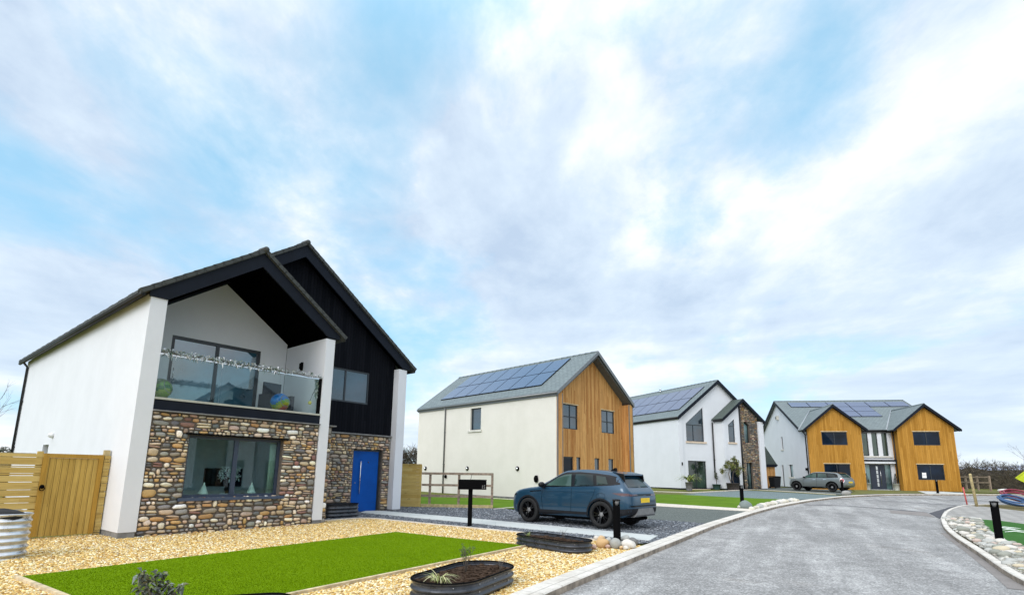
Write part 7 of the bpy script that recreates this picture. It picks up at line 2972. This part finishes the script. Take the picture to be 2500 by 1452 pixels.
M['curtain'] = plain('pale_green_curtain', (0.58, 0.66, 0.52), 0.9, var=0.06)
w.add([(x, y, 0.92) for x, y in cv] + [(x, y, 2.44) for x, y in cv], [(i, i + 1, n + 2 + i, n + 1 + i) for i in range(n)], 0, None, True)
cu = w.build('curtain', 'curtain', None, uv=False, loc=h1p(0, 0, 0))
cu.rotation_euler = (0, 0, RZ1)
cu.modifiers.new('thick', 'SOLIDIFY').thickness = 0.006
tag(cu, 'pale green curtain drawn to the right side of the wide window', 'curtain')
w = MB()
w.box((-0.12, -0.05, 0), (0.12, 0.05, 0.025))
tag(w.build('white_book', plain('white_paper', (0.8, 0.8, 0.78), 0.7), None, loc=h1p(2.46, 0.52, 0.907)), 'flat white book lying on the wide window sill', 'book')
# paper notice in the far window
w = MB()
w.box((-0.16, -0.006, -0.22), (0.16, 0.0, 0.22), 0)
nt_ = w.build('paper_notice', [M['white_paper'] if 'white_paper' in M else plain('notice_paper', (0.85, 0.85, 0.85), 0.7)], None, loc=O4 + h4X * 9.02 + h4Y * 0.045 + V((0, 0, 1.32)))
nt_.rotation_euler = (0, 0, rz_of(A4))
tag(nt_, 'white paper notice stuck in the lower right window of the golden house', 'notice')
w = MB()
for i, l in enumerate((0.10, 0.12, 0.07)):
    w.box((-l, -0.009, 0.02 - i * 0.03), (l, -0.0065, 0.03 - i * 0.03))
tl = w.build('print_lines', 'plinth', nt_)
# white jug on the sill of the cream house
w = MB()
w.lathe([(0.05, 0), (0.06, 0.12), (0.03, 0.2), (0.025, 0.5), (0.0, 0.52)], 12)
h2X, h2Y = V((math.sin(A2), math.cos(A2), 0)), V((-math.cos(A2), math.sin(A2), 0))


# ------------------------------------------------------------------ hedges and bare trees
def hedge(name, label, pts, h0, h1_, depth, n, pal, rnd, twig=(0.5, 1.1), cat='hedge', core=True, z0=None, wtw=0.02, bumpy=1.0):
    root = empty(name, (pts[0].x, pts[0].y, z0 if z0 is not None else gz(pts[0].y) - 0.1), 0, label, cat)
    o = V((pts[0].x, pts[0].y, 0))
    w = MB()
    seg = [(a, b, (b - a).length) for a, b in zip(pts, pts[1:])]
    tot = sum(s[2] for s in seg)

    def at(t):
        t *= tot
        for a, b, l in seg:
            if t <= l:
                return a.lerp(b, t / l)
            t -= l
        return pts[-1]
    dirv = (pts[-1] - pts[0]).normalized()
    side = V((-dirv.y, dirv.x))

    def top(t):
        return h0 + (h1_ - h0) * (0.5 + 0.5 * math.sin(t * 37 + 1.3) * math.sin(t * 11)) * bumpy
    for _ in range(n):
        t = rnd.random()
        b = at(t)
        y = rnd.uniform(-0.5, 0.5) * depth
        H = top(t)
        z = H * rnd.random() ** 0.75 * 0.92
        p_ = V((b.x + side.x * y, b.y + side.y * y, z)) - o
        L = rnd.uniform(*twig)
        d = rdir(rnd, 0.9)
        c = tuple(V(rnd.choice(pal)) * rnd.uniform(0.7, 1.25))
        s = d.cross(rdir(rnd)).normalized() * wtw
        e = p_ + d * L
        w.add([p_ - s, p_ + s, e + s * 0.3, e - s * 0.3], [(0, 1, 2, 3)], 0, c)
        if rnd.random() < 0.75:
            for _k in range(3):
                m_ = p_.lerp(e, rnd.uniform(0.3, 0.9))
                d2 = (d + rdir(rnd) * 0.9).normalized()
                s2 = d2.cross(rdir(rnd)).normalized() * wtw * 0.9
                e2 = m_ + d2 * L * 0.45
                w.add([m_ - s2, m_ + s2, e2], [(0, 1, 2)], 0, c)
    w.build('twigs', 'leaf', root, uv=False, recalc=False)
    if core:
        w = MB()
        m_ = 26
        vs_, fs_ = [], []
        for i in range(m_ + 1):
            t = i / m_
            b = at(t) - V(o[:2])
            H = top(t) * 0.78
            for yy, zz_ in ((-0.42, 0), (-0.36, 0.7), (0, 1), (0.36, 0.7), (0.42, 0)):
                j_ = rnd.uniform(0.85, 1.1)
                vs_.append((b.x + side.x * yy * depth * j_, b.y + side.y * yy * depth * j_, H * zz_ * j_))
        for i in range(m_):
            for k_ in range(4):
                fs_.append((i * 5 + k_, i * 5 + k_ + 1, (i + 1) * 5 + k_ + 1, (i + 1) * 5 + k_))
        w.add(vs_, fs_)
        w.build('inner_branches', 'hedgecore', root, uv=False)
    return root


M['hedgecore'] = plain('dense_twigs', (0.055, 0.045, 0.03), 1.0, var=0.4, vscale=2.5, bump=0.8, bscale=9)
BRN = [(0.075, 0.052, 0.034), (0.055, 0.04, 0.026), (0.10, 0.07, 0.046), (0.065, 0.055, 0.03), (0.05, 0.05, 0.026), (0.11, 0.085, 0.06)]
rh = random.Random(5)
fl_ = V(G(2335, 1193.5)[:2])
hedge('bare_hedge', 'long brown leafless hedge behind the rail fence at right', [V((44, 60)), V((58, 57)), V((72, 52)), V((86, 50))], 2.35, 2.85, 2.4, 11000, BRN, rh, (0.35, 0.85), wtw=0.02, z0=0.6)
hedge('brown_hedgerow', 'brown winter hedgerow seen in the gap left of the cream house', [V((-13.5, 42)), V((-7.5, 43.5))], 2.6, 3.3, 2.0, 3600, BRN, rh, (0.4, 0.95), core=False, wtw=0.02, z0=0.3)
hedge('clipped_hedge', 'dark green grey clipped hedge at the far left behind the fence', [V((-36.5, 27.5)), V((-26.0, 30))], 2.5, 2.7, 2.0, 2600, [(0.07, 0.075, 0.045), (0.10, 0.10, 0.06), (0.05, 0.06, 0.035), (0.12, 0.10, 0.07)], rh, (0.2, 0.5), wtw=0.03, z0=0.1)


def bare_tree(name, label, p, H, rnd, lean=(0, 0), r=0.03, levels=3, n1=7, spread=0.5, cat='tree'):
    root = empty(name, p, 0, label, cat)
    tw, tr = MB(), MB()
    top = V((lean[0], lean[1], H))
    pts = [V((0, 0, -0.1)), V((lean[0] * 0.2, lean[1] * 0.2, H * 0.4)), V((lean[0] * 0.55, lean[1] * 0.55, H * 0.72)), top]
    tr.tube(pts, [r, r * 0.75, r * 0.5, r * 0.15], 8)
    tr.build('trunk', 'bark', root, uv=False)

    def grow(b, d, L, rr, lev):
        e = b + d * L
        m_ = b.lerp(e, 0.5) + rdir(rnd) * L * 0.05
        tw.tube([b, m_, e], [rr, rr * 0.7, rr * 0.3], 5)
        if lev > 0:
            for _ in range(rnd.randint(2, 3)):
                grow(b.lerp(e, rnd.uniform(0.35, 0.9)), (d + rdir(rnd, 0.3) * 0.6).normalized(), L * rnd.uniform(0.45, 0.65), rr * 0.5, lev - 1)
    for i in range(n1):
        t = 0.25 + 0.7 * i / n1
        b = pts[1].lerp(pts[3], t * 0.9)
        grow(b, (rdir(rnd) * spread + V((0, 0, 0.8))).normalized(), H * rnd.uniform(0.25, 0.42), r * 0.45, levels - 1)
    tw.build('branches', 'bark', root, uv=False)
    return root


bare_tree('bare_sapling', 'thin leafless sapling at the far left edge behind the fence', V((-23.2, 22.2, 0.05)), 4.2, random.Random(9), (0.8, 0.6), 0.025, 3, 7, 0.45)
for i, (x, y, H, lab) in enumerate([(50, 60, 4.6, 'slender leafless tree rising from the hedge beside the golden gable'), (58, 60, 5.0, 'taller leafless tree in the hedge behind the rail fence'),
                                    (64, 59, 4.4, 'leafless shrub tree in the hedge right of the rail fence'), (76, 56, 4.6, 'leafless tree behind the lime skip')]):
    bare_tree('bare_tree', lab, V((x, y, 0.6)), H * 0.85, random.Random(30 + i), (0.3, 0.2), 0.03, 3, 8, 0.7)
